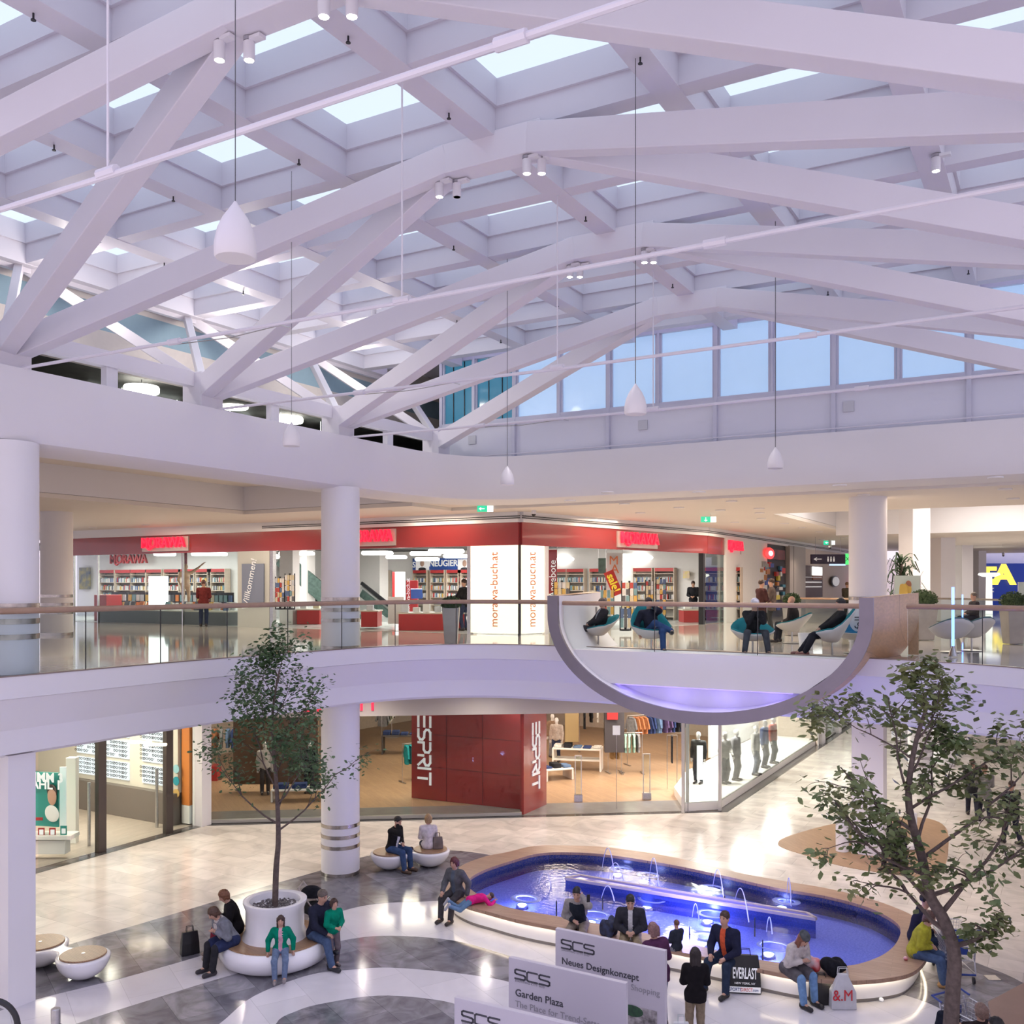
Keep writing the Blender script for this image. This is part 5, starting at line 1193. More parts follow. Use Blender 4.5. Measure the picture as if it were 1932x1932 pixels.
rail('wall rail with a dark patterned jacket and white shirts', rp(1128, 1418), YAW, 1.6, 2.0, [(T_, 'black'), (S_, 'black'), (S_, 'white'), (S_, 'white'), (S_, 'grey')], 'the wall rail behind the folded jeans', 'clothes behind the folded jeans')
rail('clothes rail of blue and pink shirts at the left end of the fashion shop', rp(424, 1470), .6, 1.6, 1.9, [(S_, c) for c in ('white', 'rust', 'grey', 'denim', 'navy', 'black')], 'the rail at the left end of the shop', 'clothes at the left end')
rail('pair of black trousers hung at the edge of the display case', rp(1268, 1490), YAW, .35, 1.9, [('trousers', 'black')], 'the edge of the display case', 'trousers by the display case', False)
def table(label, x, y, w_, d_, h_, m_, rz=YAW, folded=0, grp=None, where='', tiers=1):
    p = pz(x, y, 0); t = thing('display_table', label, 'table', (p.x, p.y, .02), rz)
    M().b2(-w_/2, w_/2, -d_/2, d_/2, h_-.05, h_).build('top', m_, t, local=True, bevel=.008)
    if tiers > 1: M().b2(-w_/2+.04, w_/2-.04, -d_/2+.04, d_/2-.04, h_*.45, h_*.45+.04).build('shelf', m_, t, local=True)
    for s_ in (-1, 1): M().b2(s_*(w_/2-.03)-.03, s_*(w_/2-.03)+.03, -d_/2, d_/2, 0, h_-.05).build('side_panel', m_, t, local=True)
    R = Matrix.Rotation(rz, 3, 'Z')
    for i in range(folded):
        q = R @ Vector((-w_/2+w_*(i+.5)/folded, random.uniform(-.1, .1)*d_, 0)); hh = random.choice((.06, .1, .16)); c_ = random.choice(['navy', 'denim', 'white', 'black', 'navy'])
        o = M().box((p.x+q.x, p.y+q.y, .02+h_+.004+hh/2), (w_/folded*.8, d_*.6, hh), rz).build('folded_clothes', mat('garment_'+c_, GC[c_], .9, spec=.1), bevel=.02); tag(o, 'folded %s garments stacked on %s' % (c_, where), 'clothing', grp)
    return t
TW = mat('table_white', (.80, .77, .72), .4); TD = mat('table_dark', (.08, .07, .07), .5)
table('white two tier table of folded jeans inside the entrance', 1090, 1452, 1.9, .8, .85, TW, YAW-.2, 5, 'folded clothes on the white two tier table', 'the white two tier table', 2)
table('low white block table at the left of the entrance', 1048, 1470, 1.1, .8, .42, TW, YAW+.4, 3, 'folded clothes on the low white block', 'the low white block table')
table('dark table of folded shirts behind the left glass', 755, 1422, 1.5, .7, .8, TD, YAW, 4, 'folded clothes on the dark table', 'the dark table')
table('white display ledge with shoes and bags behind the tree', 565, 1510, 1.8, .6, .4, TW, .63, 3, 'goods on the white ledge', 'the white ledge behind the tree')
# folded shelves on back wall and coloured signs
block('wall_unit', 'dark wall unit with a red square sign behind the folded jeans', 'shelf', 1141, 1178, 1342, 1420, 36, mat('unit_dark', (.05, .045, .05), .5), .4); block('sign', 'red square sign high on the dark wall unit', 'sign', 1145, 1166, 1341, 1358, 35.9, REDSH, .05); block('sign_holder', 'small white framed sign standing above the khaki coat', 'sign', 1156, 1170, 1369, 1387, 30.5, WTXT, .03); hang([o for o in bpy.data.objects if o.name == 'sign_holder'][0], [px(1163, 1387, 30.55)], .02)
block('wall_unit', 'white fitting room panel at the back of the fashion shop', 'wall panel', 1066, 1092, 1342, 1400, 37, mat('unit_gold', (.30, .22, .10), .4), .2); block('wall_unit', 'dark wood wall behind the mannequins left of the round column', 'wall panel', 440, 600, 1350, 1480, 33, mat('brown_wall', (.22, .13, .08), .5, noise_amt=.3, noise_scale=1), .2); block('stool', 'bright red cube stool at the left end of the fashion shop', 'stool', 395, 410, 1446, 1474, 34.9, REDSH, .5)
# security gates in the entrance
for i, (x, y, w_) in enumerate(((1091, 1512, 13), (1220, 1508, 14))):
    D = 7.2*FPX/(y-HY); p = pz(x, y, .02); ww = w_*D/FPX; t = thing('security_gate', ['clear security gate with metal base on the left of the entrance', 'clear security gate with metal base on the right of the entrance'][i], 'gate', p); g = M()
    g.b2(-ww/2, -ww/2+.03, -.02, .02, .2, 1.5).b2(ww/2-.03, ww/2, -.02, .02, .2, 1.5).b2(-ww/2, ww/2, -.02, .02, 1.5, 1.53)
    for q, nm, m_ in ((g, 'frame', mat('gate_plastic', (.65, .62, .58), .3)), (M().b2(-ww/2-.02, ww/2+.02, -.08, .08, 0, .22), 'base', STEEL), (M().b2(-ww/2+.035, ww/2-.035, -.006, .006, .2, 1.5), 'glass_panel', GLS)):
        q.v = [tuple(p+RT*a+FW*b+Vector((0, 0, c))) for a, b, c in q.v]; q.build(nm, m_, t)
# mannequins
def manq(label, x, y, z, yaw, top, pants, H=1.8, hd='down', skin=DOLL, **kw):
    p = pz(x, y, z); return person(label, (p.x, p.y, z), yaw, 'stand', H, skin=skin, top=top, pants=pants, shoes=(.05, .04, .04), hands={'L': hd, 'R': 'down'}, face=False, hstyle='bald', name='mannequin', cat='mannequin', vox=.032, **kw)
manq('mannequin in a patterned blouse and dark trousers beside the red block', 1050, 1437, .02, sdir(-.3, -1), (.55, .47, .42), (.04, .05, .10))
manq('headless looking mannequin in a brown top at the back of the entrance', 1042, 1428, .02, sdir(.4, -1), (.28, .18, .12), (.3, .3, .32))
manq('mannequin in a black outfit standing inside the glass corner', 1318, 1478, .3, sdir(-.6, -1), (.05, .05, .05), (.05, .05, .06))
manq('mannequin in a pale top just right of the glass corner', 1367, 1478, .3, sdir(.7, -1), (.5, .48, .46), (.10, .10, .12), hd='lap')
manq('mannequin in grey in the middle of the long display window', 1388, 1472, .3, sdir(.9, -.8), (.26, .25, .27), (.22, .21, .22))
manq('seated looking mannequin with a bare white body further along the window', 1425, 1462, .3, sdir(.9, -.7), (.62, .60, .58), (.20, .22, .28))
manq('mannequin in blue at the right end of the display window', 1442, 1448, .3, sdir(.9, -.7), (.12, .16, .3), (.06, .06, .08))
manq('last mannequin in red and blue in the display window', 1458, 1440, .3, sdir(.9, -.7), (.4, .1, .08), (.06, .06, .08))
manq('mannequin in a white dress behind the tree left of the round column', 500, 1498, .02, sdir(.3, -1), (.65, .6, .55), (.08, .07, .07))
manq('mannequin in black behind the tree beside the round column', 585, 1496, .02, sdir(-.2, -1), (.04, .04, .045), (.04, .04, .05))
board('poster', 'white tilted card standing in the glass corner', 'poster', 1315, 1326, 1407, 1471, 30.8, LB2, .02)
for (x_, y_, p_, s_) in ((-9, 15, 160, 2), (-4, 17, 160, 2), (0, 20, 160, 2), (2, 22.5, 160, 2), (-6, 24, 200, 3), (0, 29, 160, 3), (5, 22.5, 330, 1), (5, 27, 330, 1), (5, 31.5, 330, 1)): area((x_, y_, 4.2 if x_ < 4.5 else 3.6), s_, s_, p_, (1, .86, .70) if x_ < 4.5 else (1, .95, .88))
# optician
OPW = mat('optician_wall', (.62, .58, .50), .6); ORW = mat('orange_wall', (.62, .20, .04), .5)
struct(M().b2(-15, -6.9, -6, 10.2, 0, .012).build('floor', wood('optician_floor', (.50, .42, .36), (.45, .38, .32), .35, plank=.1, rot=PI/2)))
wallseg('wall_back', (-15, 10.3), (-6.9, 10.3), .012, 4.27, OPW); wallseg('wall_left', (-14.9, -6), (-14.9, 10.3), .012, 4.27, OPW)
t = thing('storefront', 'optician glass front with dark vertical posts', 'shop front', (-6.8, 5, 0))
for (y0, y1) in ((-4, 1.9), (2.0, 4.9), (5.1, 9.1), (9.2, 10.2)): M().b2(-6.81, -6.79, y0, y1, .05, 4.2).build('glass_panel', GLS, t)
for x in (190, 317): q, D_ = hit(x, OA, EA); M().b2(-6.88, -6.72, q.y-.12, q.y+.12, .01, 4.25).build('post', mat('post_brown', (.06, .045, .04), .4), t)
q, D_ = hit(371, OA, EA); M().b2(-6.85, -6.75, q.y-.05, q.y+.05, .01, 4.25).build('post', DARK, t)
for i, x in enumerate((168, 296)):
    q, D_ = hit(x, (-7.6, -8), (-7.6, 10)); o = M().tube([(q.x, q.y, .012), (q.x, q.y, 1.75)], .045, 10).build('display_pole', STEEL, smooth=True); tag(o, ['slim steel pole left inside the optician', 'slim steel pole right inside the optician'][i], 'pole')
WY2 = 9.9
c0, c1 = hit(145, (-15, WY2), (-6, WY2))[0], hit(333, (-15, WY2), (-6, WY2))[0]
o = M().b2(-14.5, c1.x, 9.75, 10.2, .012, .95).build('base_cabinet', mat('cabinet_brown', (.15, .125, .11), .4), bevel=.01); tag(o, 'long low brown cabinet under the lit spectacle displays', 'cabinet')
o = M().b2(-14.5, c1.x, 9.95, 10.24, .955, 3.9).build('display_wall', OPW); tag(o, 'beige display wall holding lit spectacle panels', 'display wall')
LPN = emis('lit_panel', (.93, .97, 1), .8); GLM = DARK
gp = None
def spectacles():
    g = M()
    for s_ in (-1, 1): g.tube([(s_*.036+.027*math.cos(a), 0, .022*math.sin(a)) for a in [2*PI*i/8 for i in range(9)]], .007, 4)
    g.tube([(-.01, 0, .005), (.01, 0, .005)], .005, 4); g.tube([(-.065, 0, .01), (-.065, .05, .01)], .004, 4); g.tube([(.065, 0, .01), (.065, .05, .01)], .004, 4)
    return g
npn = 0
for (gx, cols, yy) in ((147, 3, [(1425, .0), (1447, 0), (1471, 0)]), (197, 3, [(1400, 0), (1425, 0), (1448, 0), (1473, 0)]), (270, 3, [(1408, 0), (1433, 0), (1458, 0), (1483, 0)])):
    for c_ in range(cols):
        for r_ in range(4):
            x = gx+c_*16.5; a, D_ = hit(x, (-15, 9.94), (-6, 9.94)); b = hit(x+14.5, (-15, 9.94), (-6, 9.94))[0]
            z0 = 1.12+r_*.66; z1 = z0+.54
            npn += 1; t = M().b2(a.x, b.x, 9.90, 9.945, z0, z1).build('spectacle_display', LPN)
            tag(t, 'lit white panel with rows of spectacles on the optician wall', 'display panel', 'lit spectacle panels')
            for rr in range(4):
                for cc in range(2):
                    if (r_*7+c_*3+rr+cc) % 11 == 0 or x < 120: continue
                    px_ = a.x+(b.x-a.x)*(.27+.46*cc); pz_ = z0+.07+rr*.13
                    if gp is None: gp = spectacles().build('spectacles', GLM); o = gp
                    else: o = gp.copy(); COL.objects.link(o)
                    o.location = (px_, 9.845, pz_); o.scale = (1.5, 1.0, 1.5); tag(o, 'pair of dark framed spectacles on a lit wall panel', 'spectacles', 'spectacles on the lit panels')
wp = hit(342, (-15, 10.2), (-6, 10.2))[0]
o = M().b2(c1.x+.05, -6.95, 10.05, 10.22, .6, 3.6).build('wall_panel', ORW); tag(o, 'orange wall panel at the right end of the optician', 'wall panel')
o = M().b2(c1.x+.05, -6.95, 10.05, 10.22, .05, .59).build('wall_panel', INW); tag(o, 'white panel below the orange wall panel', 'wall panel')
for i, (y, c_) in enumerate(((1451, (.3, .55, .6)), (1474, (.02, .3, .38)), (1497, (.7, .45, .15)))):
    q, D_ = hit(331, (-15, 9.9), (-6, 9.9)); o = M().lathe([(.13, -.01), (.13, .01)], (0, 0, 0), 20); o.v = [(q.x+v[0], 9.93+v[2], zat(y, D_)+v[1]) for v in o.v]; o = o.build('badge', mat('badge_%d' % i, c_, .5)); tag(o, ['pale', 'dark teal', 'orange'][i]+' round badge on the end of the spectacle wall', 'badge')
for (x, y) in ((264, 1400), (293, 1405)):
    q = px(x, y, 26.5); o = M().b2(-.3, .3, -.06, .06, -.03, .03); o.v = [tuple(q+RT*a+FW*b+Vector((0, 0, c))) for a, b, c in o.v]; o = o.build('ceiling_lamp', emis('lamp_warm', (1, .85, .6), 8)); tag(o, 'warm strip lamp under the orange ceiling of the optician', 'lamp', 'warm lamps in the optician')
struct(M().b2(-12, -6.95, 3, 10.2, 4.15, 4.26).build('ceiling', mat('orange_ceiling', (.7, .36, .12), .6)))
area((-9, 7.5, 4.1), 2, 2, 260, (1, .9, .75)); area((-10, 2, 4.1), 2.5, 3, 330, (1, .93, .82)); area((-12, -2, 4.1), 2, 2, 100, (1, .93, .82))
# window posters at the left
PG = mat('poster_green_teal', (.02, .26, .22), .5)
D_ = 25.4; t = thing('poster', 'large green poster with white lettering and a smiling face in the optician window', 'poster', px(90, 1560, D_))
a, b = px(50, 1455, D_), px(111, 1560, D_-.2); M().wall(a, b, b.z, a.z, .04).build('poster_sheet', PG, t)
for (tx, x, y, s_) in (('NIMM 3', 85, 1467, .34), ('ZAHL 1', 82, 1480, .34)): text('lettering', tx, s_, WTXT, t, px(x, y, D_-.25)-FW*.05, face_rot((b-a).to_2d().to_3d()), ext=.004, off=.008)
g = M().ell(px(98, 1503, D_-.3), (.19, .03, .23), 14, 0).ell(px(98, 1494, D_-.28), (.21, .03, .2), 14, 1).ell(px(98, 1535, D_-.28), (.3, .03, .22), 14, 2); g.build('portrait', [SKIN, hairm(BR), mat('poster_white_shirt', (.7, .7, .68), .6)], t, smooth=True)
M().box(px(72, 1545, D_-.3), (.24, .02, .08), YAW).build('sticker', REDSH, t)
block('window_shelf', 'white ledge under the green poster in the optician window', 'shelf', 50, 134, 1577, 1585, 24.8, TW, .5); block('white_cabinet', 'white base box below the window ledge', 'cabinet', 50, 123, 1586, 1612, 24.9, TW, .3); block('white_cabinet', 'white cabinet panel right of the green poster', 'cabinet', 124, 143, 1430, 1592, 26.5, TW, .2)
for i, (x, c_) in enumerate(((78, REDSH), (99, REDSH), (120, PG))):
    o, a, b = board('framed_card', ['red framed card on the left of the window ledge', 'red framed card in the middle of the window ledge', 'small green card on the right of the window ledge'][i], 'card', x-6, x+6, 1562-4*(i == 2), 1577, 24.9, c_, .02); M().box(px(x, 1570-2*(i == 2), 24.85), (.10, .02, .13), YAW).build('card_print', WTXT, o)
board('info_board', 'tall white price list beside the green poster', 'sign', 113, 125, 1447, 1560, 25.6, WTXT, .03)
# shops further along the right
FS = mat('frame_silver', (0, 0, 0)); 
t = thing('storefront', 'row of white framed lit windows receding under the balcony', 'shop front', (6.3, 45, 0))
M().b2(5.2, 6.2, 34.05, 60, .0, .05).build('sill', EDGEM, t)
for i, y in enumerate((34.3, 38, 42.5, 46, 50.5, 55)): M().b2(6.0, 6.35, y, y+.6, 0, 4.2).build('pier', WHITE, t)
for (y0, y1) in ((35, 38), (38.7, 42.5), (46.6, 50.5), (51.2, 55)): M().b2(6.1, 6.12, y0, y1, .1, 3.4).build('glass_panel', GLS, t)
wallseg('wall_left', (3, 34), (3, 60), .01, 4.27, INW); struct(M().b2(3, 6, 34.1, 60, 0, .02).build('floor', FLOORW))
o = M().b2(3.4, 4.2, 42.8, 45.9, .02, 3).build('wall_unit', mat('unit_dark', (0, 0, 0))); tag(o, 'dark wall unit with red clothes in the second shop under the balcony', 'shelf')
for i in range(8): garment(S_, random.choice(['rust', 'navy', 'black']), (4.6, 43+i*.35, 2.4), 0, 'the rail in the second shop', 'clothes in the second shop')
rail('clothes rail in the second shop under the balcony', (4.6, 44.2), PI/2, 3, 2.42, [], '', '')
for y_ in (37, 44, 52): area((4.8, y_, 3.9), 1.5, 3, 150, (1, .95, .88))
wallseg('wall_back', (3, 60), (45, 60), 0.0, 4.27, mat('far_wall', (.62, .55, .48), .6)); 

# ================================================================ FOUNTAIN POOL
OUT = [(842, 1687), (848, 1664), (868, 1635), (915, 1616), (960, 1607), (1007, 1596), (1063, 1595), (1151, 1599), (1270, 1617), (1365, 1640), (1460, 1659), (1561, 1676), (1639, 1695), (1691, 1713), (1730, 1733), (1750, 1765), (1753, 1795), (1742, 1817), (1722, 1834), (1691, 1843), (1639, 1849), (1587, 1850), (1510, 1843), (1432, 1828), (1360, 1812), (1283, 1796), (1175, 1775), (1063, 1752), (980, 1736), (920, 1720), (873, 1706)]
INN = [(885, 1674), (888, 1656), (920, 1639), (966, 1624), (1012, 1611), (1063, 1608), (1141, 1612), (1258, 1630), (1360, 1651), (1460, 1674), (1550, 1689), (1626, 1708), (1672, 1728), (1698, 1749), (1693, 1776), (1668, 1800), (1626, 1817), (1587, 1823), (1535, 1823), (1460, 1815), (1374, 1798), (1245, 1766), (1115, 1740), (1030, 1725), (960, 1712), (918, 1696)]
ZR = .46
def ring(pts, z, n=5): return spline([pz(x, y, z) for x, y in pts], n, True)
def resample(P, k):
    P2 = P+[P[0]]; L = arclen(P2); return [at_len(P2, L, L[-1]*i/k) for i in range(k)]
K_ = 160
ro = resample(ring(OUT, ZR), K_); ri = resample(ring(INN, ZR), K_)
def area2(P): return sum(P[i].x*P[(i+1) % len(P)].y-P[(i+1) % len(P)].x*P[i].y for i in range(len(P)))
if area2(ro)*area2(ri) < 0: ri = ri[::-1]
# align start points
off0 = min(range(K_), key=lambda j: (ri[j]-ro[0]).length); ri = ri[off0:]+ri[:off0]
ri = [min([ri[(i+d) % K_] for d in range(-6, 7)], key=lambda p: (p-ro[i]).length) for i in range(K_)]
cc = sum(ro, Vector())/K_; cc.z = 0
pool = thing('fountain_pool', 'large rounded fountain pool with wooden rim and glowing white plinth', 'fountain', (cc.x, cc.y, 0))
def shrink(P, d): 
    s = 1 if area2(P) > 0 else -1; out = []
    for i, p in enumerate(P):
        t_ = (P[(i+1) % len(P)]-P[i-1]); t_.z = 0; t_.normalize(); out.append(p+Vector((-t_.y, t_.x, 0))*d*s)
    return out
def strip(A_, B_, za, zb, m_, name, parent, closed=True, extra=None, smooth=True):
    k = len(A_); vs = [(p.x, p.y, za) for p in A_]+[(p.x, p.y, zb) for p in B_]; g = M()
    return g.add(vs, [(i, (i+1) % k, (i+1) % k+k, i+k) for i in range(k)]).build(name, m_, parent, smooth=smooth)
g = M(); k = K_
lay = [(ro, ZR-.07), (ro, ZR), (ri, ZR), (ri, ZR-.07)]
vs = [(p.x, p.y, z) for P, z in lay for p in P]
g.add(vs, [(j*k+i, j*k+(i+1) % k, ((j+1) % 4)*k+(i+1) % k, ((j+1) % 4)*k+i) for j in range(4) for i in range(k)])
RIMW = wood('rim_oak', (.47, .30, .20), (.42, .26, .17), .35, plank=.09, plen=2.5, rot=-.1)
g.build('rim', RIMW, pool)
pl_ = shrink(ro, .16); strip(pl_, shrink(ro, .12), 0.07, ZR-.07, GLOSSW, 'plinth', pool)
strip(shrink(ro, .19), shrink(ro, .19), 0.0, .07, mat('toe_kick', (.30, .27, .24), .4), 'toe_kick', pool)
LEDW = emis('led_warm', (1, .86, .62), 9)
g = M(); a, b = shrink(ro, .045), shrink(ro, .085)
g.add([(p.x, p.y, ZR-.075) for p in a]+[(p.x, p.y, ZR-.075) for p in b], [(i, (i+1) % k, (i+1) % k+k, i+k) for i in range(k)]); g.build('led_strip', LEDW, pool)
MOS = mat('mosaic_blue', (.02, .05, .45), .25, col2=(.01, .02, .16), noise_scale=60)
MOSW = mat('mosaic_wall', (.012, .03, .16), .25, col2=(.10, .10, .14), noise_scale=40)
strip(ri, ri, .02, ZR-.06, MOSW, 'pool_wall', pool)
M().add([(p.x, p.y, .03) for p in ri], [tuple(range(k))]).build('pool_floor', mat('pool_floor_blue', (.27, .32, .88), .5, col2=(.14, .19, .74), noise_scale=28), pool)
WAT = bpy.data.materials.new('water'); WAT.use_nodes = True; nt = WAT.node_tree; nt.nodes.clear()
o_ = nt.nodes.new('ShaderNodeOutputMaterial'); mx = nt.nodes.new('ShaderNodeMixShader'); tr_ = nt.nodes.new('ShaderNodeBsdfTransparent'); gl = nt.nodes.new('ShaderNodeBsdfGlossy'); gl.inputs['Roughness'].default_value = .05
tr_.inputs[0].default_value = (.80, .85, 1, 1); lw = nt.nodes.new('ShaderNodeLayerWeight'); lw.inputs[0].default_value = .2; nt.links.new(lw.outputs['Fresnel'], mx.inputs[0])
nz = nt.nodes.new('ShaderNodeTexNoise'); nz.inputs['Scale'].default_value = 9; nz.inputs['Detail'].default_value = 3; tcw = nt.nodes.new('ShaderNodeNewGeometry'); nt.links.new(tcw.outputs['Position'], nz.inputs['Vector']); bpn = nt.nodes.new('ShaderNodeBump'); bpn.inputs['Strength'].default_value = .25; bpn.inputs['Distance'].default_value = .03
nt.links.new(nz.outputs[0], bpn.inputs['Height']); nt.links.new(bpn.outputs[0], gl.inputs['Normal']); nt.links.new(tr_.outputs[0], mx.inputs[1]); nt.links.new(gl.outputs[0], mx.inputs[2]); nt.links.new(mx.outputs[0], o_.inputs[0])
M().add([(p.x, p.y, .30) for p in ri], [tuple(range(k))]).build('water', WAT, pool)
# raised trough in the middle of the water
c4 = [pz(1067, 1655, .46), pz(1095, 1650, .46), pz(1523, 1721, .46), pz(1539, 1731, .46)]
A4, B4, C4, D4 = c4[0], c4[1], c4[2], c4[3]
tr = thing('water_trough', 'long raised blue trough in the middle of the fountain pool', 'fountain', ((A4+D4)/2).to_2d().to_3d())
M().prism([(p.x, p.y) for p in (A4, D4, C4, B4)], .03, .40).build('base', mat('trough_blue', (.04, .06, .30), .3, noise_amt=.3, noise_scale=30), tr)
g = M(); STN = mat('trough_stone', (.45, .38, .38), .4, noise_amt=.1)
for p, q in ((A4, D4), (D4, C4), (C4, B4), (B4, A4)): g.wall((p.x, p.y), (q.x, q.y), .40, .46, .07)
g.build('edge', STN, tr); M().prism([(p.x, p.y) for p in (A4, D4, C4, B4)], .405, .435).build('water', mat('trough_water', (.20, .20, .60), .08), tr)
# underwater lamps and jets
GLOW = emis('pool_lamp', (.62, .78, 1), 6)
for i, (x, y) in enumerate(((985, 1707), (1222, 1710), (1335, 1738), (1325, 1780), (1115, 1740), (1450, 1800), (1165, 1650), (1215, 1663), (1335, 1688), (1475, 1712))):
    p = pz(x, y, .1); t = thing('pool_lamp', 'round white underwater lamp glowing near a water jet', 'lamp', (p.x, p.y, .031), 0, 'underwater lamps in the fountain')
    M().lathe([(.13, .031), (.13, .08), (.10, .10)], (p.x, p.y, 0), 16).build('housing', STEEL, t, smooth=True); M().lathe([(.001, .103), (.10, .103)], (p.x, p.y, 0), 16).build('lens', GLOW, t)
    point((p.x, p.y, .22), 24 if i < 6 else 6, (.40, .45, 1), .08)
    ft = M(); R1 = .36 if i < 6 else .30
    ft.tube([(p.x+.1+math.cos(a)*R1*.8, p.y+math.sin(a)*R1*.62, .305) for a in [2*PI*q/24 for q in range(25)]], .04+.03*(i%3==0), 8, caps=False)
    o = ft.build('foam_ring', mat('foam', (.50, .56, .95), .6), smooth=True); tag(o, 'pale ring of foam where a jet falls into the pool', 'foam', 'foam rings in the fountain'); o.scale = (1, 1, .25)
JET = mat('jet_water', (.75, .78, .95), .15, spec=.8, emit=(.6, .65, 1), es=.0)
JET = glass('jet_glass', (.72, .76, .98), .25, .1)
nw = JET.node_tree
for i, (x0, y0, xt, yt, x1, y1) in enumerate(((1136, 1638, 1147, 1600, 1159, 1648), (1148, 1652, 1162, 1628, 1176, 1660), (1225, 1655, 1233, 1619, 1243, 1672), (1344, 1680, 1354, 1641, 1366, 1700), (1387, 1698, 1398, 1678, 1413, 1740), (1135, 1694, 1146, 1677, 1159, 1700), (1306, 1730, 1313, 1708, 1319, 1735), (1446, 1758, 1451, 1730, 1457, 1762), (1017, 1665, 1027, 1648, 1040, 1672), (1484, 1700, 1488, 1656, 1493, 1710))):
    a, b = pz(x0, y0, .3), pz(x1, y1, .3); D_ = (px(x0, y0, 1)-CAM).dot(FW); Dm = ((a+b)/2-CAM).dot(FW); apex = max(.6, zat(yt, Dm)); m_ = (a+b)/2
    path = []
    for q in range(13):
        u = q/12; p = a.lerp(b, u); p.z = .3+(apex-.3)*4*u*(1-u); path.append(p)
    o = M().tube(path, [.007+.007*q/12 for q in range(13)], 6).build('water_jet', mat('jet_white', (.62, .66, .92), .2, spec=.8), smooth=True); tag(o, ['arching water jet, tallest at the back left', 'arching jet just in front of the tallest back jet', 'arching jet behind the left half of the trough', 'tall arching jet behind the trough middle', 'wide jet crossing the right part of the trough', 'small jet in front of the left trough end', 'small thin jet between the seated men', 'small jet before the right end of the trough', 'faint jet at the far left of the pool', 'tall narrow jet near the right trough end'][i], 'water jet', 'water jets')
for i, (x, y) in enumerate(((1050, 1710), (1137, 1694), (1301, 1760), (1424, 1742), (1439, 1785), (1367, 1700), (1439, 1787))[:6]):
    p = pz(x, y, .3); o = M().lathe([(.016, .031), (.014, .38), (.008, .42)], (p.x, p.y, 0), 8).build('nozzle', DARK); tag(o, 'dark jet nozzle standing out of the water', 'nozzle', 'jet nozzles in the fountain')
# ================================================================ PODS, RING BENCH, PLANTERS
def egg_bench(label, lobes, tops):
    z = .45; cs = [pz(x, y, z) for x, y in lobes]; rs = tops; m_ = (cs[0]+cs[1])/2; t = thing('pod_bench', label, 'bench', (m_.x, m_.y, 0.006))
    pr = []
    for c, r in zip(cs, rs): pr += [('e', (c.x, c.y, .44), (r, r, .44))]
    pr.append(('c', (cs[0].x, cs[0].y, .36), (cs[1].x, cs[1].y, .36), .16, .16)); pr.append(('z', (0, 0, .425), (0, 0, 1)))
    pr.append(('z', (0, 0, .03), (0, 0, -1)))
    V, Q = sdf_mesh(pr, .03, .16); o = net_obj('shell', V, Q, GLOSSW, t); o.data.transform(world_inv(t))
    for c, r in zip(cs, rs):
        M().lathe([(r*.86, .43), (r*.86, .445), (r*.84, .455), (.02, .455)], (c.x, c.y, 0), 40).build('seat', wood('seat_teak', (.40, .24, .13), (.36, .21, .12), .4, plank=.035, plen=3, rot=.2), t)
        M().lathe([(.035, .456), (.03, .462), (.001, .462)], (c.x, c.y, 0), 12).build('cap', STEEL, t)
    return t
egg_bench('white double pod bench with wooden seats near the left square column', ((76, 1777), (157, 1799)), (.50, .47))
egg_bench('white double pod bench right of the banded column', ((736, 1606), (812, 1601)), (.50, .50))
rc_ = pz(519, 1765, .45); RC = Vector((rc_.x, rc_.y, 0))
rbn = thing('ring_bench', 'round white ring bench with wooden seat around the tree planter', 'bench', RC)
M().lathe([(.62, .006), (.84, .006), (.98, .08), (1.06, .24), (1.04, .38), (.99, .43), (.62, .43)], RC, 64).build('base', GLOSSW, rbn, smooth=True)
M().lathe([(.585, .43), (.585, .452), (.94, .452), (.96, .44), (.96, .43)], RC, 64).build('seat', wood('seat_teak', (0, 0, 0), (0, 0, 0)), rbn)
plt = thing('tree_planter', 'tall round white planter in the middle of the ring bench', 'planter', RC)
M().lathe([(.62, .0), (.62, .46), (.55, .60), (.55, .98), (.60, 1.12), (.60, 1.15), (.56, 1.16), (.48, 1.14), (.46, 1.02), (.1, 1.0)], RC, 56).build('pot', GLOSSW, plt, smooth=True)
g = M(); random.seed(3)
for i in range(420):
    a = random.random()*2*PI; r = .45*math.sqrt(random.random()); g.ell(RC+Vector((r*math.cos(a), r*math.sin(a), 1.015+random.random()*.015)), (.024, .018, .014), 5)
o = g.build('pebbles', mat('pebble', (.22, .20, .19), .6, col2=(.07, .06, .06), noise_scale=12), plt); o['kind'] = 'stuff'
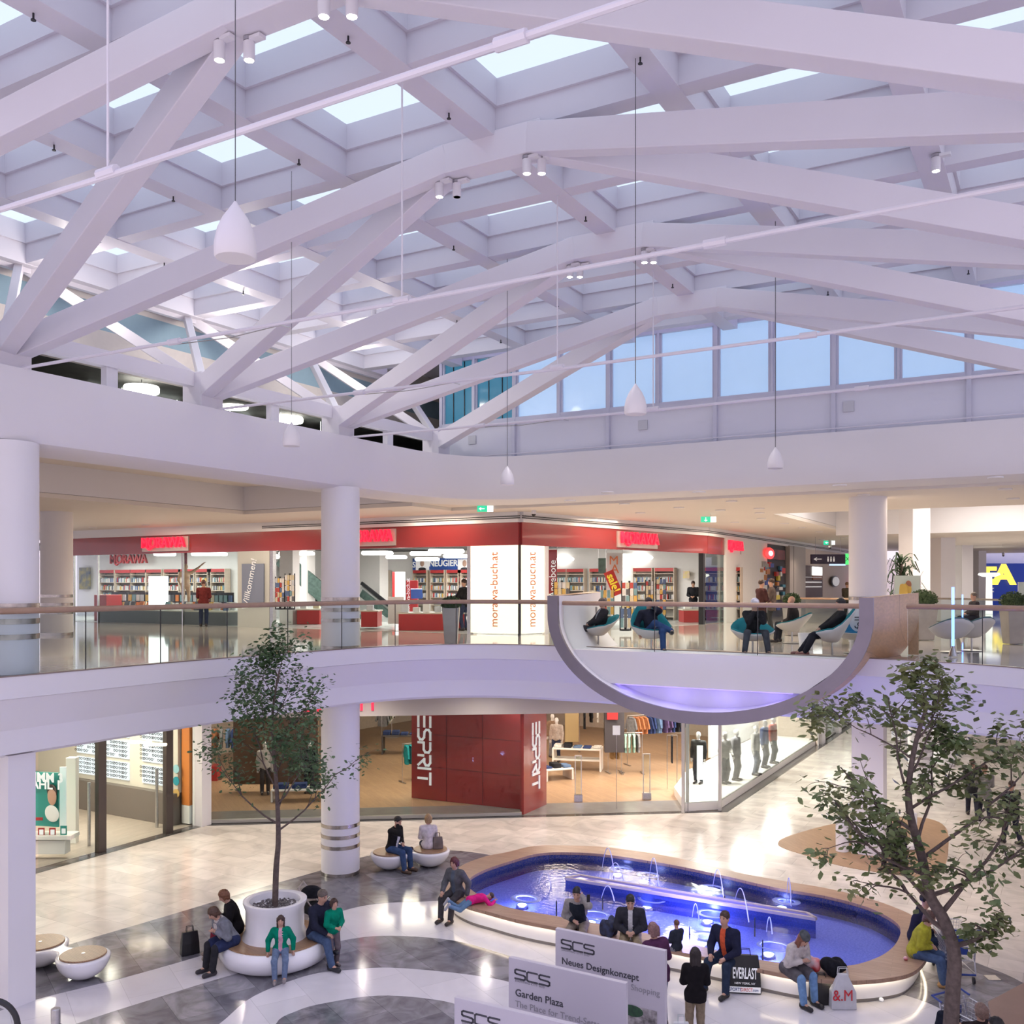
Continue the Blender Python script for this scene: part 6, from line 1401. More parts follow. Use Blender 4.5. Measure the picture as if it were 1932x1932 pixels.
# ================================================================ TREES
BARK = mat('bark', (.13, .095, .08), .8, noise_amt=.4, noise_scale=14, bump=.5)
def tree(name, label, base, trunk, h, spread, seed, nleaf, lsize, lm, main_limbs, r0, cat='tree', droop=.2, targets=None):
    random.seed(seed); t = thing(name, label, cat, base); g = M(); tips = []
    tp = [Vector(p) for p in trunk]; n = len(tp); sp = spline(tp, 5); rr = [r0*(1-.8*i/(len(sp)-1)) for i in range(len(sp))]
    g.tube(sp, rr, 10, 0, True)
    def branch(p, d, L, r, dep):
        pts = [p]; q = p.copy(); dd = d.normalized(); ns = 5
        for i in range(ns):
            dd = (dd+Vector((random.uniform(-.22, .22), random.uniform(-.22, .22), random.uniform(-.1, .2)-droop*.1*dep))).normalized(); q = q+dd*L/ns; pts.append(q.copy())
        g.tube(pts, [r*(1-.7*i/ns) for i in range(ns+1)], 6 if dep < 2 else 4, 0, False)
        if dep < 2:
            for j in range(4 if dep == 0 else 3):
                i = random.randint(2, ns); sd = (dd+Vector((random.uniform(-1, 1), random.uniform(-1, 1), random.uniform(-.4, .7)))).normalized(); branch(pts[i], sd, L*random.uniform(.35, .55), r*.45, dep+1)
        for i in range(1 if dep else 3, ns+1): tips.append((pts[i], dd.copy()))
    for (f_, d, L) in main_limbs: 
        i = min(len(sp)-1, int(f_*(len(sp)-1))); branch(sp[i], RT*d[0]+FW*d[1]+Vector((0, 0, d[2])), L, rr[i]*.46, 0)
    g.build('trunk', BARK, t, smooth=True)
    lf = M(); tips = tips or [(tp[-1], Vector((0, 0, 1)))]
    for i in range(nleaf):
        p, d = random.choice(tips); c = p+Vector((random.gauss(0, spread), random.gauss(0, spread), random.gauss(-spread*.3, spread)))
        a = random.random()*2*PI; u = Vector((math.cos(a), math.sin(a), random.uniform(-.9, .2))).normalized(); v = u.cross(Vector((random.uniform(-1, 1), random.uniform(-1, 1), 1))).normalized(); L = lsize*random.uniform(.7, 1.3); W_ = L*.26; w_ = u.cross(v)*L*.06
        lf.add([c, c+u*L*.35+v*W_+w_, c+u*L*.7+v*W_*.8, c+u*L, c+u*L*.7-v*W_*.8, c+u*L*.35-v*W_+w_], [(0, 1, 2, 3, 4, 5)])
    o = lf.build('foliage', lm, t, fix=False); o['kind'] = 'stuff'; return t
LEAF1 = mat('leaf_dark', (.05, .11, .045), .5, col2=(.09, .15, .06), noise_scale=3); LEAF2 = mat('leaf_olive', (.10, .15, .05), .5, col2=(.20, .21, .08), noise_scale=2)
DT = 18.9
def tpt(x, y, D, dd=0): return px(x, y, D+dd)
pt = [(518, 1698, 0), (521, 1640, 0), (525, 1590, 0), (524, 1530, 0), (520, 1460, .1), (514, 1400, 0), (515, 1340, .1), (522, 1290, 0), (528, 1262, 0)]
Dt = (RC-CAM).dot(FW)
tree('potted_tree', 'tall slender small leaved tree growing from the ring bench planter', RC+Vector((0, 0, 1.0)), [RC+Vector((0, 0, .98))]+[tpt(x, y, Dt, d) for x, y, d in pt[1:]], 5, .12, 11, 4200, .095, LEAF1,
     [(.30, (.9, .2, .45), 1.5), (.34, (-.9, -.2, .7), 1.5), (.42, (.8, -.4, .5), 1.3), (.45, (-.8, .4, .8), 1.5), (.50, (.5, .5, .8), 1.2), (.55, (-.7, -.3, .9), 1.3), (.60, (.7, -.2, .8), 1.1), (.66, (-.5, .4, .9), 1.1), (.72, (.5, .2, .9), .9), (.8, (-.5, -.3, .8), .8), (.86, (.5, .2, .9), .8), (.93, (-.3, .2, .9), .5), (.38, (.1, .9, .5), 1.1), (.5, (-.1, -.9, .6), 1.1)], .062, droop=.25)
D2 = 12.3
tk = [(1790, 1990), (1797, 1880), (1800, 1800), (1780, 1735), (1755, 1690), (1740, 1620), (1718, 1540), (1715, 1480), (1728, 1400), (1750, 1330)]
tk2 = [tpt(x, y, D2) for x, y in tk]; b0 = tk2[0].copy(); b0.z = 1.0
pl2 = thing('tree_planter', 'round white planter of the nearest tree, mostly below the picture', 'planter', (b0.x, b0.y, 0)); M().lathe([(.55, 0), (.5, .5), (.58, 1.05), (.5, 1.08), (.45, .98), (.05, .96)], (b0.x, b0.y, 0), 40).build('pot', GLOSSW, pl2, smooth=True)
tree('potted_tree', 'large olive leaved tree standing in front of the right end of the pool', b0, [b0]+tk2[1:], 5, .09, 5, 3600, .115, LEAF2,
     [(.30, (-.95, .1, .42), 1.15), (.36, (.8, .2, .75), 1.5), (.42, (-.75, .1, .6), 1.3), (.46, (.95, -.1, .3), 1.4), (.52, (-.9, .2, .35), 1.4), (.56, (.9, .2, .75), 1.9), (.60, (.3, .2, .8), 1.2), (.64, (-.9, -.2, .55), 1.5), (.7, (.85, .1, .7), 1.4), (.74, (-.5, .2, .9), 1.3), (.8, (.6, .1, .8), 1.0), (.86, (-.8, 0, .6), 1.0), (.9, (.7, .1, .7), .9), (.97, (-.1, .1, .9), .6), (.26, (.6, -.1, .25), .6)], .105, droop=1.2)
# ================================================================ BALCONY HOOP
HX0, HA, HZ, HB = 8.78, 3.62, 6.52, 2.34
hp_t = thing('balcony_hoop', 'round hoop shaped balcony shell, steel rim and oak clad outside, around the lounge seats', 'balcony', (HX0, 10, HZ-HB))
def hoop(a, b, y, n=56, top=.42):
    P = [(HX0-a, y, HZ+top)]+[(HX0-a*math.cos(PI*i/n), y, HZ-b*math.sin(PI*i/n)) for i in range(n+1)]+[(HX0+a, y, HZ+top)]
    return [Vector(p) for p in P]
def band(rows, m_, name, solid=None):
    g = M(); k = len(rows[0]); vs = [p for r in rows for p in r]; nr = len(rows)
    fs = [(j*k+i, j*k+i+1, (j+1)*k+i+1, (j+1)*k+i) for j in range(nr-1) for i in range(k-1)]
    return g.add(vs, fs).build(name, m_, hp_t, smooth=True)
RIMS = mat('rim_steel', (.26, .23, .27), .35, .7, noise_amt=.08, noise_scale=2)
g = M(); A_, B_ = hoop(HA, HB, 9.96), hoop(HA-.27, HB-.27, 9.96); A2_, B2_ = hoop(HA, HB, 10.04), hoop(HA-.27, HB-.27, 10.04); k = len(A_)
vs = A_+B_+B2_+A2_; g.add(vs, [(j*k+i, j*k+i+1, ((j+1) % 4)*k+i+1, ((j+1) % 4)*k+i) for j in range(4) for i in range(k-1)]+[(0, k, 2*k, 3*k), (k-1, 2*k-1, 3*k-1, 4*k-1)]); g.build('rim', RIMS, hp_t)
OAKC = wood('cladding_oak', (.60, .38, .20), (.52, .32, .16), .35, plank=.35, plen=1.1, rot=PI/2)
band([hoop(HA-.01, HB-.01, 10.03), hoop(HA+.05, HB, 11.0, top=.44), hoop(HA+.22, HB-.05, 12.2, top=.47), hoop(HA+.42, HB-.2, 13.4, top=.5)], OAKC, 'outer_cladding')
band([hoop(HA-.26, HB-.26, 10.03), hoop(HA-.18, HB-.3, 11.0, top=.42), hoop(HA-.0, HB-.4, 12.2, top=.45), hoop(HA+.20, HB-.5, 13.4, top=.48)], WHITE, 'inner_lining')
g = M()
for s_ in (0, 1):
    for ya, yb, d0, d1, d2, d3, t0, t1 in ((10.03, 13.4, -.01, -.26, .42, .20, .42, .50),):
        sg = -1 if s_ == 0 else 1; g.add([(HX0+sg*(HA+d0), ya, HZ+t0), (HX0+sg*(HA+d1), ya, HZ+t0), (HX0+sg*(HA+d3), yb, HZ+t1-.02), (HX0+sg*(HA+d2), yb, HZ+t1)], [(0, 1, 2, 3)])
        g.add([(HX0+sg*(HA+d2), yb, HZ+t1), (HX0+sg*(HA+d3), yb, HZ+t1-.02), (HX0+sg*(HA+d3), yb, Z2+.015), (HX0+sg*(HA+d2), yb, Z2+.015)], [(0, 1, 2, 3)])
g.build('end_cap', OAKC, hp_t)
# balcony body between the hoop: sloping ends white box, violet lit hollow behind
g = M(); zt, zb = 5.68, 4.93
g.add([(5.62, 10.26, zt), (11.95, 10.26, zt), (10.95, 10.32, zb), (6.35, 10.32, zb), (5.62, 11.1, zt), (11.95, 11.1, zt), (10.95, 11.1, zb), (6.35, 11.1, zb)], [(0, 1, 2, 3), (4, 7, 6, 5), (3, 2, 6, 7), (0, 3, 7, 4), (1, 5, 6, 2), (0, 4, 5, 1)]); g.build('parapet', WHITE, hp_t)
g = M(); bk = [p for p in hoop(HA-.2, HB-.27, 10.75) if p.z < 5.5]; g.add(bk, [tuple(range(len(bk)))]).build('back_panel', WHITE, hp_t)
M().b2(6.6, 10.7, 10.5, 10.56, 4.89, 4.93).build('led_strip', emis('led_violet', (.30, .22, 1), 1.5), hp_t)
for x_ in (7.0, 8.1, 9.2, 10.3): point((x_, 10.4, 4.78), 2.5, (.34, .28, 1), .25)
point((8.7, 9.2, .9), 150, (.36, .32, 1), .4)
# ================================================================ LOUNGE CHAIRS
def lounge_chair(label, x, D, yaw, high=False, col=TEAL, shell=None, grp=None):
    p = pd(x, D, Z2+.012); t = thing('lounge_chair', label, 'chair', p, yaw, grp); sh = shell or CHAIRW
    for nm, m_, z0, th, s0 in (('shell', sh, .30, .0, 1.0), ('cushion', col, .345, .02, .93)):
        g = M(); nu, nv = 18, 10; vs = []
        for i in range(nu+1):
            a = 2*PI*i/nu
            for j in range(nv+1):
                r = j/nv; x_, y_ = math.cos(a)*.50*r*s0, math.sin(a)*.42*r*s0
                rise = (.16 if not high else .20)*r**2.2
                back = max(0, -math.sin(a)); rise += (.34 if not high else .62)*back**1.5*max(0, r-.25)**1.3/.75**1.3
                arm = abs(math.cos(a))**3; rise += .12*arm*max(0, r-.5)**1.5*2.2
                y_ -= .12*back*r*r
                vs.append((x_, y_, z0+rise))
        fs = [(i*(nv+1)+j, (i+1)*(nv+1)+j, (i+1)*(nv+1)+j+1, i*(nv+1)+j+1) for i in range(nu) for j in range(nv)]
        o = g.add(vs, fs).build(nm, m_, t, smooth='all', local=True, fix=False)
        so = o.modifiers.new('thickness', 'SOLIDIFY'); so.thickness = .03; so.offset = -1 if nm == 'shell' else 1
    M().tube([(0, 0, 0), (0, 0, .33)], .022, 10).build('pedestal', STEEL, t, local=True); M().lathe([(.24, 0), (.24, .012), (.03, .03)], (0, 0, 0), 24).build('base', STEEL, t, local=True, smooth=True)
    return t
lounge_chair('cream shell lounge chair with blue seat at the left end of the balcony', 1129, 24, sdir(-.95, -.2))
lounge_chair('teal lounge chair with raised back under the man with crossed legs', 1229, 22.6, sdir(.15, -1), True)
lounge_chair('teal lounge chair under the man with the white cap', 1420, 21.7, sdir(0, -1))
lounge_chair('cream shell chair seen from behind under the bald man', 1494, 26, sdir(-.75, .5))
lounge_chair('large white high backed chair turned away at the right end of the balcony', 1570, 21.2, sdir(-.95, .3), True, shell=mat('chair_white', (.72, .70, .72), .35))
lounge_chair('bright blue low seat behind the white high backed chair', 1612, 22.2, sdir(-.3, -1), col=mat('felt_blue', (.01, .16, .32), .85))
lounge_chair('empty grey teal lounge chair right of the wooden shell, left one', 1794, 22.5, sdir(.1, 1), col=mat('felt_slate', (.08, .16, .18), .85))
lounge_chair('empty grey teal lounge chair right of the wooden shell, right one', 1833, 23.0, sdir(-.3, 1), col=mat('felt_slate', (0, 0, 0)))
# planters with clipped boxwood balls
BOX = mat('boxwood', (.03, .06, .025), .8, col2=(.06, .10, .04), noise_scale=20)
def planter(label, x, D, ww, ztop, ball_r, tray=True):
    p = pd(x, D, Z2+.012); t = thing('boxwood_planter', label, 'planter', p)
    g = M(); hgt = ztop-Z2-.012; s_ = ww/2
    vs = [(RT*a*s_*k_+FW*b*s_*k_+Vector((p.x, p.y, Z2+.012+z))) for z, k_ in ((0, .72), (hgt, 1)) for a, b in ((-1, -1), (1, -1), (1, 1), (-1, 1))]
    g.add(vs, [(0, 3, 2, 1), (4, 5, 6, 7), (0, 1, 5, 4), (1, 2, 6, 5), (2, 3, 7, 6), (3, 0, 4, 7)]).build('pot', mat('planter_taupe', (.42, .38, .36), .35, .4, noise_amt=.15, noise_scale=3), t, bevel=.02)
    random.seed(int(x)); lf = M()
    for i in range(700):
        a, b = random.random()*2*PI, math.acos(random.uniform(-.3, 1)); rr = ball_r*random.uniform(.85, 1.05)
        d = Vector((math.sin(b)*math.cos(a), math.sin(b)*math.sin(a), math.cos(b))); c = Vector((p.x, p.y, ztop+ball_r*.35))+Vector((d.x, d.y, d.z*.8))*rr; u = (d+Vector((random.uniform(-1, 1), random.uniform(-1, 1), random.uniform(-1, 1)))).normalized()*.05; v = u.cross(d).normalized()*.022
        lf.add([c-u*.5, c+v, c+u*.5, c-v], [(0, 1, 2, 3)])
    lf.ell(Vector((p.x, p.y, ztop+ball_r*.3)), (ball_r*.86, ball_r*.86, ball_r*.7), 14)
    o = lf.build('foliage', BOX, t, fix=False); o['kind'] = 'stuff'; return t
planter('tall tapered grey planter with clipped green ball in front of the red counter', 851, 25.6, .46, 6.58, .27)
planter('tall planter with green ball at the left inside of the balcony', 1108, 25.2, .5, 6.62, .24)
planter('planter with round green ball behind the bald man', 1494, 30, .5, 6.62, .27); planter('planter with dark green ball behind the oak shell', 1742, 27.5, .62, 6.62, .38); planter('planter with wide green ball at the right edge', 1911, 25.6, .52, 6.63, .33)
palm = pd(1700, 33, Z2+.012)
t = thing('potted_palm', 'tall strappy dark green palm beside the big round column', 'plant', palm); M().lathe([(.3, 0), (.4, .7), (.36, .7)], palm, 20).build('pot', GLOSSW, t, smooth=True); M().tube([palm+Vector((0, 0, .6)), palm+Vector((0, 0, 2.3))], .06, 8).build('trunk', BARK, t); g = M(); random.seed(9)
for i in range(70):
    a = random.random()*2*PI; r = random.uniform(.4, 1.0); h0 = random.uniform(.9, 2.4); pth = [palm+Vector((math.cos(a)*r*u, math.sin(a)*r*u, h0+.9*u-1.1*u*u*random.uniform(.5, 1.2))) for u in (0, .25, .5, .75, 1)]; sd = Vector((-math.sin(a), math.cos(a), 0))
    vs = []; 
    for j, p in enumerate(pth): w_ = .045*(1-.9*abs(j/4-.35)); vs += [p-sd*w_, p+sd*w_]
    g.add(vs, [(2*j, 2*j+1, 2*j+3, 2*j+2) for j in range(4)])
g.build('fronds', mat('palm_green', (.03, .07, .03), .5, noise_amt=.3), t, fix=False)
# poster stands with a seated figure in yellow
for i, (x0, x1, y0, y1, D_) in enumerate(((1687, 1736, 1086, 1140, 30), (1921, 1960, 1098, 1150, 30))):
    t = thing('poster_stand', ['pale green poster of a seated person in a yellow sweater beside the palm', 'pale poster stand cut off by the right edge'][i], 'poster', px((x0+x1)/2, 1190, D_)); a, b = px(x0, y0, D_), px(x1, y1, D_); M().wall(a, b, Z2+.02, a.z, .05).build('poster_sheet', mat('poster_mint', (.50, .60, .56), .5), t)
    for q in (a, b): M().box((q.x, q.y, (Z2+a.z)/2), (.03, .06, a.z-Z2)).build('frame', STEEL, t)
    if i == 0:
        g = M().ell(px(1711, 1112, D_-.06), (.14, .02, .2), 12, 0).ell(px(1703, 1118, D_-.06), (.16, .02, .28), 12, 0).ell(px(1714, 1103, D_-.08), (.09, .02, .13), 12, 1).ell(px(1711, 1126, D_-.08), (.3, .02, .12), 12, 2); g.build('printed_figure', [mat('print_yellow', (.55, .38, .08), .6), mat('print_hair', (.3, .13, .08), .6), mat('print_violet', (.12, .08, .22), .6)], t)
p = pd(1620, 22.6, Z2+.012); t = thing('waste_bin', 'white waste bin with vertical black lettering beside the high backed chair', 'bin', p); M().lathe([(.2, 0), (.24, 1.05), (.2, 1.07)], p, 24).build('body', GLOSSW, t, smooth=True); text('lettering', 'Abfall', .28, DPR, t, px(1621, 1188, 22.3), face_rot((0, 0, 1), -RT), ext=.004)
p = pd(1521, 23.5, Z2+.012); o = M().lathe([(.16, 0), (.2, .4), (.18, .4)], p, 24).build('side_table', GLOSSW, smooth=True); tag(o, 'small white round side table between the balcony chairs', 'table')
p = pd(1088, 23.6, Z2+.012); t = thing('shopping_bag', 'grey white paper shopping bag standing at the left inside the balcony', 'bag', p); M().box(p+Vector((0, 0, .18)), (.26, .14, .36), YAW).build('body', mat('bag_grey', (.50, .50, .52), .5, noise_amt=.2), t); M().tube([p+Vector((0, 0, .36))-RT*.07, p+Vector((0, 0, .46)), p+Vector((0, 0, .36))+RT*.07], .006, 6).build('handle', REDSH, t)
p = px(1052, 1185, 23.0); o = M().bar(px(1046, 1150, 22.9), px(1062, 1222, 22.9), .03, .05).build('umbrella', mat('umbrella_dark', (.05, .04, .03), .5)); tag(o, 'dark slanting stick leaning inside the left of the balcony', 'umbrella')
# ================================================================ PENDANTS, SPOTLIGHTS, SPRINKLERS
PEND = mat('pendant_white', (.72, .69, .70), .4)
for i, (x, yb, wp_) in enumerate(((444, 488, 78), (550, 842, 33), (1199, 782, 42), (957, 915, 26), (1463, 884, 29))):
    D = .275*FPX/wp_; p = pd(x, D, zat(yb, D)); r = .1375
    t = thing('pendant_lamp', ['large white bell pendant lamp hanging nearest to the camera', 'small white bell pendant in front of the ring beam above the tree', 'white bell pendant hanging before the blue windows', 'smallest white bell pendant at the curved corner of the ring beam', 'white bell pendant low before the right ring beam'][i], 'lamp', p)
    M().lathe([(r*.93, 0), (r, .015), (r, .10), (r*.86, .19), (r*.6, .27), (r*.30, .33), (r*.12, .365), (.008, .38)], p, 32).build('lamp_shade', PEND, t, smooth=True)
    M().lathe([(.02, .012), (r*.86, .012)], p, 28).build('diffuser', mat('pendant_inner', (.62, .56, .50), .6), t)
    M().tube([p+Vector((0, 0, .37)), Vector((p.x, p.y, SOF))], .0035+.0008*i, 6).build('cord', mat('cord_grey', (.10, .10, .11), .5), t)
SPB = mat('spot_body', (.74, .72, .76), .4); SPG = emis('spot_lens', (1, .96, .92), 16); VENT = DARK
def trusspot(x, y, z, lit, label, rad=.065, hgt=.2):
    p = Vector((x, y, z)); t = thing('spotlight', label, 'lamp', p, 0, 'cylinder spotlights under the trusses')
    M().lathe([(rad*.95, 0), (rad, .01), (rad, hgt), (rad*.8, hgt+.01)], p, 20).build('body', SPB, t, smooth=True); M().lathe([(rad, hgt+.01), (rad, hgt+.05)], p, 12).build('vent_collar', mat('vent_grey', (.35, .34, .38), .5), t)
    M().lathe([(.001, -.002), (rad*.8, -.002)], p, 16).build('lens', SPG if lit else VENT, t); M().box(p+Vector((rad+.06, 0, hgt+.02)), (.16, .1, .04)).build('junction_box', SPB, t)
LBL = 'white cylinder spotlight under a truss joint'
for i, (x, y, lit) in enumerate(((414, 94, 1), (470, 129, 1), (611, 18, 1), (664, 58, 1), (829, 357, 1), (862, 375, 0), (994, 313, 1), (1022, 334, 1), (1075, 512, 1), (1094, 523, 1), (1216, 485, 1), (1233, 498, 1), (705, 553, 1), (1766, 349, 1))):
    J = (7.5, 9.15)[i in (2, 3, 6, 7, 10, 11)]; yy = -2.17+4.34*(i//4) if i < 12 else None
    if i < 12: zz = ZJ-.23-.26; D = (Vector((J, yy, 0))-CAM).dot(FW); p = px(x, y, D)
    elif i == 12: p = px(x, y, 22.3)
    else: p = px(x, y, 14.4)
    ztop = ZJ-.22 if i < 12 else SOF
    trusspot(p.x, p.y, ztop-.26, lit, LBL)
for i, (x, y) in enumerate(((63, 27), (102, 275), (327, 372), (130, 431), (310, 497), (657, 70), (847, 215), (564, 302), (727, 393), (856, 465), (1105, 410), (1052, 573), (862, 605), (945, 642), (1269, 537), (1562, 551), (1208, 110), (1782, 371), (1827, 511), (459, 550), (289, 583))):
    D = 6.5*FPX/(HY-y)*.998; p = pd(x, D, SOF); t = thing('sprinkler', 'small dark sprinkler head hanging from the white ceiling beams', 'sprinkler', (p.x, p.y, SOF-.09), 0, 'sprinklers on the roof beams')
    M().lathe([(.012, SOF-.07), (.012, SOF)], (p.x, p.y, 0), 8).build('stem', DARK, t); M().lathe([(.03, SOF-.085), (.03, SOF-.075), (.012, SOF-.06)], (p.x, p.y, 0), 10).build('head', DARK, t)
for (x, y, s_) in ((728, 612, 1), (628, 811, .8), (604, 817, .6), (364, 754, 1), (801, 849, .7), (777, 853, .7), (438, 769, .6)):
    D = {728: 24}.get(x, 22+(x > 500)*4+(x > 700)*2); p = px(x, y, D) if x != 728 else px(705, 548, 24); p.z = max(p.z, 10.85)
    if x == 728: continue
    t = thing('uplight', 'small glaring lamp sitting on the ring beam beside a post', 'lamp', (p.x, p.y, 10.845), 0, 'small lamps on the ring beam'); M().lathe([(.05, 10.845), (.05, 11.0)], (p.x, p.y, 0), 12).build('body', SPB, t); M().ell((p.x, p.y, 11.03), (.06, .06, .04), 10).build('lens', emis('uplight_glow', (1, .97, .9), 18), t, smooth=True)

# ================================================================ BOARDS
BRD = mat('board_white', (.50, .47, .52), .35, noise_amt=.015, noise_scale=1)
INK = mat('board_ink', (.05, .05, .06), .6); INKG = mat('board_ink_grey', (.28, .27, .29), .6)
SST = {'S': [[(.95, 1), (.12, 1), (0, .9), (0, .62), (.12, .53), (.83, .47), (.95, .38), (.95, .1), (.83, 0), (0, 0)]], 'C': [[(.95, 1), (.12, 1), (0, .88), (0, .12), (.12, 0), (.95, 0)]]}
def scs_board(x0, y0, x1, y1, D0, D1, label, head, sub, pics):
    a, b = px(x0, y0, D0), px(x1, y1, D1); zt = (a.z+b.z)/2; d = (b-a); d.z = 0; W_ = d.length; d.normalize(); n = Vector((d.y, -d.x, 0)); m_ = (a+b)/2
    t = thing('info_board', label, 'sign', (m_.x, m_.y, 0.004))
    M().wall((a.x, a.y), (b.x, b.y), .25, zt, .07).build('panel', BRD, t, bevel=.004)
    for s_ in (.12, .88): q = a.lerp(b, s_); M().wall((q-d*.03).to_2d(), (q+d*.03).to_2d(), .004, .25, .35).build('foot', STEEL, t)
    o_ = a+n*.038
    def P(u, v): return Vector((o_.x, o_.y, 0))+d*(u*W_)+Vector((0, 0, zt-v))
    R = Matrix((d, Vector((0, 0, 1)), n)).transposed(); g = M(); x = 0; s_ = .12
    for ch in 'SCS':
        for st in SST[ch]:
            for p, q in zip(st, st[1:]):
                A_, B_ = Vector((x+p[0]*s_*1.35, p[1]*s_, 0)), Vector((x+q[0]*s_*1.35, q[1]*s_, 0)); e = B_-A_; g.box(P(.06, .26)+R @ ((A_+B_)/2), (e.length+.018, .022, .004), mtx=R @ Matrix.Rotation(math.atan2(e.y, e.x), 3, 'Z'))
        x += s_*1.35+.02
    g.build('logo', INK, t)
    text('small_print', 'SHOPPING CITY SÜD', .042, INKG, t, P(.06, .29), face_rot(d), ext=.002, align='LEFT', spacing=1.15)
    if head: text('lettering', head, .135, INK, t, P(.06, .45), face_rot(d), ext=.003, align='LEFT', off=.001)
    if sub: text('lettering', sub, .118, INKG, t, P(.06, .60), face_rot(d), ext=.002, align='LEFT')
    for (u0, u1, v0, v1, m1) in pics:
        M().wall((P(u0, 0)+n*.002).to_2d(), (P(u1, 0)+n*.002).to_2d(), zt-v1, zt-v0, .006).build('printed_picture', m1, t)
    return t, P, d, n
PM1 = mat('print_mall', (.45, .42, .42), .5, col2=(.10, .09, .09), noise_scale=9); PM2 = mat('print_brown', (.30, .18, .10), .5, col2=(.06, .04, .03), noise_scale=8); PM3 = mat('print_tree', (.03, .09, .04), .6, col2=(.02, .05, .03), noise_scale=20)
t, P_, d_, n_ = scs_board(1050, 1750, 1257, 1793, 13.9, 13.04, 'white information board announcing the new design concept, rearmost of three', 'Neues Designkonzept', 'Sinnbild für modernes Shopping', [(.52, .93, .85, 1.25, PM1), (.52, .93, 1.3, 1.7, PM1)])
M().ell(P_(.72, .92)+n_*.006, (.16, .006, .08), 14).build('printed_tree', PM3, t)
scs_board(962, 1805, 1183, 1853, 12.8, 11.95, 'white information board headed with a garden plaza title, middle of three', 'Garden Plaza', 'The Place for Trend-Setters', [(.06, .34, .74, 1.0, PM2), (.37, .60, .78, 1.0, PM1), (.63, .92, .82, 1.0, PM2)])
scs_board(860, 1878, 1120, 1942, 11.6, 10.75, 'white information board in front with only its logo showing, nearest of three', '', '', [])
# ================================================================ PEOPLE
def P0(x, y, z=ZR): p = pz(x, y, z); return (p.x, p.y, 0.006)
def onring(sx, sy, r=.82): q = RC+(RT*sx+FW*sy).normalized()*r; return (q.x, q.y, .006)
person('person in black jacket and jeans sitting on the left pod, hand at face', P0(740, 1606), sdir(.85, -.5), H=1.76, lean=12, hp=15, hands={'L': 'lap', 'R': 'face'}, top=(.02, .018, .02), pants=(.05, .09, .20), shirt=(.75, .75, .78), shoes=(.10, .06, .04), hair=BLK)
person('person with blond hair and white top seen from behind on the right pod', P0(808, 1600), sdir(-.15, 1), H=1.66, lean=-2, top=(.72, .66, .66), pants=(.03, .03, .05), hair=BLOND, hstyle='bob', fem=True)
person('person with dark red hair and grey cardigan at the left end of the pool', P0(862, 1690), sdir(-.55, -1), H=1.66, lean=8, hp=8, hands={'L': 'side', 'R': 'knee'}, top=(.11, .11, .12), pants=(.06, .055, .06), shirt=(.10, .12, .16), hair=REDH, hstyle='bob', fem=True, shoes=(.03, .02, .02))
a_, b_ = pz(862, 1706, .5), pz(912, 1700, .5)
person('child in pink top and jeans lying face down on the pool rim', ((a_.x+b_.x)/2, (a_.y+b_.y)/2, .47), yaw_to((b_-a_).x, (b_-a_).y), 'prone', H=1.12, hands={'L': (-.16, .80, .06), 'R': (.16, .80, .06)}, top=(.75, .02, .22), pants=(.14, .24, .38), shoes=(.35, .35, .38), hair=BR, feet={'L': (-.10, -.72, .16), 'R': (.10, -.75, .05)})
person('person with reddish brown hair in black coat and maroon trousers on the ring bench', onring(-.93, .25), sdir(-.95, -.35), H=1.68, lean=18, hp=25, hands={'L': 'hold', 'R': 'hold'}, top=(.015, .013, .015), pants=(.20, .02, .04), shoes=(.26, .21, .16), hair=(.22, .09, .04), hstyle='bob', fem=True, coat=.3)
person('person in grey sweater and pale scarf leaning forward on the ring bench', onring(-.80, -.45), sdir(-.75, -.75), H=1.68, lean=32, hp=25, hands={'L': 'hold', 'R': 'hold'}, top=(.22, .23, .26), pants=(.03, .03, .035), skirt=(.03, .04, .10), scarf=(.55, .50, .46), shoes=(.03, .025, .03), hair=(.10, .05, .03), hstyle='bob', fem=True)
person('person in dark padded jacket and jeans sitting on the ring bench', onring(.88, -.1), sdir(.85, -.55), H=1.8, lean=10, hp=15, hands={'L': 'lap', 'R': 'knee'}, top=(.022, .024, .045), pants=(.07, .11, .20), shoes=(.02, .02, .025), hair=GREYH, fat=1.12, hood=(.02, .02, .035), feet={'R': (.2, .58, .09), 'L': (.05, .40, .32)})
person('girl in green jacket and striped shirt sitting on the ring bench', onring(.32, -.88, .95), sdir(.2, -1), H=1.32, lean=2, hands={'L': 'side', 'R': 'side'}, top=(.0, .22, .13), pants=(.16, .22, .34), shirt=(.62, .35, .42), shoes=(.25, .22, .22), hair=BR, hstyle='long', fem=True, feet={'L': (-.10, .40, .16), 'R': (.12, .42, .14)})
person('girl in green jacket standing right of the person in the padded jacket', (lambda q: (q.x, q.y, .006))(pz(628, 1822, 0)), sdir(.6, -.8), 'stand', H=1.28, lean=6, hands={'L': 'lap', 'R': 'lap'}, top=(.0, .22, .13), pants=(.16, .13, .14), shoes=(.2, .17, .17), hair=BR, hstyle='bob', fem=True)
person('person in grey hoodie and dark vest phoning on the pool rim', P0(1093, 1750), sdir(-.25, -1), H=1.76, lean=22, hp=10, hands={'L': 'phone', 'R': 'lap'}, top=(.30, .28, .27), vest=(.02, .025, .035), pants=(.28, .23, .18), hair=BLK, hood=(.28, .26, .26))
person('person in dark cardigan and khaki trousers sitting on the pool rim behind the board', P0(1190, 1772), sdir(-.15, -1), H=1.8, lean=14, hp=20, top=(.035, .035, .045), pants=(.28, .22, .14), shirt=(.6, .6, .6), hair=BLK)
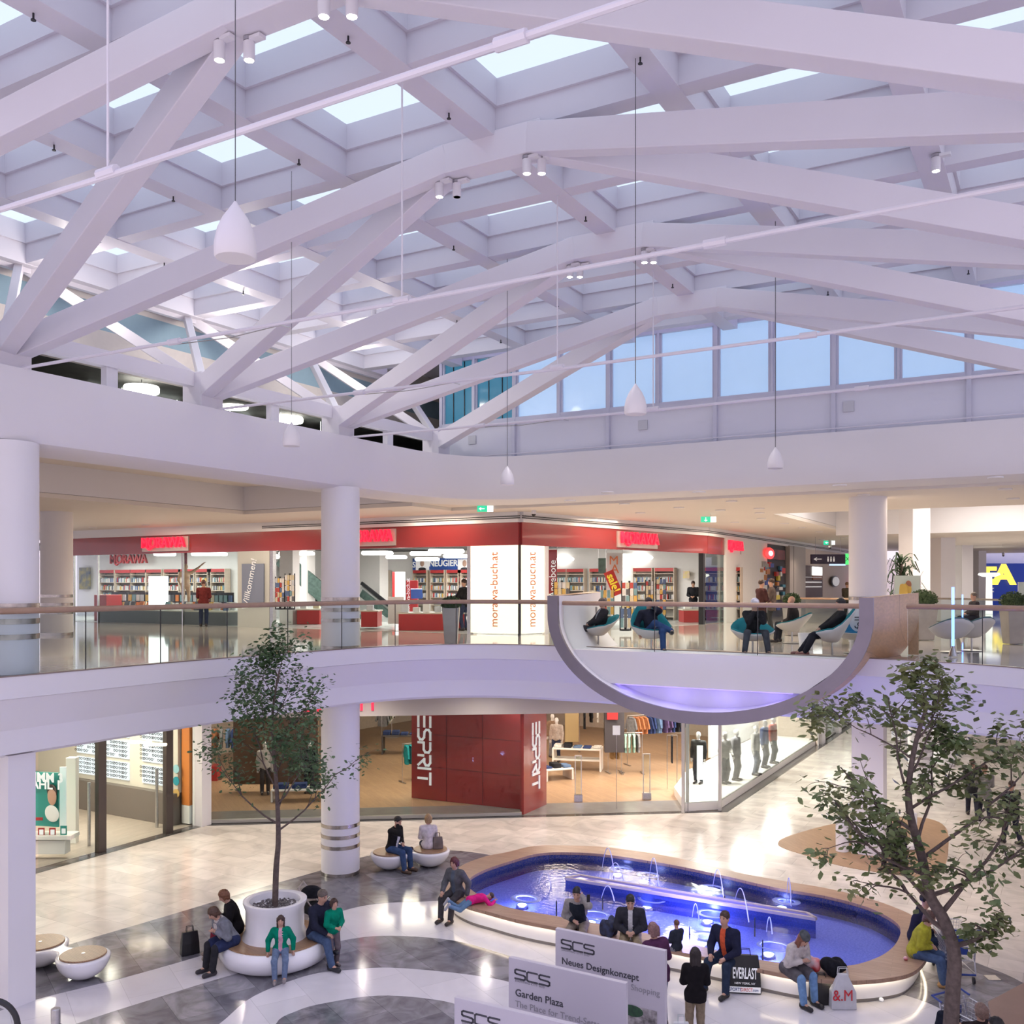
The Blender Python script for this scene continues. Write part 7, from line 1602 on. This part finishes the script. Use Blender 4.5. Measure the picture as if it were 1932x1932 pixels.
q_ = pd(1243, 15.6, .006); person('person in purple jacket standing beside the rearmost board', q_, sdir(-.3, 1), 'stand', H=1.66, side=-6, lean=5, top=(.09, .03, .08), pants=(.07, .11, .20), hair=(.25, .13, .12), hstyle='bob', fem=True, coat=.1)
person('small boy in dark shirt sitting on the pool rim beside the purple jacket', P0(1277, 1792), sdir(-.5, .8), H=1.05, top=(.03, .035, .05), pants=(.25, .25, .28), hair=(.16, .07, .04), feet={'L': (-.1, .45, .2), 'R': (.1, .45, .2)})
q_ = pd(1312, 14.9, .006); person('girl with very long dark hair in black jacket seen from behind', q_, sdir(.1, 1), 'stand', H=1.52, top=(.012, .01, .012), pants=(.28, .22, .15), hair=(.02, .012, .012), hstyle='long', fem=True, coat=.06, shoes=(.3, .03, .03))
person('person in navy sweater with orange chest panel sitting on the pool rim', P0(1376, 1812), sdir(-.7, -.8), H=1.8, lean=16, hp=-5, hands={'L': 'knee', 'R': 'knee'}, top=(.02, .022, .05), pants=(.03, .045, .08), vest=None, shirt=(.70, .12, .05), shoes=(.02, .018, .018), hair=BR, fat=1.08, feet={'L': (-.2, .50, .09), 'R': (.2, .52, .09)})
person('person in grey beanie and cream sweater bent over a phone on the pool rim', P0(1490, 1832), sdir(.5, -.95), H=1.68, lean=26, hp=32, hands={'L': 'hold', 'R': 'hold'}, top=(.58, .53, .50), pants=(.18, .32, .55), skirt=(.13, .12, .13), shoes=(.015, .013, .015), hair=(.26, .10, .06), hstyle='long', fem=True, hat=('beanie', (.10, .11, .12)))
person('person in lime green cardigan seen from behind at the right end of the pool', P0(1727, 1803), sdir(.95, -.5), H=1.7, lean=20, hp=10, hands={'L': 'lap', 'R': 'lap'}, top=(.42, .40, .04), pants=(.09, .14, .26), shoes=(.42, .24, .10), hair=(.12, .06, .045), hstyle='bob', fem=True, fat=1.12)
person('person in dark jacket sitting behind the lime green cardigan', P0(1727, 1776), sdir(1, -.2), H=1.78, lean=16, top=(.02, .02, .04), pants=(.05, .07, .13), hair=BLK)
q_ = pd(1903, 12.3, .006); person('person in black hooded jacket at the bottom right corner', q_, sdir(-.9, .4), 'stand', H=1.60, lean=14, hands={'L': 'fwd', 'R': 'fwd'}, top=(.015, .013, .016), pants=(.03, .03, .035), hair=BLK, hood=(.012, .01, .014), fat=1.15)
q_ = pd(1852, 13.0, .006); person('person with light brown hair holding a cart near the bottom right corner', q_, sdir(-.4, .9), 'stand', H=1.48, hands={'L': 'fwd', 'R': 'fwd'}, top=(.03, .02, .02), pants=(.04, .04, .05), hair=(.25, .16, .12), hstyle='bob', fem=True)
q_ = pd(1790, 14.0, .006); person('child with dark hair half hidden behind the nearest tree trunk', q_, sdir(0, 1), 'stand', H=1.12, top=(.02, .025, .04), pants=(.05, .05, .08), hair=BLK)
for i, (x, D, sx) in enumerate(((1835, 29.6, .3), (1858, 28.8, .2), (1910, 26.4, -.3))):
    q_ = pd(x, D, .006); person(['person in dark coat walking away, left of three at the right', 'person in grey coat walking away, middle of three at the right', 'person in black coat walking at the right edge'][i], q_, sdir(sx, 1), 'stand', H=1.76, top=[(.05, .05, .055), (.22, .21, .2), (.02, .02, .022)][i], pants=(.04, .04, .06), hair=BR, feet={'L': (-.1, .22, .08), 'R': (.1, -.20, .10)}, coat=.15, vox=.026)
q_ = pd(1697, 24.2, .012); person('person in dark clothes seated at the stand on the wooden floor', q_, sdir(-.6, -.4), H=1.7, lean=15, top=(.02, .018, .02), pants=(.03, .025, .03), hair=BLK, vox=.026)
M().lathe([(.2, 0.012), (.2, .44)], Vector((q_[0], q_[1], 0)), 16).build('stool', BLACK); tag(bpy.data.objects[-1] if False else [o for o in bpy.data.objects if o.name.startswith('stool')][-1], 'round black stool on the wooden floor patch', 'stool')
def up(x, D): q = pd(x, D, Z2+.012); return (q.x, q.y, q.z)
def upy(x, D, yaw, back): q = pd(x, D, Z2+.012); return (q.x, q.y, q.z)
UD = dict(vox=.024)
person('person in dark jacket reclining in the leftmost balcony chair', up(1129, 24), sdir(-.95, -.2), seat=.36, H=1.74, lean=-16, hp=20, hands={'L': 'lap', 'R': 'lap'}, top=(.035, .03, .035), pants=(.04, .035, .04), shirt=(.3, .3, .34), hair=GREYH, hood=(.02, .02, .025), **UD)
person('person in black jacket and jeans with crossed legs in the teal chair', up(1229, 22.6), sdir(.12, -1), seat=.36, H=1.78, lean=-14, hp=15, side=3, hands={'L': 'face', 'R': 'side'}, top=(.022, .022, .032), pants=(.04, .08, .20), shoes=(.02, .018, .018), hair=BLK, hood=(.02, .02, .03), feet={'R': (-.34, .50, .50), 'L': (-.14, .50, .09)}, knees={'R': (.1, 1, 1)}, **UD)
person('person in black jacket and white cap with hands folded at the mouth', up(1420, 21.7), sdir(-.05, -1), seat=.38, H=1.76, lean=18, hp=25, hands={'L': 'chin', 'R': 'chin'}, top=(.018, .017, .02), pants=(.07, .075, .09), shoes=(.05, .03, .03), hair=GREYH, hat=('cap', (.75, .74, .80)), feet={'L': (-.26, .42, .09), 'R': (.26, .42, .09)}, **UD)
person('bald person in dark jacket seen from behind on the balcony', up(1499, 26), sdir(-.75, .5), seat=.36, H=1.74, lean=6, top=(.04, .03, .03), pants=(.03, .03, .04), hstyle='bald', **UD)
person('person in dark coat lounging in the large white high backed chair', up(1572, 21.2), sdir(-.95, .1), seat=.38, H=1.78, lean=-20, hp=15, top=(.018, .017, .022), pants=(.02, .02, .028), shoes=(.20, .06, .05), hair=BLK, feet={'L': (-.1, .62, .09), 'R': (.12, .68, .09)}, **UD)
def stand(label, x, D, sx, sy, **kw): return person(label, up(x, D), sdir(sx, sy), 'stand', vox=.03, **kw)
stand('salesperson in dark shirt reading behind the red checkout counter', 1308, 42, -.3, -1, H=1.76, hp=25, hands={'L': 'lap', 'R': 'lap'}, top=(.02, .02, .025), pants=(.04, .04, .05), hair=BR)
stand('person in black hooded jacket standing at the shop entrance beside the glowing panel', 876, 33, -.8, .5, H=1.78, hands={'L': 'hold', 'R': 'hold'}, top=(.02, .02, .022), pants=(.04, .05, .10), hood=(.02, .02, .02), hair=BR)
stand('person in maroon jacket looking into the left bookshop window', 384, 36.2, -.2, 1, H=1.76, top=(.16, .03, .03), pants=(.03, .04, .08), hair=(.12, .05, .04), coat=.12)
stand('person in dark red clothes walking before the dark gadget shop', 1436, 31, .8, .3, H=1.74, top=(.07, .03, .03), pants=(.03, .03, .03), hair=BR, coat=.2)
stand('person in grey brown coat walking beside the dark gadget shop', 1456, 32.5, -.8, .3, H=1.78, top=(.12, .09, .08), pants=(.05, .05, .05), hair=BR, coat=.2)
stand('person in olive jacket walking left of the big round column', 1598, 44, .5, .5, H=1.7, top=(.09, .08, .06), pants=(.05, .05, .05), hair=(.2, .1, .05))
person('person in dark shirt seated far behind the right railing', up(1838, 31), sdir(-1, 0), seat=.42, H=1.72, top=(.05, .045, .05), pants=(.03, .03, .04), hair=GREYH, vox=.03)
q_ = pd(1840, 31, Z2+.012); o = M().lathe([(.2, 0), (.24, .4)], q_, 16).build('stool', GLOSSW); tag(o, 'white stool under the far seated person', 'stool')
for o in bpy.data.objects:
    for k_ in ('_hc', '_wR', '_wL'):
        if k_ in o: del o[k_]
# chest panel lettering patch, small props
# ================================================================ BAGS, CARTS, SMALL THINGS
def bag(label, p, w_, h_, d_, rz, m_, name='shopping_bag', cat='bag', taper=.86, handle=True, hm=None, par=None):
    t = thing(name, label, cat, (p[0], p[1], p[2]), rz); g = M(); n = 8
    vs = []; 
    for z, k_ in ((0, 1), (.02, 1.02), (h_*.5, .98), (h_, taper)):
        for a, b in ((-1, -1), (0, -1.15), (1, -1), (1, 1), (0, 1.15), (-1, 1)): vs.append((a*w_/2*k_, b*d_/2*(k_ if z < h_ else .45), z))
    fs = [(5, 4, 3, 2, 1, 0), (18, 19, 20, 21, 22, 23)]+[(r*6+i, r*6+(i+1) % 6, (r+1)*6+(i+1) % 6, (r+1)*6+i) for r in range(3) for i in range(6)]
    g.add(vs, fs).build('body', m_, t, local=True, bevel=.01)
    if handle:
        for s_ in (-1, 1): M().tube([(-w_*.2, s_*d_*.2, h_-.02), (-w_*.17, s_*d_*.2, h_+.10), (w_*.17, s_*d_*.2, h_+.10), (w_*.2, s_*d_*.2, h_-.02)], .007, 6).build('handle', hm or m_, t, local=True)
    return t
BB = mat('bag_black', (.012, .012, .014), .35, noise_amt=.2)
p = pz(1404, 1872, 0); rz = YAW-.12
t = bag('black carrier bag with big white condensed word standing by the pool rim', (p.x, p.y, .006), .56, .66, .16, rz, BB)
F0 = Vector((0, -.095, 0)); I3 = face_rot((1, 0, 0))
def ltext(name, s, size, m_, t, x, y, z, sx=1, sy=1, off=0):
    o = text(name, s, size, m_, None, (0, 0, 0), I3, ext=.003, sx=sx, sy=sy, off=off); o.data.transform(Matrix.Translation((x, y, z))); o.parent = t; return o
ltext('lettering', 'EVERLAST', .155, WTXT, t, 0, -.105, .36, .62, 1.75, .003); ltext('lettering', 'NEW YORK, NY', .05, WTXT, t, 0, -.105, .19)
M().b2(-.27, .27, -.108, -.10, .03, .13).build('print_strip', WTXT, t, local=True); ltext('lettering', 'SPORTS', .085, mat('ink_blue', (.02, .04, .25), .5), t, -.17, -.112, .08, .72); ltext('lettering', 'DIRECT', .085, mat('ink_red', (.6, .02, .03), .5), t, .03, -.112, .08, .72); ltext('lettering', '.com', .075, mat('ink_blue', (0, 0, 0)), t, .18, -.112, .08, .72)
p = pz(1590, 1902, 0); t = bag('white carrier bag with red lettering beside the black leather bag', (p.x, p.y, .006), .42, .58, .16, YAW, mat('bag_white', (.62, .62, .64), .4, noise_amt=.08), taper=.35)
ltext('lettering', '&.M', .24, mat('ink_red', (0, 0, 0)), t, -.03, -.10, .24, .9, 1.1)
p = pz(1549, 1893, 0); bag('black leather shopper on the floor below the black coat', (p.x, p.y, .006), .38, .40, .18, YAW, mat('leather_black', (.02, .017, .018), .5, bump=.4, noise_amt=.3), 'handbag', taper=1.05, hm=BB)
def lump(name, label, cat, x, y, z, sx, sy, sz, m_, seed=1, n=7, base=True):
    p = pz(x, y, z); random.seed(seed); pr = []
    for i in range(n):
        pr.append(('e', (p.x+random.uniform(-.6, .6)*sx, p.y+random.uniform(-.6, .6)*sy, z+sz*random.uniform(.4, .9)), (sx*.5, sy*.5, sz*random.uniform(.4, .7))))
    pr.append(('z', (0, 0, z+.004), (0, 0, -1)))
    V, Q = sdf_mesh(pr, .02, .04); c = V.mean(0); c[2] = V[:, 2].min(); o = net_obj(name, V-c, Q, m_, None); o.location = c; tag(o, label, cat); return o
lump('coat_pile', 'black coat lying in a heap on the pool rim', 'coat', 1572, 1836, ZR, .26, .22, .20, cloth((.015, .015, .02), .4), 3)
lump('plastic_bag', 'red and white plastic bag on the pool rim beside the cream sweater', 'bag', 1533, 1832, ZR, .16, .14, .18, mat('bag_red', (.65, .03, .03), .35, col2=(.65, .55, .55), noise_scale=5), 4)
lump('backpack', 'dark blue patterned backpack between the two people on the rim', 'backpack', 1150, 1765, ZR, .17, .16, .26, mat('backpack_blue', (.03, .04, .10), .7, col2=(.01, .01, .015), noise_scale=10), 5)
lump('red_wrapper', 'small crumpled red wrapper on the rim beside the lime cardigan', 'wrapper', 1709, 1812, ZR, .04, .04, .05, mat('bag_red', (0, 0, 0)), 6, 4)
lump('tissue', 'small white crumpled tissue on the floor before the pool', 'tissue', 1664, 1890, 0.006, .05, .05, .05, WTXT, 8, 4)
lump('handbag', 'small brown bag lying between the two pods', 'bag', 777, 1604, .425, .07, .06, .08, cloth((.10, .06, .045)), 7, 4)
lump('black_bag', 'black bag under the pod seat beside the jeans', 'bag', 782, 1623, .006, .14, .1, .14, cloth((.02, .02, .02)), 9, 4)
q = pz(826, 1601, .455); bag('brown shoulder bag hanging beside the blond person', (q.x, q.y, .46), .26, .30, .12, YAW+.3, mat('leather_brown', (.16, .12, .10), .5, noise_amt=.3), 'handbag')
q = pz(358, 1800, 0); bag('black glossy shopping bag at the left end of the ring bench', (q.x, q.y, .006), .34, .44, .16, YAW+.6, BB)
q = pd(1285, 14.4, .25); bag('white carrier bag with green stripe held by the long haired girl', (q.x, q.y, .18), .26, .42, .12, YAW, mat('bag_white', (0, 0, 0)), hm=GLSG)
# phone held at ear and in hands
for (x, y, D, lb) in ((1110, 1695, 17.95, 'smartphone held to the ear of the person in the grey hoodie'), (1528, 1823, 16.6, 'smartphone held by the person in the beanie')):
    p = px(x, y, D); o = M().box(p, (.07, .012, .14), YAW+.5).build('smartphone', BLACK); tag(o, lb, 'phone')
# stroller behind the padded jacket
c = pz(600, 1750, 0); c = RC+RT*.52+FW*1.25; c.z = .006; t = thing('stroller', 'black stroller with raised canopy behind the person in the padded jacket', 'stroller', c)
V, Q = sdf_mesh([('e', (c.x-.1, c.y, .80), (.26, .22, .20)), ('z', (0, 0, .80), (0, 0, -1))], .025, .03); o = net_obj('canopy', V, Q, cloth((.015, .015, .02)), t); o.data.transform(world_inv(t))
V, Q = sdf_mesh([('e', (c.x, c.y, .55), (.3, .24, .14))], .03, .03); o = net_obj('seat', V, Q, cloth((.03, .03, .035)), t); o.data.transform(world_inv(t)); g = M()
for s_ in (-1, 1): g.tube([c+RT*.35+FW*s_*.24+Vector((0, 0, .12)), c+RT*-.3+FW*s_*.24+Vector((0, 0, 1.02))], .015, 8); g.tube([c-RT*.3+FW*s_*.24+Vector((0, 0, .12)), c+RT*.25+FW*s_*.24+Vector((0, 0, .7))], .015, 8)
g.tube([c-RT*.3+FW*.24+Vector((0, 0, 1.02)), c-RT*.3-FW*.24+Vector((0, 0, 1.02))], .02, 8); g.build('frame', STEEL, t)
for a in (-.3, .35):
    for s_ in (-1, 1): q = c+RT*a+FW*s_*.24; M().tube([q+FW*.02+Vector((0, 0, .11)), q-FW*.02+Vector((0, 0, .11))], .11, 16).build('wheel', BLACK, t)
# shopping carts
def cart(label, p, yaw, full=True):
    t = thing('shopping_cart', label, 'cart', p, yaw); W = mat('cart_wire', (.55, .55, .60), .3, .8); BL = mat('cart_blue', (.02, .05, .25), .4)
    g = M(); L_, w0, w1 = .85, .30, .24
    def q(u, s_, v): return (s_*(w0+(w1-w0)*u)*(.82+.18*v), -.35+L_*u, .42+v*(.52-.06*u))
    for v in [i/8 for i in range(9)]:
        for s_ in (-1, 1): g.tube([q(0, s_, v), q(1, s_, v)], .004 if v < 1 else .008, 4)
        for u in (0, 1): g.tube([q(u, -1, v), q(u, 1, v)], .004 if v < 1 else .008, 4)
    for u in [i/14 for i in range(15)]:
        for s_ in (-1, 1): g.tube([q(u, s_, 0), q(u, s_, 1)], .003, 4)
        g.tube([q(u, -1, 0), q(u, 1, 0)], .003, 4)
    for k_ in range(1, 10):
        s_ = -1+k_*.2
        for u in (0, 1): g.tube([q(u, s_, 0), q(u, s_, 1)], .003, 4)
    g.build('basket', W, t, local=True)
    M().tube([q(0, -1, 1.08), (-.30, -.52, 1.02), (.30, -.52, 1.02), q(0, 1, 1.08)], .017, 10).build('handle', BL, t, local=True)
    f = M()
    for s_ in (-1, 1): f.tube([(s_*.26, -.42, .95), (s_*.26, -.30, .40), (s_*.27, -.35, .18), (s_*.20, .50, .16)], .014, 8)
    f.build('frame', W, t, local=True); M().tube([(-.27, -.35, .17), (.27, -.35, .17)], .02, 8).build('bumper', BL, t, local=True)
    for zz in (.6, .8): M().box((0, -.36, zz), (.26, .02, .13)).build('label_plate', BL, t, local=True)
    for s_ in (-1, 1):
        for y_ in (-.33, .45): M().tube([(s_*.24-.015, y_, .065), (s_*.24+.015, y_, .065)], .062, 14).build('wheel', BLACK, t, local=True)
    return t
p = pz(1800, 1842, 0); cart('wire shopping cart with blue handle standing behind the tree trunk', (p.x, p.y, .006), sdir(.15, 1))
p = pd(1842, 14.0, .006); cart('wire shopping cart with blue handle at the bottom right corner', (p.x, p.y, .006), sdir(-.5, 1)+PI)
TP = [pz(1864, 1890, .95), pz(1935, 1852, .95), pz(2250, 1852, .95), pz(2250, 2150, .95), pz(1900, 2050, .95)]
t = thing('wooden_counter', 'smooth brown wooden counter top at the bottom right corner', 'counter', TP[1].to_2d().to_3d()); M().prism([(p.x, p.y) for p in TP], .90, .95).build('top', mat('counter_brown', (.30, .19, .14), .45, noise_amt=.08, noise_scale=3), t); M().prism([(p.x, p.y) for p in [TP[0].lerp(TP[3], .12), TP[1].lerp(TP[4], .12), TP[2].lerp(TP[4], .1), TP[3], TP[4]]], .006, .9).build('body', GLOSSW, t)
# stand on the wooden floor patch
p = pz(1589, 1606, 0); t = thing('plant_stand', 'white round pedestal planter with leafy plant on the wooden floor patch', 'planter', (p.x, p.y, .012)); M().lathe([(.17, .012), (.17, .95), (.14, .95)], (p.x, p.y, 0), 24).build('pot', GLOSSW, t, smooth=True)
g = M(); random.seed(12)
for i in range(90):
    c = Vector((p.x+random.gauss(0, .16), p.y+random.gauss(0, .16), .98+abs(random.gauss(0, .22)))); u = Vector((random.uniform(-1, 1), random.uniform(-1, 1), random.uniform(-.5, .8))).normalized()*.16; v = u.cross(Vector((random.random(), random.random(), 1))).normalized()*.045
    g.add([c-u*.5, c+v, c+u*.5, c-v], [(0, 1, 2, 3)])
o = g.build('foliage', LEAF1, t, fix=False); o['kind'] = 'stuff'
for (x, y, w_, h_, m_, lb) in ((1607, 1585, .42, .55, mat('kiosk_yellow', (.62, .60, .30), .5), 'pale yellow box standing beside the white pillar'), (1700, 1600, .7, .12, GLOSSW, 'low white platform near the seated dark person'), (1724, 1588, .16, .8, GLOSSW, 'slim white pedestal behind the tree crown'), (1672, 1580, .4, .75, BLACK, 'black round display object behind the tree crown')):
    p = pz(x, y, 0); o = M().box((p.x, p.y, .012+h_/2), (w_, w_*.7, h_), YAW).build('display_box', m_, bevel=.02); tag(o, lb, 'box')
# bottom left: escalator handrail arch and post
t = thing('escalator_end', 'black curved escalator handrail at the bottom left corner', 'escalator', px(-20, 2000, 11)); pth = [px(x, y, 11) for x, y in ((-60, 1900), (-20, 1888), (8, 1893), (27, 1912), (34, 1940), (34, 1990), (20, 2040))]; M().tube(spline(pth, 4), .035, 10).build('handrail', BLACK, t, smooth=True)
M().add([px(-60, 1900, 11.05), px(-20, 1892, 11.05), px(8, 1897, 11.05), px(28, 1920, 11.05), px(28, 1990, 11.05), px(-60, 2040, 11.05)], [(0, 1, 2, 3, 4, 5)]).build('glass_panel', GLSG, t)
p = px(105, 1902, 11.6); t = thing('barrier_post', 'round steel barrier post at the bottom left edge', 'post', (p.x, p.y, .006)); M().lathe([(.055, .006), (.055, p.z-.01), (.045, p.z)], (p.x, p.y, 0), 20).build('tube', STEEL, t, smooth=True); M().tube([px(112, 1934, 11.6), px(150, 1945, 11.7)], .02, 8).build('arm', BLACK, t)
# far round column bands are on their columns; kerb lamp grilles in the floor
for (x, y) in ((1872, 1845),):
    p = pz(x, y, .009); o = M().box((p.x, p.y, .012), (.22, .22, .01), YAW).build('floor_grille', STEEL); tag(o, 'small square steel grille set in the grey floor at the right', 'grille')
